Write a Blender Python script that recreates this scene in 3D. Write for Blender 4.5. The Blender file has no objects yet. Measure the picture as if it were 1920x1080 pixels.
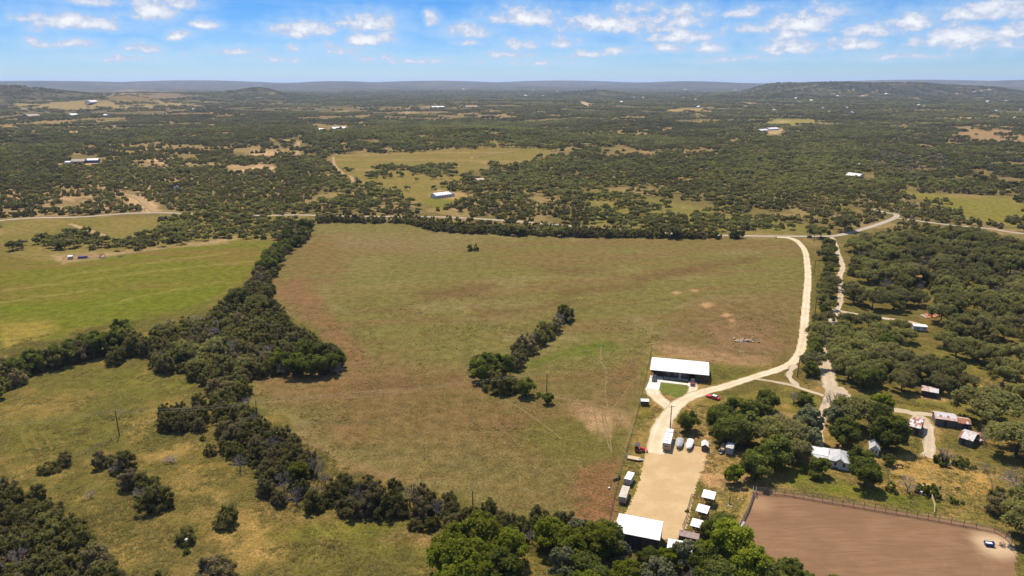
import bpy, bmesh, math, random
import numpy as np
from mathutils import Vector, Matrix

S = bpy.context.scene
COL = S.collection
rnd = random.Random(7)
rng = np.random.default_rng(7)
R = math.radians

# ------------------------------------------------------------------ camera
FPX, PITCH, CAMH = 1321.3, R(16.35), 120.0
cam_d = bpy.data.cameras.new('camera')
cam = bpy.data.objects.new('camera', cam_d)
COL.objects.link(cam)
cam.location = (0, 0, CAMH)
cam.rotation_euler = (R(90) - PITCH, 0, 0)
cam_d.sensor_width = 36.0
cam_d.lens = 36.0 * FPX / 1920.0
cam_d.clip_start = 0.5
cam_d.clip_end = 80000
S.camera = cam

# ------------------------------------------------------------------ light and exposure
S.view_settings.view_transform = 'Standard'
S.view_settings.look = 'None'
S.view_settings.exposure = 0.8
S.view_settings.gamma = 1.0
S.view_settings.use_curve_mapping = False
SUN_EL = R(63)
sun_dir = Vector((-0.33, 0.944, 0)).normalized() * math.cos(SUN_EL) + Vector((0, 0, math.sin(SUN_EL)))
sd = bpy.data.lights.new('sun', 'SUN')
sd.energy = 4.3
sd.angle = R(0.55)
sd.color = (1.0, 0.89, 0.71)
sun = bpy.data.objects.new('sun', sd)
sun.rotation_euler = (-sun_dir).to_track_quat('-Z', 'Y').to_euler()
sun.location = (0, 0, 400)
COL.objects.link(sun)

world = bpy.data.worlds.new('World')
S.world = world
world.use_nodes = True


def px_dir(px, py):
    u = (px - 960) / FPX
    v = (540 - py) / FPX
    d = Vector((u, math.cos(PITCH) + v * math.sin(PITCH), -math.sin(PITCH) + v * math.cos(PITCH)))
    return d.normalized()


CLOUDS = [  # x, y, half width, half height in the photograph, weight
    (285, 17, 34, 17, 1), (150, 42, 66, 12, 1), (380, 45, 22, 8, .9), (335, 65, 22, 7, .95), (270, 89, 22, 7, .9), (135, 85, 28, 7, .8),
    (75, 82, 24, 6, .7), (570, 54, 47, 14, 1.05), (690, 40, 50, 15, .95), (695, 70, 42, 12, 1), (555, 93, 15, 7, .8), (650, 93, 40, 9, .6),
    (808, 35, 13, 9, .95), (880, 56, 42, 12, .85), (880, 80, 16, 6, .8), (985, 31, 66, 15, 1), (1140, 44, 72, 16, 1.05), (1282, 32, 50, 16, .85),
    (1280, 65, 58, 11, 1), (1395, 22, 28, 10, .95), (1497, 40, 52, 18, 1), (1478, 64, 34, 9, .95), (1490, 89, 52, 11, .95), (1248, 90, 40, 8, .95),
    (1325, 87, 24, 10, .85), (1160, 96, 28, 7, .7), (1095, 103, 40, 6, .75), (1050, 78, 40, 10, .65), (1608, 81, 42, 10, .95), (1630, 52, 66, 12, .75),
    (1712, 40, 34, 13, .95), (1802, 70, 58, 18, 1.05), (1815, 29, 38, 11, .95), (1880, 14, 56, 15, .85), (1907, 56, 24, 10, .95), (970, 82, 30, 9, .7),
    (430, 96, 50, 6, .6), (950, 104, 50, 7, .65), (330, 3, 40, 8, .8), (170, 0, 40, 8, .7), (1200, 14, 30, 10, .65), (60, 28, 26, 9, .6),
    (1545, 18, 40, 10, .6), (640, 41, 22, 6, .75), (780, 112, 60, 5, .5), (1700, 105, 70, 6, .55), (1380, 108, 60, 5, .55), (240, 110, 50, 5, .45),
    (700, 108, 40, 6, .5), (1240, 52, 50, 8, .7), (1410, 52, 30, 8, .55), (1880, 88, 40, 8, .6), (520, 112, 40, 4, .45), (1000, 118, 80, 4, .5),
]


def build_world():
    nt = world.node_tree
    nt.nodes.clear()
    N = lambda t: nt.nodes.new(t)
    L = lambda a, b: nt.links.new(a, b)

    def math_(op, a, b=None, c=None, clamp=False):
        n = N('ShaderNodeMath')
        n.operation = op
        n.use_clamp = clamp
        for i, v in enumerate((a, b, c)):
            if v is None:
                continue
            if isinstance(v, (int, float)):
                n.inputs[i].default_value = v
            else:
                L(v, n.inputs[i])
        return n.outputs[0]

    def mix(f, a, b):
        n = N('ShaderNodeMix')
        n.data_type = 'RGBA'
        for s, v in ((n.inputs[0], f), (n.inputs[6], a), (n.inputs[7], b)):
            if isinstance(v, (int, float)):
                s.default_value = v
            elif isinstance(v, tuple):
                s.default_value = (*v, 1)
            else:
                L(v, s)
        return n.outputs[2]

    sky = N('ShaderNodeTexSky')
    sky.sky_type = 'NISHITA'
    sky.sun_disc = False
    sky.sun_elevation = SUN_EL
    sky.sun_rotation = math.atan2(sun_dir.x, sun_dir.y)
    sky.altitude = 600
    sky.air_density = 1.0
    sky.dust_density = 0.35
    sky.ozone_density = 3.0
    tc = N('ShaderNodeTexCoord')
    sep = N('ShaderNodeSeparateXYZ')
    L(tc.outputs['Generated'], sep.inputs[0])
    x, y, z = sep.outputs
    az = math_('ARCTAN2', x, y)
    el = math_('ARCSINE', z)
    comb = N('ShaderNodeCombineXYZ')
    L(az, comb.inputs[0])
    L(el, comb.inputs[1])
    # ragged edges: shift the lookup by noise
    sc = N('ShaderNodeVectorMath')
    sc.operation = 'MULTIPLY'
    sc.inputs[1].default_value = (1, 1.35, 1)
    L(comb.outputs[0], sc.inputs[0])
    n1 = N('ShaderNodeTexNoise')
    n1.inputs['Scale'].default_value = 52
    n1.inputs['Detail'].default_value = 7
    n1.inputs['Roughness'].default_value = 0.62
    L(sc.outputs[0], n1.inputs['Vector'])
    nv = n1.outputs['Fac']
    up = N('ShaderNodeVectorMath')      # the same noise a little higher up: brighter tops, greyer undersides
    up.operation = 'ADD'
    up.inputs[1].default_value = (-.002, .010, 0)
    L(sc.outputs[0], up.inputs[0])
    n1b = N('ShaderNodeTexNoise')
    n1b.inputs['Scale'].default_value = 52
    n1b.inputs['Detail'].default_value = 4
    n1b.inputs['Roughness'].default_value = 0.55
    L(up.outputs[0], n1b.inputs['Vector'])
    nlow = n1b.outputs['Fac']
    nw = N('ShaderNodeTexNoise')
    nw.inputs['Scale'].default_value = 26
    nw.inputs['Detail'].default_value = 3
    L(sc.outputs[0], nw.inputs['Vector'])
    wsub = N('ShaderNodeVectorMath')
    wsub.operation = 'SUBTRACT'
    wsub.inputs[1].default_value = (.5, .5, .5)
    L(nw.outputs['Color'], wsub.inputs[0])
    wmul = N('ShaderNodeVectorMath')
    wmul.operation = 'MULTIPLY_ADD'
    wmul.inputs[1].default_value = (.036, .016, 0)
    L(wsub.outputs[0], wmul.inputs[0])
    L(comb.outputs[0], wmul.inputs[2])
    warp = wmul.outputs[0]
    best = None
    shade = None
    for cx, cy, w, h, wt in CLOUDS:
        d = px_dir(cx, cy + h * .35)
        a0, e0 = math.atan2(d.x, d.y), math.asin(d.z)
        sw, sh = FPX / w / 1.3, FPX / h / 1.75
        m = N('ShaderNodeVectorMath')
        m.operation = 'MULTIPLY_ADD'
        m.inputs[1].default_value = (sw, sh, 0)
        m.inputs[2].default_value = (-a0 * sw, -e0 * sh, 0)
        L(warp, m.inputs[0])
        fl = N('ShaderNodeVectorMath')     # flat base: squeeze the lower half
        fl.operation = 'MULTIPLY'
        fl.inputs[1].default_value = (1, 1.9, 1)
        L(m.outputs[0], fl.inputs[0])
        mn = N('ShaderNodeVectorMath')
        mn.operation = 'MINIMUM'
        L(m.outputs[0], mn.inputs[0])
        L(fl.outputs[0], mn.inputs[1])
        ln = N('ShaderNodeVectorMath')
        ln.operation = 'LENGTH'
        L(mn.outputs[0], ln.inputs[0])
        v = math_('MULTIPLY_ADD', ln.outputs['Value'], -wt, wt)
        best = v if best is None else math_('MAXIMUM', best, v)
    # generic cumulus field over the rest of the sky
    zc = math_('MAXIMUM', math_('ADD', z, 0.06), 0.02)
    cp = N('ShaderNodeCombineXYZ')
    L(math_('DIVIDE', x, zc), cp.inputs[0])
    L(math_('DIVIDE', y, zc), cp.inputs[1])
    n2 = N('ShaderNodeTexNoise')
    n2.inputs['Scale'].default_value = 0.9
    n2.inputs['Detail'].default_value = 7
    n2.inputs['Roughness'].default_value = 0.55
    L(cp.outputs[0], n2.inputs['Vector'])
    inframe = math_('MULTIPLY', math_('SUBTRACT', 1.0, math_('MULTIPLY', math_('SUBTRACT', math_('ABSOLUTE', az), 0.68), 8.0, clamp=True), clamp=True),
                    math_('SUBTRACT', 1.0, math_('MULTIPLY', math_('SUBTRACT', el, 0.115), 12.0, clamp=True), clamp=True))
    gen = math_('MULTIPLY', math_('SUBTRACT', n2.outputs['Fac'], 0.56), 5.0)
    gen = math_('SUBTRACT', gen, math_('MULTIPLY', inframe, 4.0))
    dens = math_('MULTIPLY_ADD', math_('SUBTRACT', nv, 0.5), 2.0, best)
    dens = math_('MAXIMUM', dens, gen)
    mr = N('ShaderNodeMapRange')
    mr.interpolation_type = 'SMOOTHSTEP'
    mr.inputs['From Min'].default_value = 0.10
    mr.inputs['From Max'].default_value = 0.48
    L(dens, mr.inputs['Value'])
    alpha = math_('MULTIPLY', mr.outputs[0], 0.93)
    # thin streaky veil towards the horizon
    st = N('ShaderNodeVectorMath')
    st.operation = 'MULTIPLY'
    st.inputs[1].default_value = (5, 60, 1)
    L(comb.outputs[0], st.inputs[0])
    n3 = N('ShaderNodeTexNoise')
    n3.inputs['Scale'].default_value = 1.0
    n3.inputs['Detail'].default_value = 5
    n3.inputs['Roughness'].default_value = 0.6
    L(st.outputs[0], n3.inputs['Vector'])
    veil = math_('MULTIPLY', math_('MULTIPLY', math_('SUBTRACT', n3.outputs['Fac'], 0.42), 2.2, clamp=True), 0.34)
    # colour of the open sky: the Nishita sky, a little deeper
    hs = N('ShaderNodeHueSaturation')
    hs.inputs['Saturation'].default_value = 1.0
    hs.inputs['Value'].default_value = 1.0
    L(sky.outputs[0], hs.inputs['Color'])
    tint = N('ShaderNodeValToRGB')   # whole-sky tint by elevation: deep blue aloft, pale blue low
    cr = tint.color_ramp
    cr.elements[0].position = 0.0
    cr.elements[0].color = SKY_TINT[0]
    cr.elements[1].position = 1.0
    cr.elements[1].color = SKY_TINT[3]
    e = cr.elements.new(0.055)
    e.color = SKY_TINT[1]
    e = cr.elements.new(0.14)
    e.color = SKY_TINT[2]
    L(math_('MAXIMUM', z, 0.0), tint.inputs[0])
    mul = N('ShaderNodeMix')
    mul.data_type = 'RGBA'
    mul.blend_type = 'MULTIPLY'
    mul.inputs[0].default_value = 1
    L(hs.outputs[0], mul.inputs[6])
    L(tint.outputs[0], mul.inputs[7])
    base = mul.outputs[2]
    K = 1 / SKY_STRENGTH
    white = tuple(c * K * .58 for c in (0.95, 0.96, 0.99))
    grey = tuple(c * K * .58 for c in (0.46, 0.55, 0.76))
    c1 = mix(veil, base, tuple(c * K * .58 for c in (0.60, 0.77, 0.94)))
    sh = N('ShaderNodeMapRange')
    sh.inputs['From Min'].default_value = 0.15
    sh.inputs['From Max'].default_value = 0.95
    L(dens, sh.inputs['Value'])
    cloudcol = mix(sh.outputs[0], grey, white)
    halo = N('ShaderNodeMapRange')
    halo.interpolation_type = 'SMOOTHSTEP'
    halo.inputs['From Min'].default_value = -.75
    halo.inputs['From Max'].default_value = .75
    L(math_('MAXIMUM', math_('MULTIPLY_ADD', math_('SUBTRACT', nv, 0.5), 1.5, best), gen), halo.inputs['Value'])
    c1 = mix(math_('MULTIPLY', halo.outputs[0], .62), c1, tuple(c * K * .58 for c in (0.58, 0.74, 0.93)))
    low = N('ShaderNodeMapRange')
    L(math_('SUBTRACT', nlow, nv), low.inputs['Value'])
    low.inputs['From Min'].default_value = -.02
    low.inputs['From Max'].default_value = .16
    cloudcol = mix(math_('MULTIPLY', low.outputs[0], .55), cloudcol, grey)
    c2 = mix(alpha, c1, cloudcol)
    bg = N('ShaderNodeBackground')
    bg.inputs['Strength'].default_value = SKY_STRENGTH
    L(c2, bg.inputs['Color'])
    out = N('ShaderNodeOutputWorld')
    L(bg.outputs[0], out.inputs['Surface'])


SKY_STRENGTH = 0.15
SKY_TINT = [(.262, .362, .52, 1), (.157, .28, .49, 1), (.065, .218, .396, 1), (.90, .95, 1.0, 1)]
build_world()
S.cycles.volume_bounces = 1
S.cycles.max_bounces = 6
S.cycles.transparent_max_bounces = 12
S.cycles.use_denoising = True


# ------------------------------------------------------------------ noise, terrain, picture-to-ground
def hash2(ix, iy, seed):
    h = (ix.astype(np.int64) * 374761393 + iy.astype(np.int64) * 668265263 + seed * 1442695041) & 0x7fffffff
    h = ((h ^ (h >> 13)) * 1274126177) & 0x7fffffff
    return ((h ^ (h >> 16)) & 0xffff) / 65535.0


def vnoise(x, y, scale, seed=0):
    x = np.asarray(x, float) / scale
    y = np.asarray(y, float) / scale
    ix, iy = np.floor(x), np.floor(y)
    fx, fy = x - ix, y - iy
    fx = fx * fx * (3 - 2 * fx)
    fy = fy * fy * (3 - 2 * fy)
    a, b = hash2(ix, iy, seed), hash2(ix + 1, iy, seed)
    c, d = hash2(ix, iy + 1, seed), hash2(ix + 1, iy + 1, seed)
    return (a * (1 - fx) + b * fx) * (1 - fy) + (c * (1 - fx) + d * fx) * fy


def fbm(x, y, scale, seed=0, octaves=4):
    v, a, t = 0, 1.0, 0
    for k in range(octaves):
        v = v + a * vnoise(x, y, scale / 2 ** k, seed + k * 17)
        t += a
        a *= .5
    return v / t


def sstep(a, b, x):
    t = np.clip((x - a) / (b - a), 0, 1)
    return t * t * (3 - 2 * t)


def flat_at(px, py):
    d = px_dir(px, py)
    t = -CAMH / d.z
    return d.x * t, d.y * t


HILLS = []  # cx, cy, rx, ry, h, angle


def hill(px, dist, wpx, depth, h, flat=1.0):
    d = px_dir(px, 300)
    a = math.atan2(d.x, d.y)
    HILLS.append((math.sin(a) * dist, math.cos(a) * dist, wpx / FPX * dist, depth, h, a, flat))


hill(840, 1550, 210, 260, 17)
hill(640, 1750, 300, 300, 8)
hill(245, 4300, 75, 380, 48)
hill(60, 5200, 120, 500, 58)
hill(-120, 5600, 160, 600, 70)
hill(500, 5600, 40, 300, 42)
hill(470, 5500, 130, 600, 26)
hill(330, 6000, 200, 700, 30)
hill(1110, 6200, 70, 500, 48)
hill(1500, 6500, 95, 700, 78, 2.0)
hill(1610, 6700, 80, 700, 66, 2.0)
hill(1690, 7000, 60, 600, 82)
hill(1810, 7400, 70, 600, 76)
hill(1480, 5600, 130, 700, 22)
hill(1640, 5400, 160, 600, 18)
hill(1420, 6900, 60, 500, 40)
for k, (p, dd, w, h) in enumerate([(100, 15000, 260, 128), (380, 16500, 200, 140), (640, 14500, 130, 124), (820, 16000, 200, 132), (1050, 17500, 200, 138),
                                   (1280, 15000, 150, 122), (1700, 17000, 240, 150), (1950, 16000, 200, 150), (-200, 15000, 240, 135)]):
    hill(p, dd, w, 1600, h)


def terrain(x, y):
    x = np.asarray(x, float)
    y = np.asarray(y, float)
    r = np.hypot(x, y)
    f = sstep(640, 1300, r)
    z = f * (fbm(x, y, 900, 3, 3) - .5) * 22
    z = z + sstep(2500, 6000, r) * (fbm(x, y, 1700, 9, 4) - .5) * 44
    z = z + sstep(9000, 17000, r) * ((fbm(x, y, 5200, 21, 4)) * 150 - 42)
    z = z + sstep(17000, 26000, r) * (fbm(x, y, 8000, 33, 4) * 190 - 60)
    for cx, cy, rx, ry, h, a, fl in HILLS:
        dx, dy = x - cx, y - cy
        u = (dx * math.cos(a) - dy * math.sin(a)) / rx
        v = (dx * math.sin(a) + dy * math.cos(a)) / ry
        q = u * u + v * v
        g = np.exp(-q ** fl)
        z = np.where(r > 9000, np.maximum(z, h * g), z + h * g * np.where(r > 640, f, 0)) if h > 110 and math.hypot(cx, cy) > 9000 else z + h * g * f
    z = np.where(r < 9500, np.minimum(z, 106 + (fbm(x, y, 500, 91, 3) - .5) * 26), z)
    z = np.minimum(z, 200)
    return z


_tt = np.concatenate([np.linspace(100, 3000, 1400), np.geomspace(3001, 40000, 900)])


def at(px, py):
    """point of the ground seen at a pixel of the photograph"""
    d = px_dir(px, py)
    if d.z < 0:
        t = -CAMH / d.z
        if math.hypot(d.x, d.y) * t < 640:
            return d.x * t, d.y * t
    X, Y, Z = d.x * _tt, d.y * _tt, CAMH + d.z * _tt
    g = Z - terrain(X, Y)
    i = np.argmax(g < 0)
    if g[i] >= 0:
        i = len(_tt) - 1
    i = max(i, 1)
    k = g[i - 1] / (g[i - 1] - g[i]) if g[i] < 0 else 1
    t = _tt[i - 1] + k * (_tt[i] - _tt[i - 1])
    return d.x * t, d.y * t


def atv(pts):
    return [at(*p) for p in pts]


def project(x, y, z):
    yc = y * math.sin(PITCH) + (z - CAMH) * math.cos(PITCH)
    zc = y * math.cos(PITCH) - (z - CAMH) * math.sin(PITCH)
    zc = np.where(zc < 1, 1, zc)
    return 960 + FPX * x / zc, 540 - FPX * yc / zc


def poly_sd(x, y, poly):
    """signed distance to a polygon, negative inside"""
    p = np.asarray(poly, float)
    d2 = np.full(x.shape, 1e18)
    ins = np.zeros(x.shape, bool)
    n = len(p)
    for i in range(n):
        x0, y0 = p[i]
        x1, y1 = p[(i + 1) % n]
        ex, ey = x1 - x0, y1 - y0
        t = np.clip(((x - x0) * ex + (y - y0) * ey) / (ex * ex + ey * ey + 1e-9), 0, 1)
        d2 = np.minimum(d2, (x - x0 - t * ex) ** 2 + (y - y0 - t * ey) ** 2)
        c = ((y0 <= y) & (y1 > y)) | ((y1 <= y) & (y0 > y))
        if abs(ey) > 1e-9:
            ins ^= c & (x < x0 + (y - y0) / ey * ex)
    d = np.sqrt(d2)
    return np.where(ins, -d, d)


def line_d(x, y, pts):
    d2 = np.full(x.shape, 1e18)
    for (x0, y0), (x1, y1) in zip(pts, pts[1:]):
        ex, ey = x1 - x0, y1 - y0
        t = np.clip(((x - x0) * ex + (y - y0) * ey) / (ex * ex + ey * ey + 1e-9), 0, 1)
        d2 = np.minimum(d2, (x - x0 - t * ex) ** 2 + (y - y0 - t * ey) ** 2)
    return np.sqrt(d2)


# ------------------------------------------------------------------ mesh and material helpers
class MB:
    def __init__(s):
        s.v, s.f = [], []

    def add(s, vs, fs):
        o = len(s.v)
        s.v += [tuple(v) for v in vs]
        s.f += [tuple(o + i for i in f) for f in fs]
        return s

    def box(s, x0, x1, y0, y1, z0, z1):
        return s.add([(x0, y0, z0), (x1, y0, z0), (x1, y1, z0), (x0, y1, z0), (x0, y0, z1), (x1, y0, z1), (x1, y1, z1), (x0, y1, z1)],
                     [(3, 2, 1, 0), (4, 5, 6, 7), (0, 1, 5, 4), (1, 2, 6, 5), (2, 3, 7, 6), (3, 0, 4, 7)])

    def hexa(s, b, t):
        return s.add(list(b) + list(t), [(3, 2, 1, 0), (4, 5, 6, 7), (0, 1, 5, 4), (1, 2, 6, 5), (2, 3, 7, 6), (3, 0, 4, 7)])

    def prism(s, prof, a, b, axis='y'):
        """profile [(p, z)] extruded along an axis from a to b"""
        n = len(prof)
        mk = (lambda p, q, c: (p, c, q)) if axis == 'y' else (lambda p, q, c: (c, p, q))
        vs = [mk(p, q, a) for p, q in prof] + [mk(p, q, b) for p, q in prof]
        fs = [tuple(range(n)), tuple(range(2 * n - 1, n - 1, -1))]
        fs += [(i, n + i, n + (i + 1) % n, (i + 1) % n) for i in range(n)]
        return s.add(vs, fs)

    def tube(s, pts, rad, n=6, cap=True):
        pts = [Vector(p) for p in pts]
        rad = rad if isinstance(rad, (list, tuple)) else [rad] * len(pts)
        vs, fs = [], []
        for i, p in enumerate(pts):
            d = (pts[min(i + 1, len(pts) - 1)] - pts[max(i - 1, 0)])
            d = d.normalized() if d.length > 1e-9 else Vector((0, 0, 1))
            a = d.cross(Vector((0, 0, 1)) if abs(d.z) < .9 else Vector((1, 0, 0))).normalized()
            b = d.cross(a)
            for k in range(n):
                t = 2 * math.pi * k / n
                vs.append(p + (a * math.cos(t) + b * math.sin(t)) * rad[i])
        for i in range(len(pts) - 1):
            for k in range(n):
                fs.append((i * n + k, i * n + (k + 1) % n, (i + 1) * n + (k + 1) % n, (i + 1) * n + k))
        if cap:
            fs.append(tuple(range(n - 1, -1, -1)))
            fs.append(tuple((len(pts) - 1) * n + k for k in range(n)))
        return s.add(vs, fs)

    def mesh(s, name, mat=None, smooth=False):
        m = bpy.data.meshes.new(name)
        m.from_pydata(s.v, [], s.f)
        bm = bmesh.new()
        bm.from_mesh(m)
        bmesh.ops.recalc_face_normals(bm, faces=bm.faces)
        bm.to_mesh(m)
        bm.free()
        if mat:
            m.materials.append(mat)
        if smooth:
            m.polygons.foreach_set('use_smooth', [True] * len(m.polygons))
        return m


def np_mesh(name, v, f, mat=None, smooth=False, attrs=None):
    """v (n,3), f (m,4) or (m,3)"""
    m = bpy.data.meshes.new(name)
    k = f.shape[1]
    m.vertices.add(len(v))
    m.vertices.foreach_set('co', np.ascontiguousarray(v, np.float32).ravel())
    m.loops.add(f.size)
    m.loops.foreach_set('vertex_index', np.ascontiguousarray(f, np.int32).ravel())
    m.polygons.add(len(f))
    m.polygons.foreach_set('loop_start', np.arange(0, f.size, k, dtype=np.int32))
    if smooth:
        m.polygons.foreach_set('use_smooth', np.ones(len(f), bool))
    for an, (dom, typ, dat) in (attrs or {}).items():
        a = m.attributes.new(an, typ, dom)
        a.data.foreach_set('color' if 'COLOR' in typ else 'vector' if 'VECTOR' in typ else 'value', np.ascontiguousarray(dat).ravel())
    if mat:
        m.materials.append(mat)
    m.update(calc_edges=True)
    m.validate()
    return m


def link(name, data, parent=None, loc=None, rz=0.0):
    o = bpy.data.objects.new(name, data)
    COL.objects.link(o)
    if parent is not None:
        o.parent = parent
    if loc is not None:
        o.location = loc
    if rz:
        o.rotation_euler = (0, 0, rz)
    return o


def tag(o, label=None, cat=None, group=None, kind=None):
    if label:
        o['label'] = label
    if cat:
        o['category'] = cat
    if group:
        o['group'] = group
    if kind:
        o['kind'] = kind
    return o


def thing(name, label, cat, x, y, rz=0.0, group=None, z=None):
    z = float(terrain(x, y)) if z is None else z
    return tag(link(name, None, None, (x, y, z), rz), label, cat, group)


def part(name, mb, mat, parent, label=None, smooth=False, kind=None, loc=None, rz=0.0):
    me = mb.mesh(name, mat, smooth) if isinstance(mb, MB) else mb
    return tag(link(name, me, parent, loc, rz), label, None, None, kind)


def nodes_of(m):
    m.use_nodes = True
    nt = m.node_tree
    nt.nodes.clear()
    return nt, (lambda t: nt.nodes.new(t)), (lambda a, b: nt.links.new(a, b))


def setin(nt, sock, v):
    if isinstance(v, (int, float)):
        sock.default_value = v
    elif isinstance(v, (tuple, list)):
        sock.default_value = (*v, 1) if len(v) == 3 and sock.type == 'RGBA' else v
    else:
        nt.links.new(v, sock)


def nmix(nt, f, a, b, blend='MIX'):
    n = nt.nodes.new('ShaderNodeMix')
    n.data_type = 'RGBA'
    n.blend_type = blend
    setin(nt, n.inputs[0], f)
    setin(nt, n.inputs[6], a)
    setin(nt, n.inputs[7], b)
    return n.outputs[2]


def nmath(nt, op, a, b=None, clamp=False):
    n = nt.nodes.new('ShaderNodeMath')
    n.operation = op
    n.use_clamp = clamp
    setin(nt, n.inputs[0], a)
    if b is not None:
        setin(nt, n.inputs[1], b)
    return n.outputs[0]


def nnoise(nt, vec, scale, detail=4, rough=.55, dist=0.0):
    n = nt.nodes.new('ShaderNodeTexNoise')
    n.inputs['Scale'].default_value = scale
    n.inputs['Detail'].default_value = detail
    n.inputs['Roughness'].default_value = rough
    n.inputs['Distortion'].default_value = dist
    if vec is not None:
        nt.links.new(vec, n.inputs['Vector'])
    return n.outputs['Fac']


def nrange(nt, v, a, b, c=0.0, d=1.0, smooth=True):
    n = nt.nodes.new('ShaderNodeMapRange')
    n.interpolation_type = 'SMOOTHSTEP' if smooth else 'LINEAR'
    nt.links.new(v, n.inputs['Value'])
    n.inputs['From Min'].default_value = a
    n.inputs['From Max'].default_value = b
    n.inputs['To Min'].default_value = c
    n.inputs['To Max'].default_value = d
    return n.outputs[0]


def mat(name, col, col2=None, scale=1.0, rough=.8, metal=0.0, spec=.3, amount=1.0, bump=0.0, world=False, detail=5, lo=.35, hi=.65, stretch=None):
    """two-tone noise material"""
    m = bpy.data.materials.new(name)
    nt, N, L = nodes_of(m)
    tc = N('ShaderNodeTexCoord')
    vec = tc.outputs['Object']
    if world:
        g = N('ShaderNodeNewGeometry')
        vec = g.outputs['Position']
    if stretch:
        mp = N('ShaderNodeMapping')
        mp.inputs['Scale'].default_value = stretch
        L(vec, mp.inputs['Vector'])
        vec = mp.outputs[0]
    b = N('ShaderNodeBsdfPrincipled')
    b.inputs['Roughness'].default_value = rough
    b.inputs['Metallic'].default_value = metal
    b.inputs['Specular IOR Level'].default_value = spec
    col2 = col2 or tuple(c * .8 for c in col)
    nz = nnoise(nt, vec, scale, detail, .6)
    f = nrange(nt, nz, lo, hi, 0, amount)
    c = nmix(nt, f, col, col2)
    L(c, b.inputs['Base Color'])
    if bump:
        bp = N('ShaderNodeBump')
        bp.inputs['Strength'].default_value = bump
        bp.inputs['Distance'].default_value = .1
        L(nz, bp.inputs['Height'])
        L(bp.outputs[0], b.inputs['Normal'])
    o = N('ShaderNodeOutputMaterial')
    L(b.outputs[0], o.inputs['Surface'])
    return m


M = {}
M['white_roof'] = mat('white_metal', (.60, .60, .60), (.50, .49, .48), .8, .42, spec=.4, amount=.6)
M['brown_metal'] = mat('brown_metal', (.055, .042, .04), (.08, .06, .055), .6, .5, spec=.35)
M['dark_interior'] = mat('dark_interior', (.03, .027, .025), (.045, .04, .035), .8, .9)
M['concrete'] = mat('concrete', (.54, .51, .46), (.46, .43, .38), .5, .85, bump=.1)
M['wood_grey'] = mat('weathered_wood', (.13, .115, .10), (.08, .07, .062), 1.6, .9, stretch=(6, 6, 1))
M['wood_brown'] = mat('brown_wood', (.10, .065, .045), (.06, .042, .03), 1.4, .9, stretch=(5, 5, 1))
M['wood_pale'] = mat('pale_wood', (.50, .36, .22), (.38, .27, .16), 1.2, .85, stretch=(2, 8, 2))
M['pole'] = mat('pole_wood', (.055, .042, .034), (.08, .062, .05), 1.3, .9, stretch=(4, 4, 1))
M['wire'] = mat('wire', (.16, .16, .15), None, 1, .5, metal=.4)
M['wire_dark'] = mat('dark_wire', (.05, .048, .045), None, 1, .5)
M['steel'] = mat('grey_steel', (.34, .33, .33), (.24, .23, .22), .9, .5, metal=.3)
M['rust_pipe'] = mat('rusty_pipe', (.15, .085, .065), (.10, .07, .06), 2.0, .8)
M['rust'] = mat('rusted_sheet', (.20, .072, .045), (.27, .118, .075), .8, .8, bump=.1, stretch=(3, .6, 1))
M['rust_light'] = mat('faded_rust_sheet', (.33, .185, .135), (.42, .33, .30), .9, .75, stretch=(3, .6, 1))
M['galv'] = mat('galvanised_sheet', (.47, .46, .475), (.36, .33, .325), .9, .45, metal=.15, stretch=(3, .6, 1))
M['white_paint'] = mat('white_paint', (.58, .58, .565), (.48, .47, .45), 1.2, .6)
M['grey_roof'] = mat('grey_roof', (.40, .40, .41), (.32, .31, .31), .7, .5, metal=.1)
M['brown_roof'] = mat('brown_roof', (.17, .115, .105), (.22, .16, .145), .9, .6)
M['glass'] = mat('dark_glass', (.03, .035, .04), (.05, .055, .065), .6, .12, spec=.6)
M['rubber'] = mat('rubber', (.022, .022, .022), (.035, .034, .032), 3, .9)
M['red_paint'] = mat('red_paint', (.50, .025, .03), (.42, .03, .03), 1.5, .3, spec=.5)
M['dark_red_paint'] = mat('dark_red_paint', (.20, .03, .035), (.16, .025, .03), 1.5, .3, spec=.5)
M['dark_paint'] = mat('dark_paint', (.035, .04, .055), (.05, .055, .07), 1.5, .3, spec=.5)
M['blue_paint'] = mat('blue_paint', (.02, .06, .24), (.03, .06, .18), 1.5, .45)
M['tan_load'] = mat('tan_boards', (.48, .30, .13), (.36, .22, .10), 1.4, .85)
M['cream'] = mat('cream_shell', (.40, .355, .30), (.32, .28, .235), 1.0, .55)
M['grey_cover'] = mat('grey_canvas', (.30, .30, .325), (.24, .24, .26), 1.3, .85, bump=.2)
M['white_cover'] = mat('white_canvas', (.62, .61, .60), (.52, .51, .50), 1.3, .8, bump=.2)
M['stone'] = mat('limestone', (.46, .36, .24), (.28, .22, .16), 1.6, .95, bump=.4)
M['stone_dark'] = mat('dark_stone', (.13, .11, .085), (.09, .075, .06), 1.6, .95, bump=.4)
M['orange'] = mat('orange_sheet', (.45, .17, .07), (.34, .13, .06), .8, .85)
M['stucco'] = mat('pale_stucco', (.50, .46, .42), (.44, .40, .36), .5, .9)
M['horse'] = mat('brown_hide', (.09, .04, .03), (.06, .03, .025), 2, .7)
M['white_hide'] = mat('white_hide', (.6, .57, .52), (.5, .47, .42), 2, .7)
M['black_hide'] = mat('black_hide', (.03, .026, .024), (.045, .04, .035), 2, .7)

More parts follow.
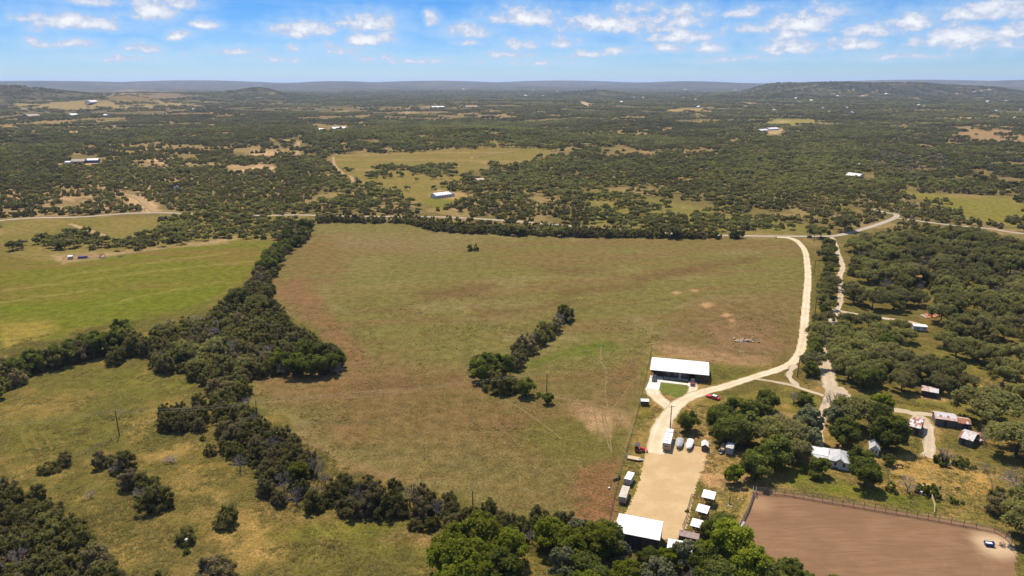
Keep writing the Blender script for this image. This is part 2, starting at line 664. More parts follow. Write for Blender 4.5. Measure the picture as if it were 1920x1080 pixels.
# ------------------------------------------------------------------ ground: one sheet to the horizon
def ground_grid():
    az = np.concatenate([np.radians(np.linspace(-180, -46, 48, endpoint=False)), np.radians(np.linspace(-46, 46, 860, endpoint=False)), np.radians(np.linspace(46, 180, 48, endpoint=False))])
    ys = np.linspace(1180, 300, 700)
    v = (540 - ys) / FPX
    dz = -math.sin(PITCH) + v * math.cos(PITCH)
    dy = math.cos(PITCH) + v * math.sin(PITCH)
    r = CAMH * dy / -dz
    r2 = [r[-1]]
    while r2[-1] < 31000:
        s = r2[-1]
        r2.append(s + (min(.012 * s, 16) if s < 3000 else .011 * s))
    rr = np.concatenate([[2, 30, 60, 90, 110], r[r > 118], np.array(r2[1:])])
    A, RR = np.meshgrid(az, rr)
    x, y = (np.sin(A) * RR).ravel(), (np.cos(A) * RR).ravel()
    z = terrain(x, y)
    n, m = len(rr), len(az)
    i, j = np.meshgrid(np.arange(n - 1), np.arange(m), indexing='ij')
    j2 = (j + 1) % m
    f = np.stack([i * m + j, i * m + j2, (i + 1) * m + j2, (i + 1) * m + j], -1).reshape(-1, 4)[:, ::-1]
    c = np.arange(m)
    # close the hole below the camera
    ctr = len(x)
    x, y, z = np.append(x, 0), np.append(y, 0), np.append(z, 0)
    f3 = np.stack([c, (c + 1) % m, np.full(m, ctr), np.full(m, ctr)], -1)
    return x, y, z, f, f3


GX, GY, GZ, GF, GF3 = ground_grid()
PX, PY = project(GX, GY, GZ)
GR = np.hypot(GX, GY)
FRONT = GY > 20
PPM = np.clip((PY - 152) * .008, .02, 9)            # pixels of the photograph per metre
nW1 = fbm(GX, GY, 14, 51, 3) - .5
nW2 = fbm(GX, GY, 14, 77, 3) - .5
WX = PX + nW1 * 9 * PPM
WY = PY + nW2 * 9 * PPM * np.clip((PY - 152) / 1400, .1, .6)
C = np.zeros((len(GX), 3))


def blend(c, a):
    global C
    a = np.clip(a, 0, 1)[:, None]
    C = C * (1 - a) + (np.asarray(c) * a if np.ndim(c) == 2 else np.asarray(c)[None, :] * a)


def region(poly, c, soft=6.0, alpha=1.0, warp=True):
    """paint a patch of real ground colour inside a polygon traced on the photograph"""
    p = np.asarray(poly, float)
    sel = FRONT & (PX > p[:, 0].min() - 40) & (PX < p[:, 0].max() + 40) & (PY > p[:, 1].min() - 40) & (PY < p[:, 1].max() + 40)
    ii = np.nonzero(sel)[0]
    if not len(ii):
        return
    d = poly_sd((WX if warp else PX)[ii], (WY if warp else PY)[ii], p)
    a = np.zeros(len(GX))
    a[ii] = 1 - sstep(-soft, soft, d)
    al = alpha if np.ndim(alpha) else np.full(len(GX), alpha)
    blend(c, a * al)


def streak(pts, c, w, alpha=1.0, wv=.55):
    p = np.asarray(pts, float)
    sel = FRONT & (PX > p[:, 0].min() - 30) & (PX < p[:, 0].max() + 30) & (PY > p[:, 1].min() - 30) & (PY < p[:, 1].max() + 30)
    ii = np.nonzero(sel)[0]
    if not len(ii):
        return
    d = line_d(PX[ii] + nW1[ii] * 5 * PPM[ii], (PY[ii] + nW2[ii] * 1.0 * PPM[ii]) / wv, [(u, v / wv) for u, v in pts])
    a = np.zeros(len(GX))
    a[ii] = (1 - sstep(w * .4, w * 1.3, d)) * np.clip(.35 + 1.3 * vnoise(GX[ii], GY[ii], 9, 5), 0, 1)
    blend(c, a * alpha)


def mixn(a, b, t):
    t = np.clip(t, 0, 1)[:, None]
    return np.asarray(a)[None, :] * (1 - t) + np.asarray(b)[None, :] * t


def rot(x, y, deg):
    a = R(deg)
    return x * math.cos(a) + y * math.sin(a), -x * math.sin(a) + y * math.cos(a)


n60 = fbm(GX, GY, 60, 1, 4)
n25 = fbm(GX, GY, 25, 2, 4)
n8 = fbm(GX, GY, 8, 3, 3)
n300 = fbm(GX, GY, 320, 4, 4)
su, sv = rot(GX, GY, 12)
nst = fbm(su / 6.0, sv, 11, 8, 4)                     # long streaks across the fields
k1 = sstep(.42, .6, n60)
meadow = mixn((.122, .112, .032), (.200, .155, .050), sstep(.48, .70, .5 * n25 + .5 * n8))
meadow = meadow * (1 - .35 * k1[:, None]) + np.array((.145, .105, .042))[None, :] * (.35 * k1[:, None])
floor_ = mixn((.150, .128, .050), (.24, .185, .085), sstep(.45, .62, n25))
far = mixn((.150, .128, .056), (.25, .19, .085), sstep(.47, .62, n300 * .6 + n60 * .4))
vfar = mixn((.060, .062, .034), (.12, .11, .06), sstep(.44, .62, .5 * n300 + .5 * n60))
C = meadow.copy()
blend(floor_, sstep(480, 640, GR))
blend(far, sstep(900, 1400, GR))
blend(vfar, sstep(2600, 5200, GR))

field = mixn((.158, .146, .050), (.172, .128, .055), sstep(.42, .66, nst * .5 + n60 * .5))
pale = sstep(.52, .68, .5 * fbm(su / 3, sv, 22, 31, 4) + .5 * n25)
field = field * (1 - .55 * pale[:, None]) + np.array((.215, .190, .088))[None, :] * (.55 * pale[:, None])
FIELD = [(596, 414), (760, 418), (900, 440), (1130, 448), (1500, 447), (1506, 470), (1508, 540), (1500, 620), (1488, 668), (1420, 690), (1330, 690), (1222, 660),
         (1205, 730), (1190, 800), (1150, 960), (1120, 990), (960, 965), (840, 930), (720, 895), (640, 870), (570, 830), (520, 790), (462, 760), (470, 725), (490, 705), (560, 705),
         (640, 690), (600, 630), (540, 590), (505, 560), (505, 530), (520, 500), (545, 470), (575, 440)]
region(FIELD, field, 5)
# drier and browner lower part of the field
region([(620, 660), (900, 690), (1200, 700), (1190, 800), (1140, 990), (960, 960), (700, 890), (540, 790), (470, 740), (520, 700)], mixn((.155, .125, .050), (.172, .108, .054), sstep(.40, .62, n60 * .5 + nst * .5)), 34, .85)
region([(490, 700), (620, 690), (900, 690), (900, 735), (700, 745), (480, 750)], (.20, .130, .066), 20, .6)
region([(600, 700), (1180, 780), (1165, 850), (800, 830), (600, 770)], (.170, .096, .048), 40, .35)
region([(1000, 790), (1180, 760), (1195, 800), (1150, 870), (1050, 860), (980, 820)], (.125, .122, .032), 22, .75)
region([(1090, 880), (1160, 860), (1150, 960), (1120, 990), (1080, 980)], (.20, .105, .055), 14, .85)
region([(500, 545), (545, 585), (620, 640), (650, 690), (700, 690), (640, 600), (560, 520)], (.195, .118, .062), 16, .85)
region([(540, 800), (640, 860), (760, 900), (700, 905), (570, 840)], (.22, .145, .075), 10, .6)
for q in ([(780, 545), (870, 538), (930, 530), (920, 545), (800, 560)], [(880, 575), (960, 580), (1070, 562), (1060, 575), (900, 592)], [(1050, 545), (1200, 530), (1210, 540), (1060, 558)],
          [(1000, 500), (1120, 505), (1080, 515)], [(1180, 520), (1420, 480), (1420, 488), (1200, 532)], [(660, 720), (880, 700), (870, 712), (670, 735)]):
    region(q, (.130, .085, .040), 9, .7)
region([(600, 430), (760, 440), (900, 452), (840, 475), (640, 470)], (.20, .165, .085), 22, .6)
region([(640, 480), (1000, 490), (980, 520), (660, 530)], (.155, .150, .05), 25, .5)
region([(1180, 455), (1500, 452), (1500, 470), (1200, 478)], (.17, .13, .055), 10, .6)
region([(1300, 560), (1500, 545), (1495, 660), (1400, 690), (1240, 660), (1230, 630)], (.170, .116, .060), 26, .65)
region([(1230, 640), (1330, 655), (1440, 678), (1420, 690), (1260, 672)], (.33, .215, .12), 10, .75)
region([(1330, 610), (1440, 615), (1450, 660), (1340, 655)], (.24, .150, .088), 18, .6)
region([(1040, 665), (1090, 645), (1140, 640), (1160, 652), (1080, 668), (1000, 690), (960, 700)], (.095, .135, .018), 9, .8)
region([(1140, 700), (1200, 650), (1190, 720), (1150, 770), (1110, 770)], (.18, .115, .06), 20, .6)
region([(1050, 750), (1200, 775), (1195, 800), (1100, 790)], (.30, .20, .115), 10, .7)
region([(1110, 770), (1150, 775), (1150, 815), (1105, 805)], (.36, .245, .14), 9, .7)
for cx, cy, w in ((1268, 549, 10), (1301, 545, 9), (1325, 572, 16), (1362, 591, 12), (1373, 607, 9), (1372, 600, 7)):
    region([(cx - w, cy), (cx, cy - w * .35), (cx + w, cy), (cx, cy + w * .35)], (.40, .26, .14), 3, .9, False)
region([(1366, 607), (1373, 604), (1381, 607), (1373, 610)], (.17, .13, .055), 2, .8, False)

# bright left field with yellow swaths
lf = mixn((.140, .146, .026), (.172, .138, .040), sstep(.45, .62, nst * .5 + n60 * .5))
region([(0, 478), (110, 492), (200, 480), (330, 460), (420, 447), (520, 450), (490, 490), (450, 535), (350, 580), (240, 595), (90, 640), (0, 655)], lf, 6)
region([(0, 560), (200, 555), (420, 545), (350, 580), (200, 600), (0, 640)], (.118, .152, .016), 22, .7)
region([(250, 560), (430, 500), (470, 500), (420, 550), (330, 585)], (.125, .150, .018), 18, .5)
region([(0, 610), (60, 600), (110, 610), (60, 645), (0, 655)], (.28, .215, .06), 12, .7)
for a in ([(0, 545), (120, 530), (290, 508), (470, 490)], [(0, 568), (80, 555), (180, 543)], [(100, 520), (300, 490), (430, 474)], [(180, 575), (320, 545), (420, 528)]):
    streak(a, (.23, .21, .06), 4.5, .5)
region([(0, 455), (100, 485), (0, 500)], (.15, .125, .04), 20, .6)

# lower-left meadow
region([(0, 760), (60, 730), (220, 680), (290, 690), (400, 720), (400, 790), (280, 830), (120, 840), (0, 860)], mixn((.128, .122, .032), (.20, .155, .05), sstep(.42, .62, n25)), 20, .9)
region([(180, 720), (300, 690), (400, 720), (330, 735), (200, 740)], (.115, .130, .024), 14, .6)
for q in ([(230, 790), (300, 770), (300, 800), (240, 815)], [(240, 830), (420, 850), (440, 920), (330, 880)], [(340, 915), (420, 930), (400, 950)], [(420, 960), (650, 980), (640, 1030), (480, 1060), (420, 1010)],
          [(180, 950), (230, 1010), (260, 1080), (220, 1080)]):
    region(q, mixn((.175, .138, .040), (.36, .25, .085), sstep(.35, .7, n8)), 22, .6)
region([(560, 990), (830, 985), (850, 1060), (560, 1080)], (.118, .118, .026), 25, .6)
region([(500, 1000), (620, 970), (760, 990), (640, 1000)], (.135, .150, .022), 14, .6)
region([(720, 1010), (830, 985), (860, 1000), (830, 1040)], (.23, .15, .07), 14, .7)
for k in range(4):
    streak([(34 + 19 * k, 808 - 4 * k), (66 + 19 * k, 865 - 4 * k)], (.23, .17, .06), 2.6, .55, 1)
region([(0, 984), (40, 1010), (60, 1060), (0, 1080)], (.42, .26, .13), 8, .8)

# farmyard on the right
region([(1215, 660), (1330, 690), (1440, 690), (1400, 710), (1340, 745), (1560, 720), (1600, 790), (1900, 700), (1920, 700), (1920, 1000), (1880, 1000), (1420, 910), (1330, 900), (1210, 920), (1165, 960), (1200, 770)],
       mixn((.165, .145, .036), (.27, .19, .075), sstep(.46, .64, .5 * n25 + .5 * n8)), 12)
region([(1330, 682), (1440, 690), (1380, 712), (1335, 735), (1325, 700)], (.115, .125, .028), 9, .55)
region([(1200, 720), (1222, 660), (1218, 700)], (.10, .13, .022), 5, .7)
region([(1170, 880), (1215, 780), (1245, 700), (1250, 760), (1215, 830), (1205, 880)], mixn((.165, .145, .036), (.32, .205, .09), n8), 8, .8)
region([(1245, 790), (1330, 790), (1330, 880), (1420, 905), (1400, 930), (1330, 915), (1310, 880)], (.38, .245, .125), 10, .8)
region([(1330, 915), (1415, 925), (1390, 985), (1310, 1000)], mixn((.34, .24, .085), (.20, .165, .05), n8), 8, .9)
region([(1665, 860), (1700, 850), (1760, 862), (1850, 892), (1860, 945), (1760, 935), (1665, 915)], mixn((.37, .255, .085), (.30, .20, .07), n8), 6, .95)
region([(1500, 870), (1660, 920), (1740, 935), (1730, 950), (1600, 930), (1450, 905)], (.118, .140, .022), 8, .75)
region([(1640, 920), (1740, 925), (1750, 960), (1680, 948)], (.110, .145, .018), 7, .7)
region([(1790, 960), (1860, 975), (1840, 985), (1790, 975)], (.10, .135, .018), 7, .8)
region([(1760, 940), (1880, 960), (1900, 1000), (1840, 985), (1760, 960)], (.34, .24, .08), 12, .6)
region([(1690, 745), (1880, 730), (1900, 790), (1760, 770)], mixn((.155, .145, .036), (.30, .21, .095), sstep(.5, .7, n8)), 10, .7)
region([(1690, 640), (1780, 650), (1860, 690), (1870, 720), (1800, 700), (1700, 660)], (.165, .15, .04), 10, .8)
region([(1620, 690), (1680, 740), (1560, 720)], (.15, .14, .04), 10, .6)
region([(1690, 505), (1740, 510), (1760, 522), (1720, 520)], (.42, .29, .14), 6, .8)
region([(1440, 930), (1640, 950), (1850, 1000), (1800, 985), (1600, 940)], (.30, .19, .10), 6, .5)

# ground beyond the fields
region([(0, 412), (300, 405), (580, 405), (560, 430), (480, 452), (300, 462), (100, 490), (0, 476)], mixn((.150, .142, .036), (.22, .18, .065), n25), 5, .95)
region([(100, 480), (330, 462), (460, 440), (420, 455), (260, 470), (120, 494)], (.42, .30, .18), 5, .7)
region([(620, 292), (700, 285), (1040, 272), (1025, 300), (910, 312), (850, 345), (860, 372), (800, 385), (700, 350), (655, 350)], mixn((.165, .150, .040), (.23, .185, .065), n25), 4, .95)
for a in ([(630, 300), (850, 300), (960, 303), (1030, 296)], [(640, 292), (800, 287), (960, 285)], [(660, 318), (760, 322), (860, 312)]):
    streak(a, (.30, .22, .10), 2.2, .7)
region([(795, 378), (850, 352), (880, 362), (830, 395)], (.165, .165, .035), 5, .95)
region([(800, 366), (820, 358), (870, 360), (880, 370), (850, 375)], (.40, .27, .13), 4, .7)
region([(919, 376), (928, 376), (938, 420), (930, 422)], (.13, .15, .03), 2, .95)
region([(1685, 356), (1730, 362), (1830, 370), (1920, 372), (1920, 428), (1840, 416), (1790, 402), (1745, 382)], mixn((.165, .170, .036), (.21, .18, .055), n60), 4, .97)
region([(740, 232), (900, 228), (1060, 262), (1050, 280), (760, 275)], mixn((.165, .155, .045), (.23, .185, .07), n60), 6, .8)
region([(1100, 350), (1330, 390), (1560, 430), (1540, 440), (1100, 432)], mixn((.155, .16, .04), (.21, .18, .06), n25), 8, .85)
region([(0, 300), (200, 310), (520, 300), (500, 330), (300, 350), (300, 395), (0, 405)], mixn((.40, .28, .16), (.21, .165, .08), sstep(.40, .60, n8 * .5 + n25 * .5)), 10, .85)
for q in ([(200, 360), (280, 370), (300, 395), (270, 400), (230, 372)], [(256, 296), (300, 295), (370, 305), (300, 308)], [(420, 322), (480, 312), (520, 318), (460, 322)], [(480, 310), (515, 312), (515, 322), (480, 322)],
          [(554, 266), (561, 266), (563, 294), (553, 294)], [(120, 305), (190, 303), (180, 312)], [(300, 236), (320, 234), (335, 240), (310, 242)], [(120, 245), (170, 240), (170, 250), (125, 252)], [(470, 280), (540, 285), (540, 292), (470, 292)]):
    region(q, (.46, .33, .19), 3, .85)
region([(20, 190), (220, 188), (390, 190), (380, 200), (200, 206), (40, 205)], (.30, .24, .105), 4, .85)
region([(190, 176), (240, 167), (270, 170), (380, 180), (300, 188), (200, 186)], (.26, .19, .105), 4, .6)
region([(790, 205), (960, 203), (950, 222), (800, 222)], (.25, .19, .10), 8, .6)
region([(1250, 205), (1320, 203), (1320, 208), (1252, 210)], (.34, .27, .10), 2, .9)
region([(1170, 218), (1210, 218), (1210, 222), (1170, 222)], (.30, .24, .10), 2, .9)
region([(1450, 222), (1530, 224), (1520, 234), (1430, 234)], (.25, .23, .07), 3, .85)
region([(1560, 215), (1720, 217), (1900, 240), (1700, 225)], (.22, .175, .08), 5, .7)
region([(1790, 240), (1920, 244), (1920, 268), (1800, 260)], (.30, .21, .115), 7, .8)
region([(1430, 244), (1470, 242), (1460, 252), (1440, 252)], (.40, .31, .16), 2, .9)
region([(1090, 190), (1110, 196), (1104, 200), (1092, 196)], (.50, .38, .24), 1.5, .9)
for a, b, w in ((1432, 1462, 2), (1610, 1645, 2.5), (1560, 1612, 1.5), (1800, 1860, 2), (1270, 1300, 1.5)):
    yy = 172 + (a * 7 % 15)
    streak([(a, yy + 4), (b, yy - 5)], (.52, .42, .32), w, .9, .4)
for k in range(90):
    cx = rnd.uniform(0, 1920)
    cy = rnd.uniform(172, 250)
    w = rnd.uniform(3, 22) * (cy - 150) / 60
    region([(cx - w, cy), (cx, cy - w * .12 - .5), (cx + w, cy + rnd.uniform(-1, 1)), (cx, cy + w * .12 + .5)], rnd.choice([(.30, .235, .105), (.38, .28, .16), (.22, .19, .07), (.46, .36, .24)]), 1.6, .75)
for k in range(70):
    cx = rnd.uniform(0, 1920)
    cy = rnd.uniform(255, 400)
    w = rnd.uniform(3, 9)
    region([(cx - w, cy), (cx, cy - w * .2), (cx + w, cy), (cx, cy + w * .2)], rnd.choice([(.38, .28, .15), (.20, .18, .06), (.44, .34, .21)]), 2, .7)

C = np.clip(C * np.array((.705, .655, .62)), .01, .85)
m_ground = bpy.data.materials.new('ground')
nt, N, L = nodes_of(m_ground)
geo = N('ShaderNodeNewGeometry')
pos = geo.outputs['Position']
at_ = N('ShaderNodeAttribute')
at_.attribute_name = 'tone'
f1 = nnoise(nt, pos, .22, 6, .65)
f2 = nnoise(nt, pos, 1.4, 4, .65)
f3 = nnoise(nt, pos, .05, 5, .6)
c = nmix(nt, 1, at_.outputs['Color'], nmix(nt, nrange(nt, f1, .3, .7), (.76, .77, .73), (1.24, 1.22, 1.20)), 'MULTIPLY')
c = nmix(nt, 1, c, nmix(nt, nrange(nt, f2, .3, .7), (.62, .62, .60), (1.38, 1.36, 1.32)), 'MULTIPLY')
c = nmix(nt, nrange(nt, f3, .56, .7, 0, .30), c, nmix(nt, 1, c, (1.35, 1.12, .95), 'MULTIPLY'))
c = nmix(nt, nrange(nt, nnoise(nt, pos, .55, 3, .7), .66, .72, 0, .55), c, nmix(nt, 1, c, (.55, .68, .5), 'MULTIPLY'))
b = N('ShaderNodeBsdfPrincipled')
b.inputs['Roughness'].default_value = 1
b.inputs['Specular IOR Level'].default_value = 0
L(c, b.inputs['Base Color'])
bp = N('ShaderNodeBump')
bp.inputs['Strength'].default_value = .6
bp.inputs['Distance'].default_value = .5
L(nmath(nt, 'ADD', f1, f2), bp.inputs['Height'])
L(bp.outputs[0], b.inputs['Normal'])
o = N('ShaderNodeOutputMaterial')
L(b.outputs[0], o.inputs['Surface'])
V = np.stack([GX, GY, GZ], -1)
gm = bpy.data.meshes.new('ground')
tri = np.concatenate([GF[:, :3], GF[:, [0, 2, 3]], GF3[:, :3]])
gm = np_mesh('ground', V, tri, m_ground, True, {'tone': ('POINT', 'FLOAT_COLOR', np.concatenate([C, np.ones((len(C), 1))], 1).astype(np.float32))})
tag(link('ground', gm), 'grass and brush country running to the horizon', None, None, 'structure')


# ------------------------------------------------------------------ roads, tracks, yard
def gz(x, y):
    return float(terrain(x, y))


def smooth_line(pts, n=8):
    p = [Vector((a, b)) for a, b in pts]
    out = []
    for i in range(len(p) - 1):
        p0, p1, p2, p3 = p[max(i - 1, 0)], p[i], p[i + 1], p[min(i + 2, len(p) - 1)]
        k = max(2, int((p2 - p1).length / 2.2)) if n is None else n
        for j in range(k):
            t = j / k
            out.append(.5 * ((2 * p1) + (-p0 + p2) * t + (2 * p0 - 5 * p1 + 4 * p2 - p3) * t * t + (-p0 + 3 * p1 - 3 * p2 + p3) * t ** 3))
    out.append(p[-1])
    return out


RIBBONS = []


def ribbon(name, pts, width, m, label, lift=.012, ragged=.35, kind='structure', cols=8, world=False):
    line = smooth_line(pts if world else atv(pts), None)
    RIBBONS.append((list(pts if world else atv(pts)), max(width(.0), width(.7), width(1.0)) if callable(width) else width))
    vs, fs = [], []
    for i, p in enumerate(line):
        d = (line[min(i + 1, len(line) - 1)] - line[max(i - 1, 0)]).normalized()
        nrm = Vector((-d.y, d.x))
        w = width(i / (len(line) - 1)) if callable(width) else width
        for j in range(cols + 1):
            s = (j / cols - .5) * w
            if j in (0, cols):
                s += rnd.uniform(-1, 1) * ragged * (1 if j else -1)
            q = p + nrm * s
            r = q.length
            vs.append((q.x, q.y, gz(q.x, q.y) + lift + (max(0, r - 640) * .0006 if r > 640 else 0)))
    n = cols + 1
    for i in range(len(line) - 1):
        for j in range(cols):
            fs.append((i * n + j, i * n + j + 1, (i + 1) * n + j + 1, (i + 1) * n + j))
    mb = MB().add(vs, fs)
    me = mb.mesh(name, m)
    a = me.attributes.new('across', 'FLOAT', 'POINT')
    a.data.foreach_set('value', np.tile(np.linspace(-1, 1, cols + 1), len(line)).astype(np.float32))
    o = link(name, me)
    return tag(o, label, None, None, kind)


def patch(name, pts, m, label, lift=.01, cell=.7, ragged=.6, world=False):
    w = np.array(pts if world else atv(pts))
    x0, y0 = w.min(0) - 1
    x1, y1 = w.max(0) + 1
    nx, ny = int((x1 - x0) / cell) + 1, int((y1 - y0) / cell) + 1
    xs, ys = np.meshgrid(x0 + np.arange(nx + 1) * cell, y0 + np.arange(ny + 1) * cell)
    X = xs + (vnoise(xs, ys, 1.1, 3) - .5) * cell * .6
    Y = ys + (vnoise(xs, ys, 1.1, 4) - .5) * cell * .6
    cx, cy = xs[:-1, :-1] + cell / 2, ys[:-1, :-1] + cell / 2
    sd_ = poly_sd(cx.ravel(), cy.ravel(), w).reshape(cx.shape) + (fbm(cx, cy, 2.4, 6, 3) - .5) * 2 * ragged
    ii = np.argwhere(sd_ < 0)
    idx = np.arange((nx + 1) * (ny + 1)).reshape(ny + 1, nx + 1)
    f = np.stack([idx[ii[:, 0], ii[:, 1]], idx[ii[:, 0], ii[:, 1] + 1], idx[ii[:, 0] + 1, ii[:, 1] + 1], idx[ii[:, 0] + 1, ii[:, 1]]], -1)
    used = np.unique(f)
    mp = np.zeros(idx.size, int)
    mp[used] = np.arange(len(used))
    v = np.stack([X.ravel()[used], Y.ravel()[used], np.full(len(used), lift)], -1)
    return tag(link(name, np_mesh(name, v, mp[f], m)), label, None, None, 'structure')


def mat_caliche(name, a, b, c_):
    m = bpy.data.materials.new(name)
    nt, N, L = nodes_of(m)
    g = N('ShaderNodeNewGeometry')
    p = g.outputs['Position']
    n1 = nnoise(nt, p, .12, 6, .6)
    n2 = nnoise(nt, p, 1.1, 5, .7)
    col = nmix(nt, nrange(nt, n1, .38, .62), a, b)
    col = nmix(nt, nrange(nt, n2, .5, .72, 0, .7), col, c_)
    col = nmix(nt, 1, col, nmix(nt, nnoise(nt, p, 3.5, 3, .7), (.8, .8, .8), (1.2, 1.2, 1.2)), 'MULTIPLY')
    ac = N('ShaderNodeAttribute')      # wheel ruts are paler, the crown and the verges browner
    ac.attribute_name = 'across'
    aa = nmath(nt, 'ABSOLUTE', ac.outputs['Fac'])
    rut = nmath(nt, 'ABSOLUTE', nmath(nt, 'SUBTRACT', aa, .48))
    w_ = nmath(nt, 'MULTIPLY', nnoise(nt, p, .35, 3, .6), .35)
    col = nmix(nt, nrange(nt, nmath(nt, 'ADD', rut, w_), .18, .42, 0, .5), col, nmix(nt, 1, col, (.78, .74, .68), 'MULTIPLY'))
    col = nmix(nt, nrange(nt, nmath(nt, 'ADD', aa, w_), .92, 1.22, 0, .8), col, (.155, .125, .055))
    bs = N('ShaderNodeBsdfPrincipled')
    bs.inputs['Roughness'].default_value = 1
    bs.inputs['Specular IOR Level'].default_value = 0
    L(col, bs.inputs['Base Color'])
    bp = N('ShaderNodeBump')
    bp.inputs['Strength'].default_value = .4
    bp.inputs['Distance'].default_value = .1
    L(n2, bp.inputs['Height'])
    L(bp.outputs[0], bs.inputs['Normal'])
    o = N('ShaderNodeOutputMaterial')
    L(bs.outputs[0], o.inputs['Surface'])
    return m


M['caliche'] = mat_caliche('caliche', (.445, .360, .245), (.507, .423, .307), (.383, .294, .187))
M['yard'] = mat_caliche('yard_gravel', (.383, .271, .147), (.436, .325, .187), (.329, .223, .111))
M['road'] = mat_caliche('road_surface', (.294, .254, .209), (.329, .285, .236), (.258, .218, .174))
M['track'] = mat_caliche('track_dirt', (.258, .178, .098), (.303, .214, .120), (.196, .138, .071))
M['track2'] = mat_caliche('worn_track', (.147, .107, .052), (.178, .129, .067), (.111, .089, .037))
M['lane'] = mat_caliche('lane_gravel', (.347, .280, .200), (.409, .334, .249), (.276, .214, .138))


def mat_arena():
    m = bpy.data.materials.new('arena_dirt')
    nt, N, L = nodes_of(m)
    g = N('ShaderNodeNewGeometry')
    p = g.outputs['Position']
    mp = N('ShaderNodeMapping')
    mp.inputs['Rotation'].default_value = (0, 0, R(18))
    mp.inputs['Scale'].default_value = (.12, 1.1, 1)
    L(p, mp.inputs['Vector'])
    n1 = nnoise(nt, mp.outputs[0], .8, 5, .6, .6)
    n2 = nnoise(nt, p, .07, 4, .6)
    n3 = nnoise(nt, p, 2.2, 4, .7)
    col = nmix(nt, nrange(nt, n1, .3, .7), (.150, .086, .048), (.188, .110, .064))
    col = nmix(nt, nrange(nt, n2, .4, .65, 0, .6), col, (.136, .077, .043))
    q0 = at(1650, 1050)
    mp2 = N('ShaderNodeMapping')      # drag marks round the ring
    mp2.vector_type = 'POINT'
    sb = N('ShaderNodeVectorMath')
    sb.operation = 'SUBTRACT'
    sb.inputs[1].default_value = (q0[0], q0[1], 0)
    L(p, sb.inputs[0])
    mp2.inputs['Rotation'].default_value = (0, 0, R(18))
    mp2.inputs['Scale'].default_value = (.55, 1.25, 0)
    L(sb.outputs[0], mp2.inputs['Vector'])
    le = N('ShaderNodeVectorMath')
    le.operation = 'LENGTH'
    L(mp2.outputs[0], le.inputs[0])
    cm = N('ShaderNodeCombineXYZ')
    L(nmath(nt, 'ADD', le.outputs['Value'], nmath(nt, 'MULTIPLY', n2, 2.5)), cm.inputs[0])
    rings = nnoise(nt, cm.outputs[0], 1.1, 4, .7)
    col = nmix(nt, 1, col, nmix(nt, nrange(nt, rings, .32, .68), (.945, .94, .935), (1.05, 1.05, 1.055)), 'MULTIPLY')
    col = nmix(nt, 1, col, nmix(nt, n3, (.82, .82, .82), (1.18, 1.18, 1.18)), 'MULTIPLY')
    pale = N('ShaderNodeVectorMath')
    pale.operation = 'DISTANCE'
    L(p, pale.inputs[0])
    q = at(1868, 1022)
    pale.inputs[1].default_value = (q[0], q[1], 0)
    col = nmix(nt, nrange(nt, nmath(nt, 'ADD', pale.outputs['Value'], nmath(nt, 'MULTIPLY', n2, 6.0)), 5.5, 11.5, .95, 0), col, (.39, .28, .175))
    q = at(1420, 945)
    pale = N('ShaderNodeVectorMath')
    pale.operation = 'DISTANCE'
    L(p, pale.inputs[0])
    pale.inputs[1].default_value = (q[0], q[1], 0)
    col = nmix(nt, nrange(nt, pale.outputs['Value'], 1, 7, .6, 0), col, (.28, .175, .10))
    bs = N('ShaderNodeBsdfPrincipled')
    bs.inputs['Roughness'].default_value = 1
    bs.inputs['Specular IOR Level'].default_value = 0
    L(col, bs.inputs['Base Color'])
    bp = N('ShaderNodeBump')
    bp.inputs['Strength'].default_value = .5
    bp.inputs['Distance'].default_value = .12
    L(nmath(nt, 'ADD', n1, n3), bp.inputs['Height'])
    L(bp.outputs[0], bs.inputs['Normal'])
    o = N('ShaderNodeOutputMaterial')
    L(bs.outputs[0], o.inputs['Surface'])
    return m


M['arena'] = mat_arena()
M['lawn'] = mat('lawn', (.075, .100, .018), (.115, .115, .030), .5, 1, spec=0, world=True)

ribbon('county_road', [(-60, 424), (0, 414), (60, 409), (150, 407), (230, 401), (300, 399), (350, 401), (420, 404), (500, 404), (560, 403), (620, 405), (720, 406), (830, 407), (940, 413), (1050, 422), (1150, 430), (1250, 437), (1350, 441), (1450, 443), (1560, 443)],
       5.5, M['road'], 'pale county road crossing beyond the fields', .05)
ribbon('side_road', [(1500, 443), (1560, 442.5), (1595, 436), (1630, 426), (1660, 416), (1680, 407), (1678, 401), (1660, 399), (1640, 392)], 5.5, M['road'], 'pale road bending away into the woods', .06)
ribbon('far_road', [(1680, 409), (1735, 416), (1790, 423), (1850, 428), (1900, 436), (1960, 442)], 5.0, M['road'], 'pale road along the edge of the green pasture', .05)
ribbon('driveway', [(1455, 444), (1478, 446), (1494, 452), (1508, 468), (1513, 490), (1515, 520), (1512, 560), (1508, 610), (1503, 650), (1490, 676), (1460, 692), (1410, 708), (1360, 724), (1310, 738), (1275, 755), (1252, 780), (1236, 810), (1228, 850)],
       lambda t: 4.4 + 2.0 * max(0, 1 - t * 14) + (2.8 * max(0, (t - .8) / .2)), M['caliche'], 'cream caliche driveway from the road down to the yard', .024)
patch('gravel_yard', [(1212, 838), (1250, 822), (1330, 843), (1322, 872), (1307, 905), (1297, 945), (1288, 985), (1268, 1012), (1200, 1012), (1166, 975), (1185, 940), (1200, 900), (1208, 866)], M['yard'], 'tan gravel yard between the barn and the trailers', .020, .6, .5)
ribbon('house_loop', [(1222.5, 728.5), (1226, 738), (1236, 748), (1248, 758), (1262, 768)], 5.8, M['caliche'], 'gravel loop to the concrete pad', .016, .3)
ribbon('house_spur', [(1300, 722), (1299, 732), (1296, 746)], 4.0, M['caliche'], 'short gravel spur to the small concrete pad', .013, .3)
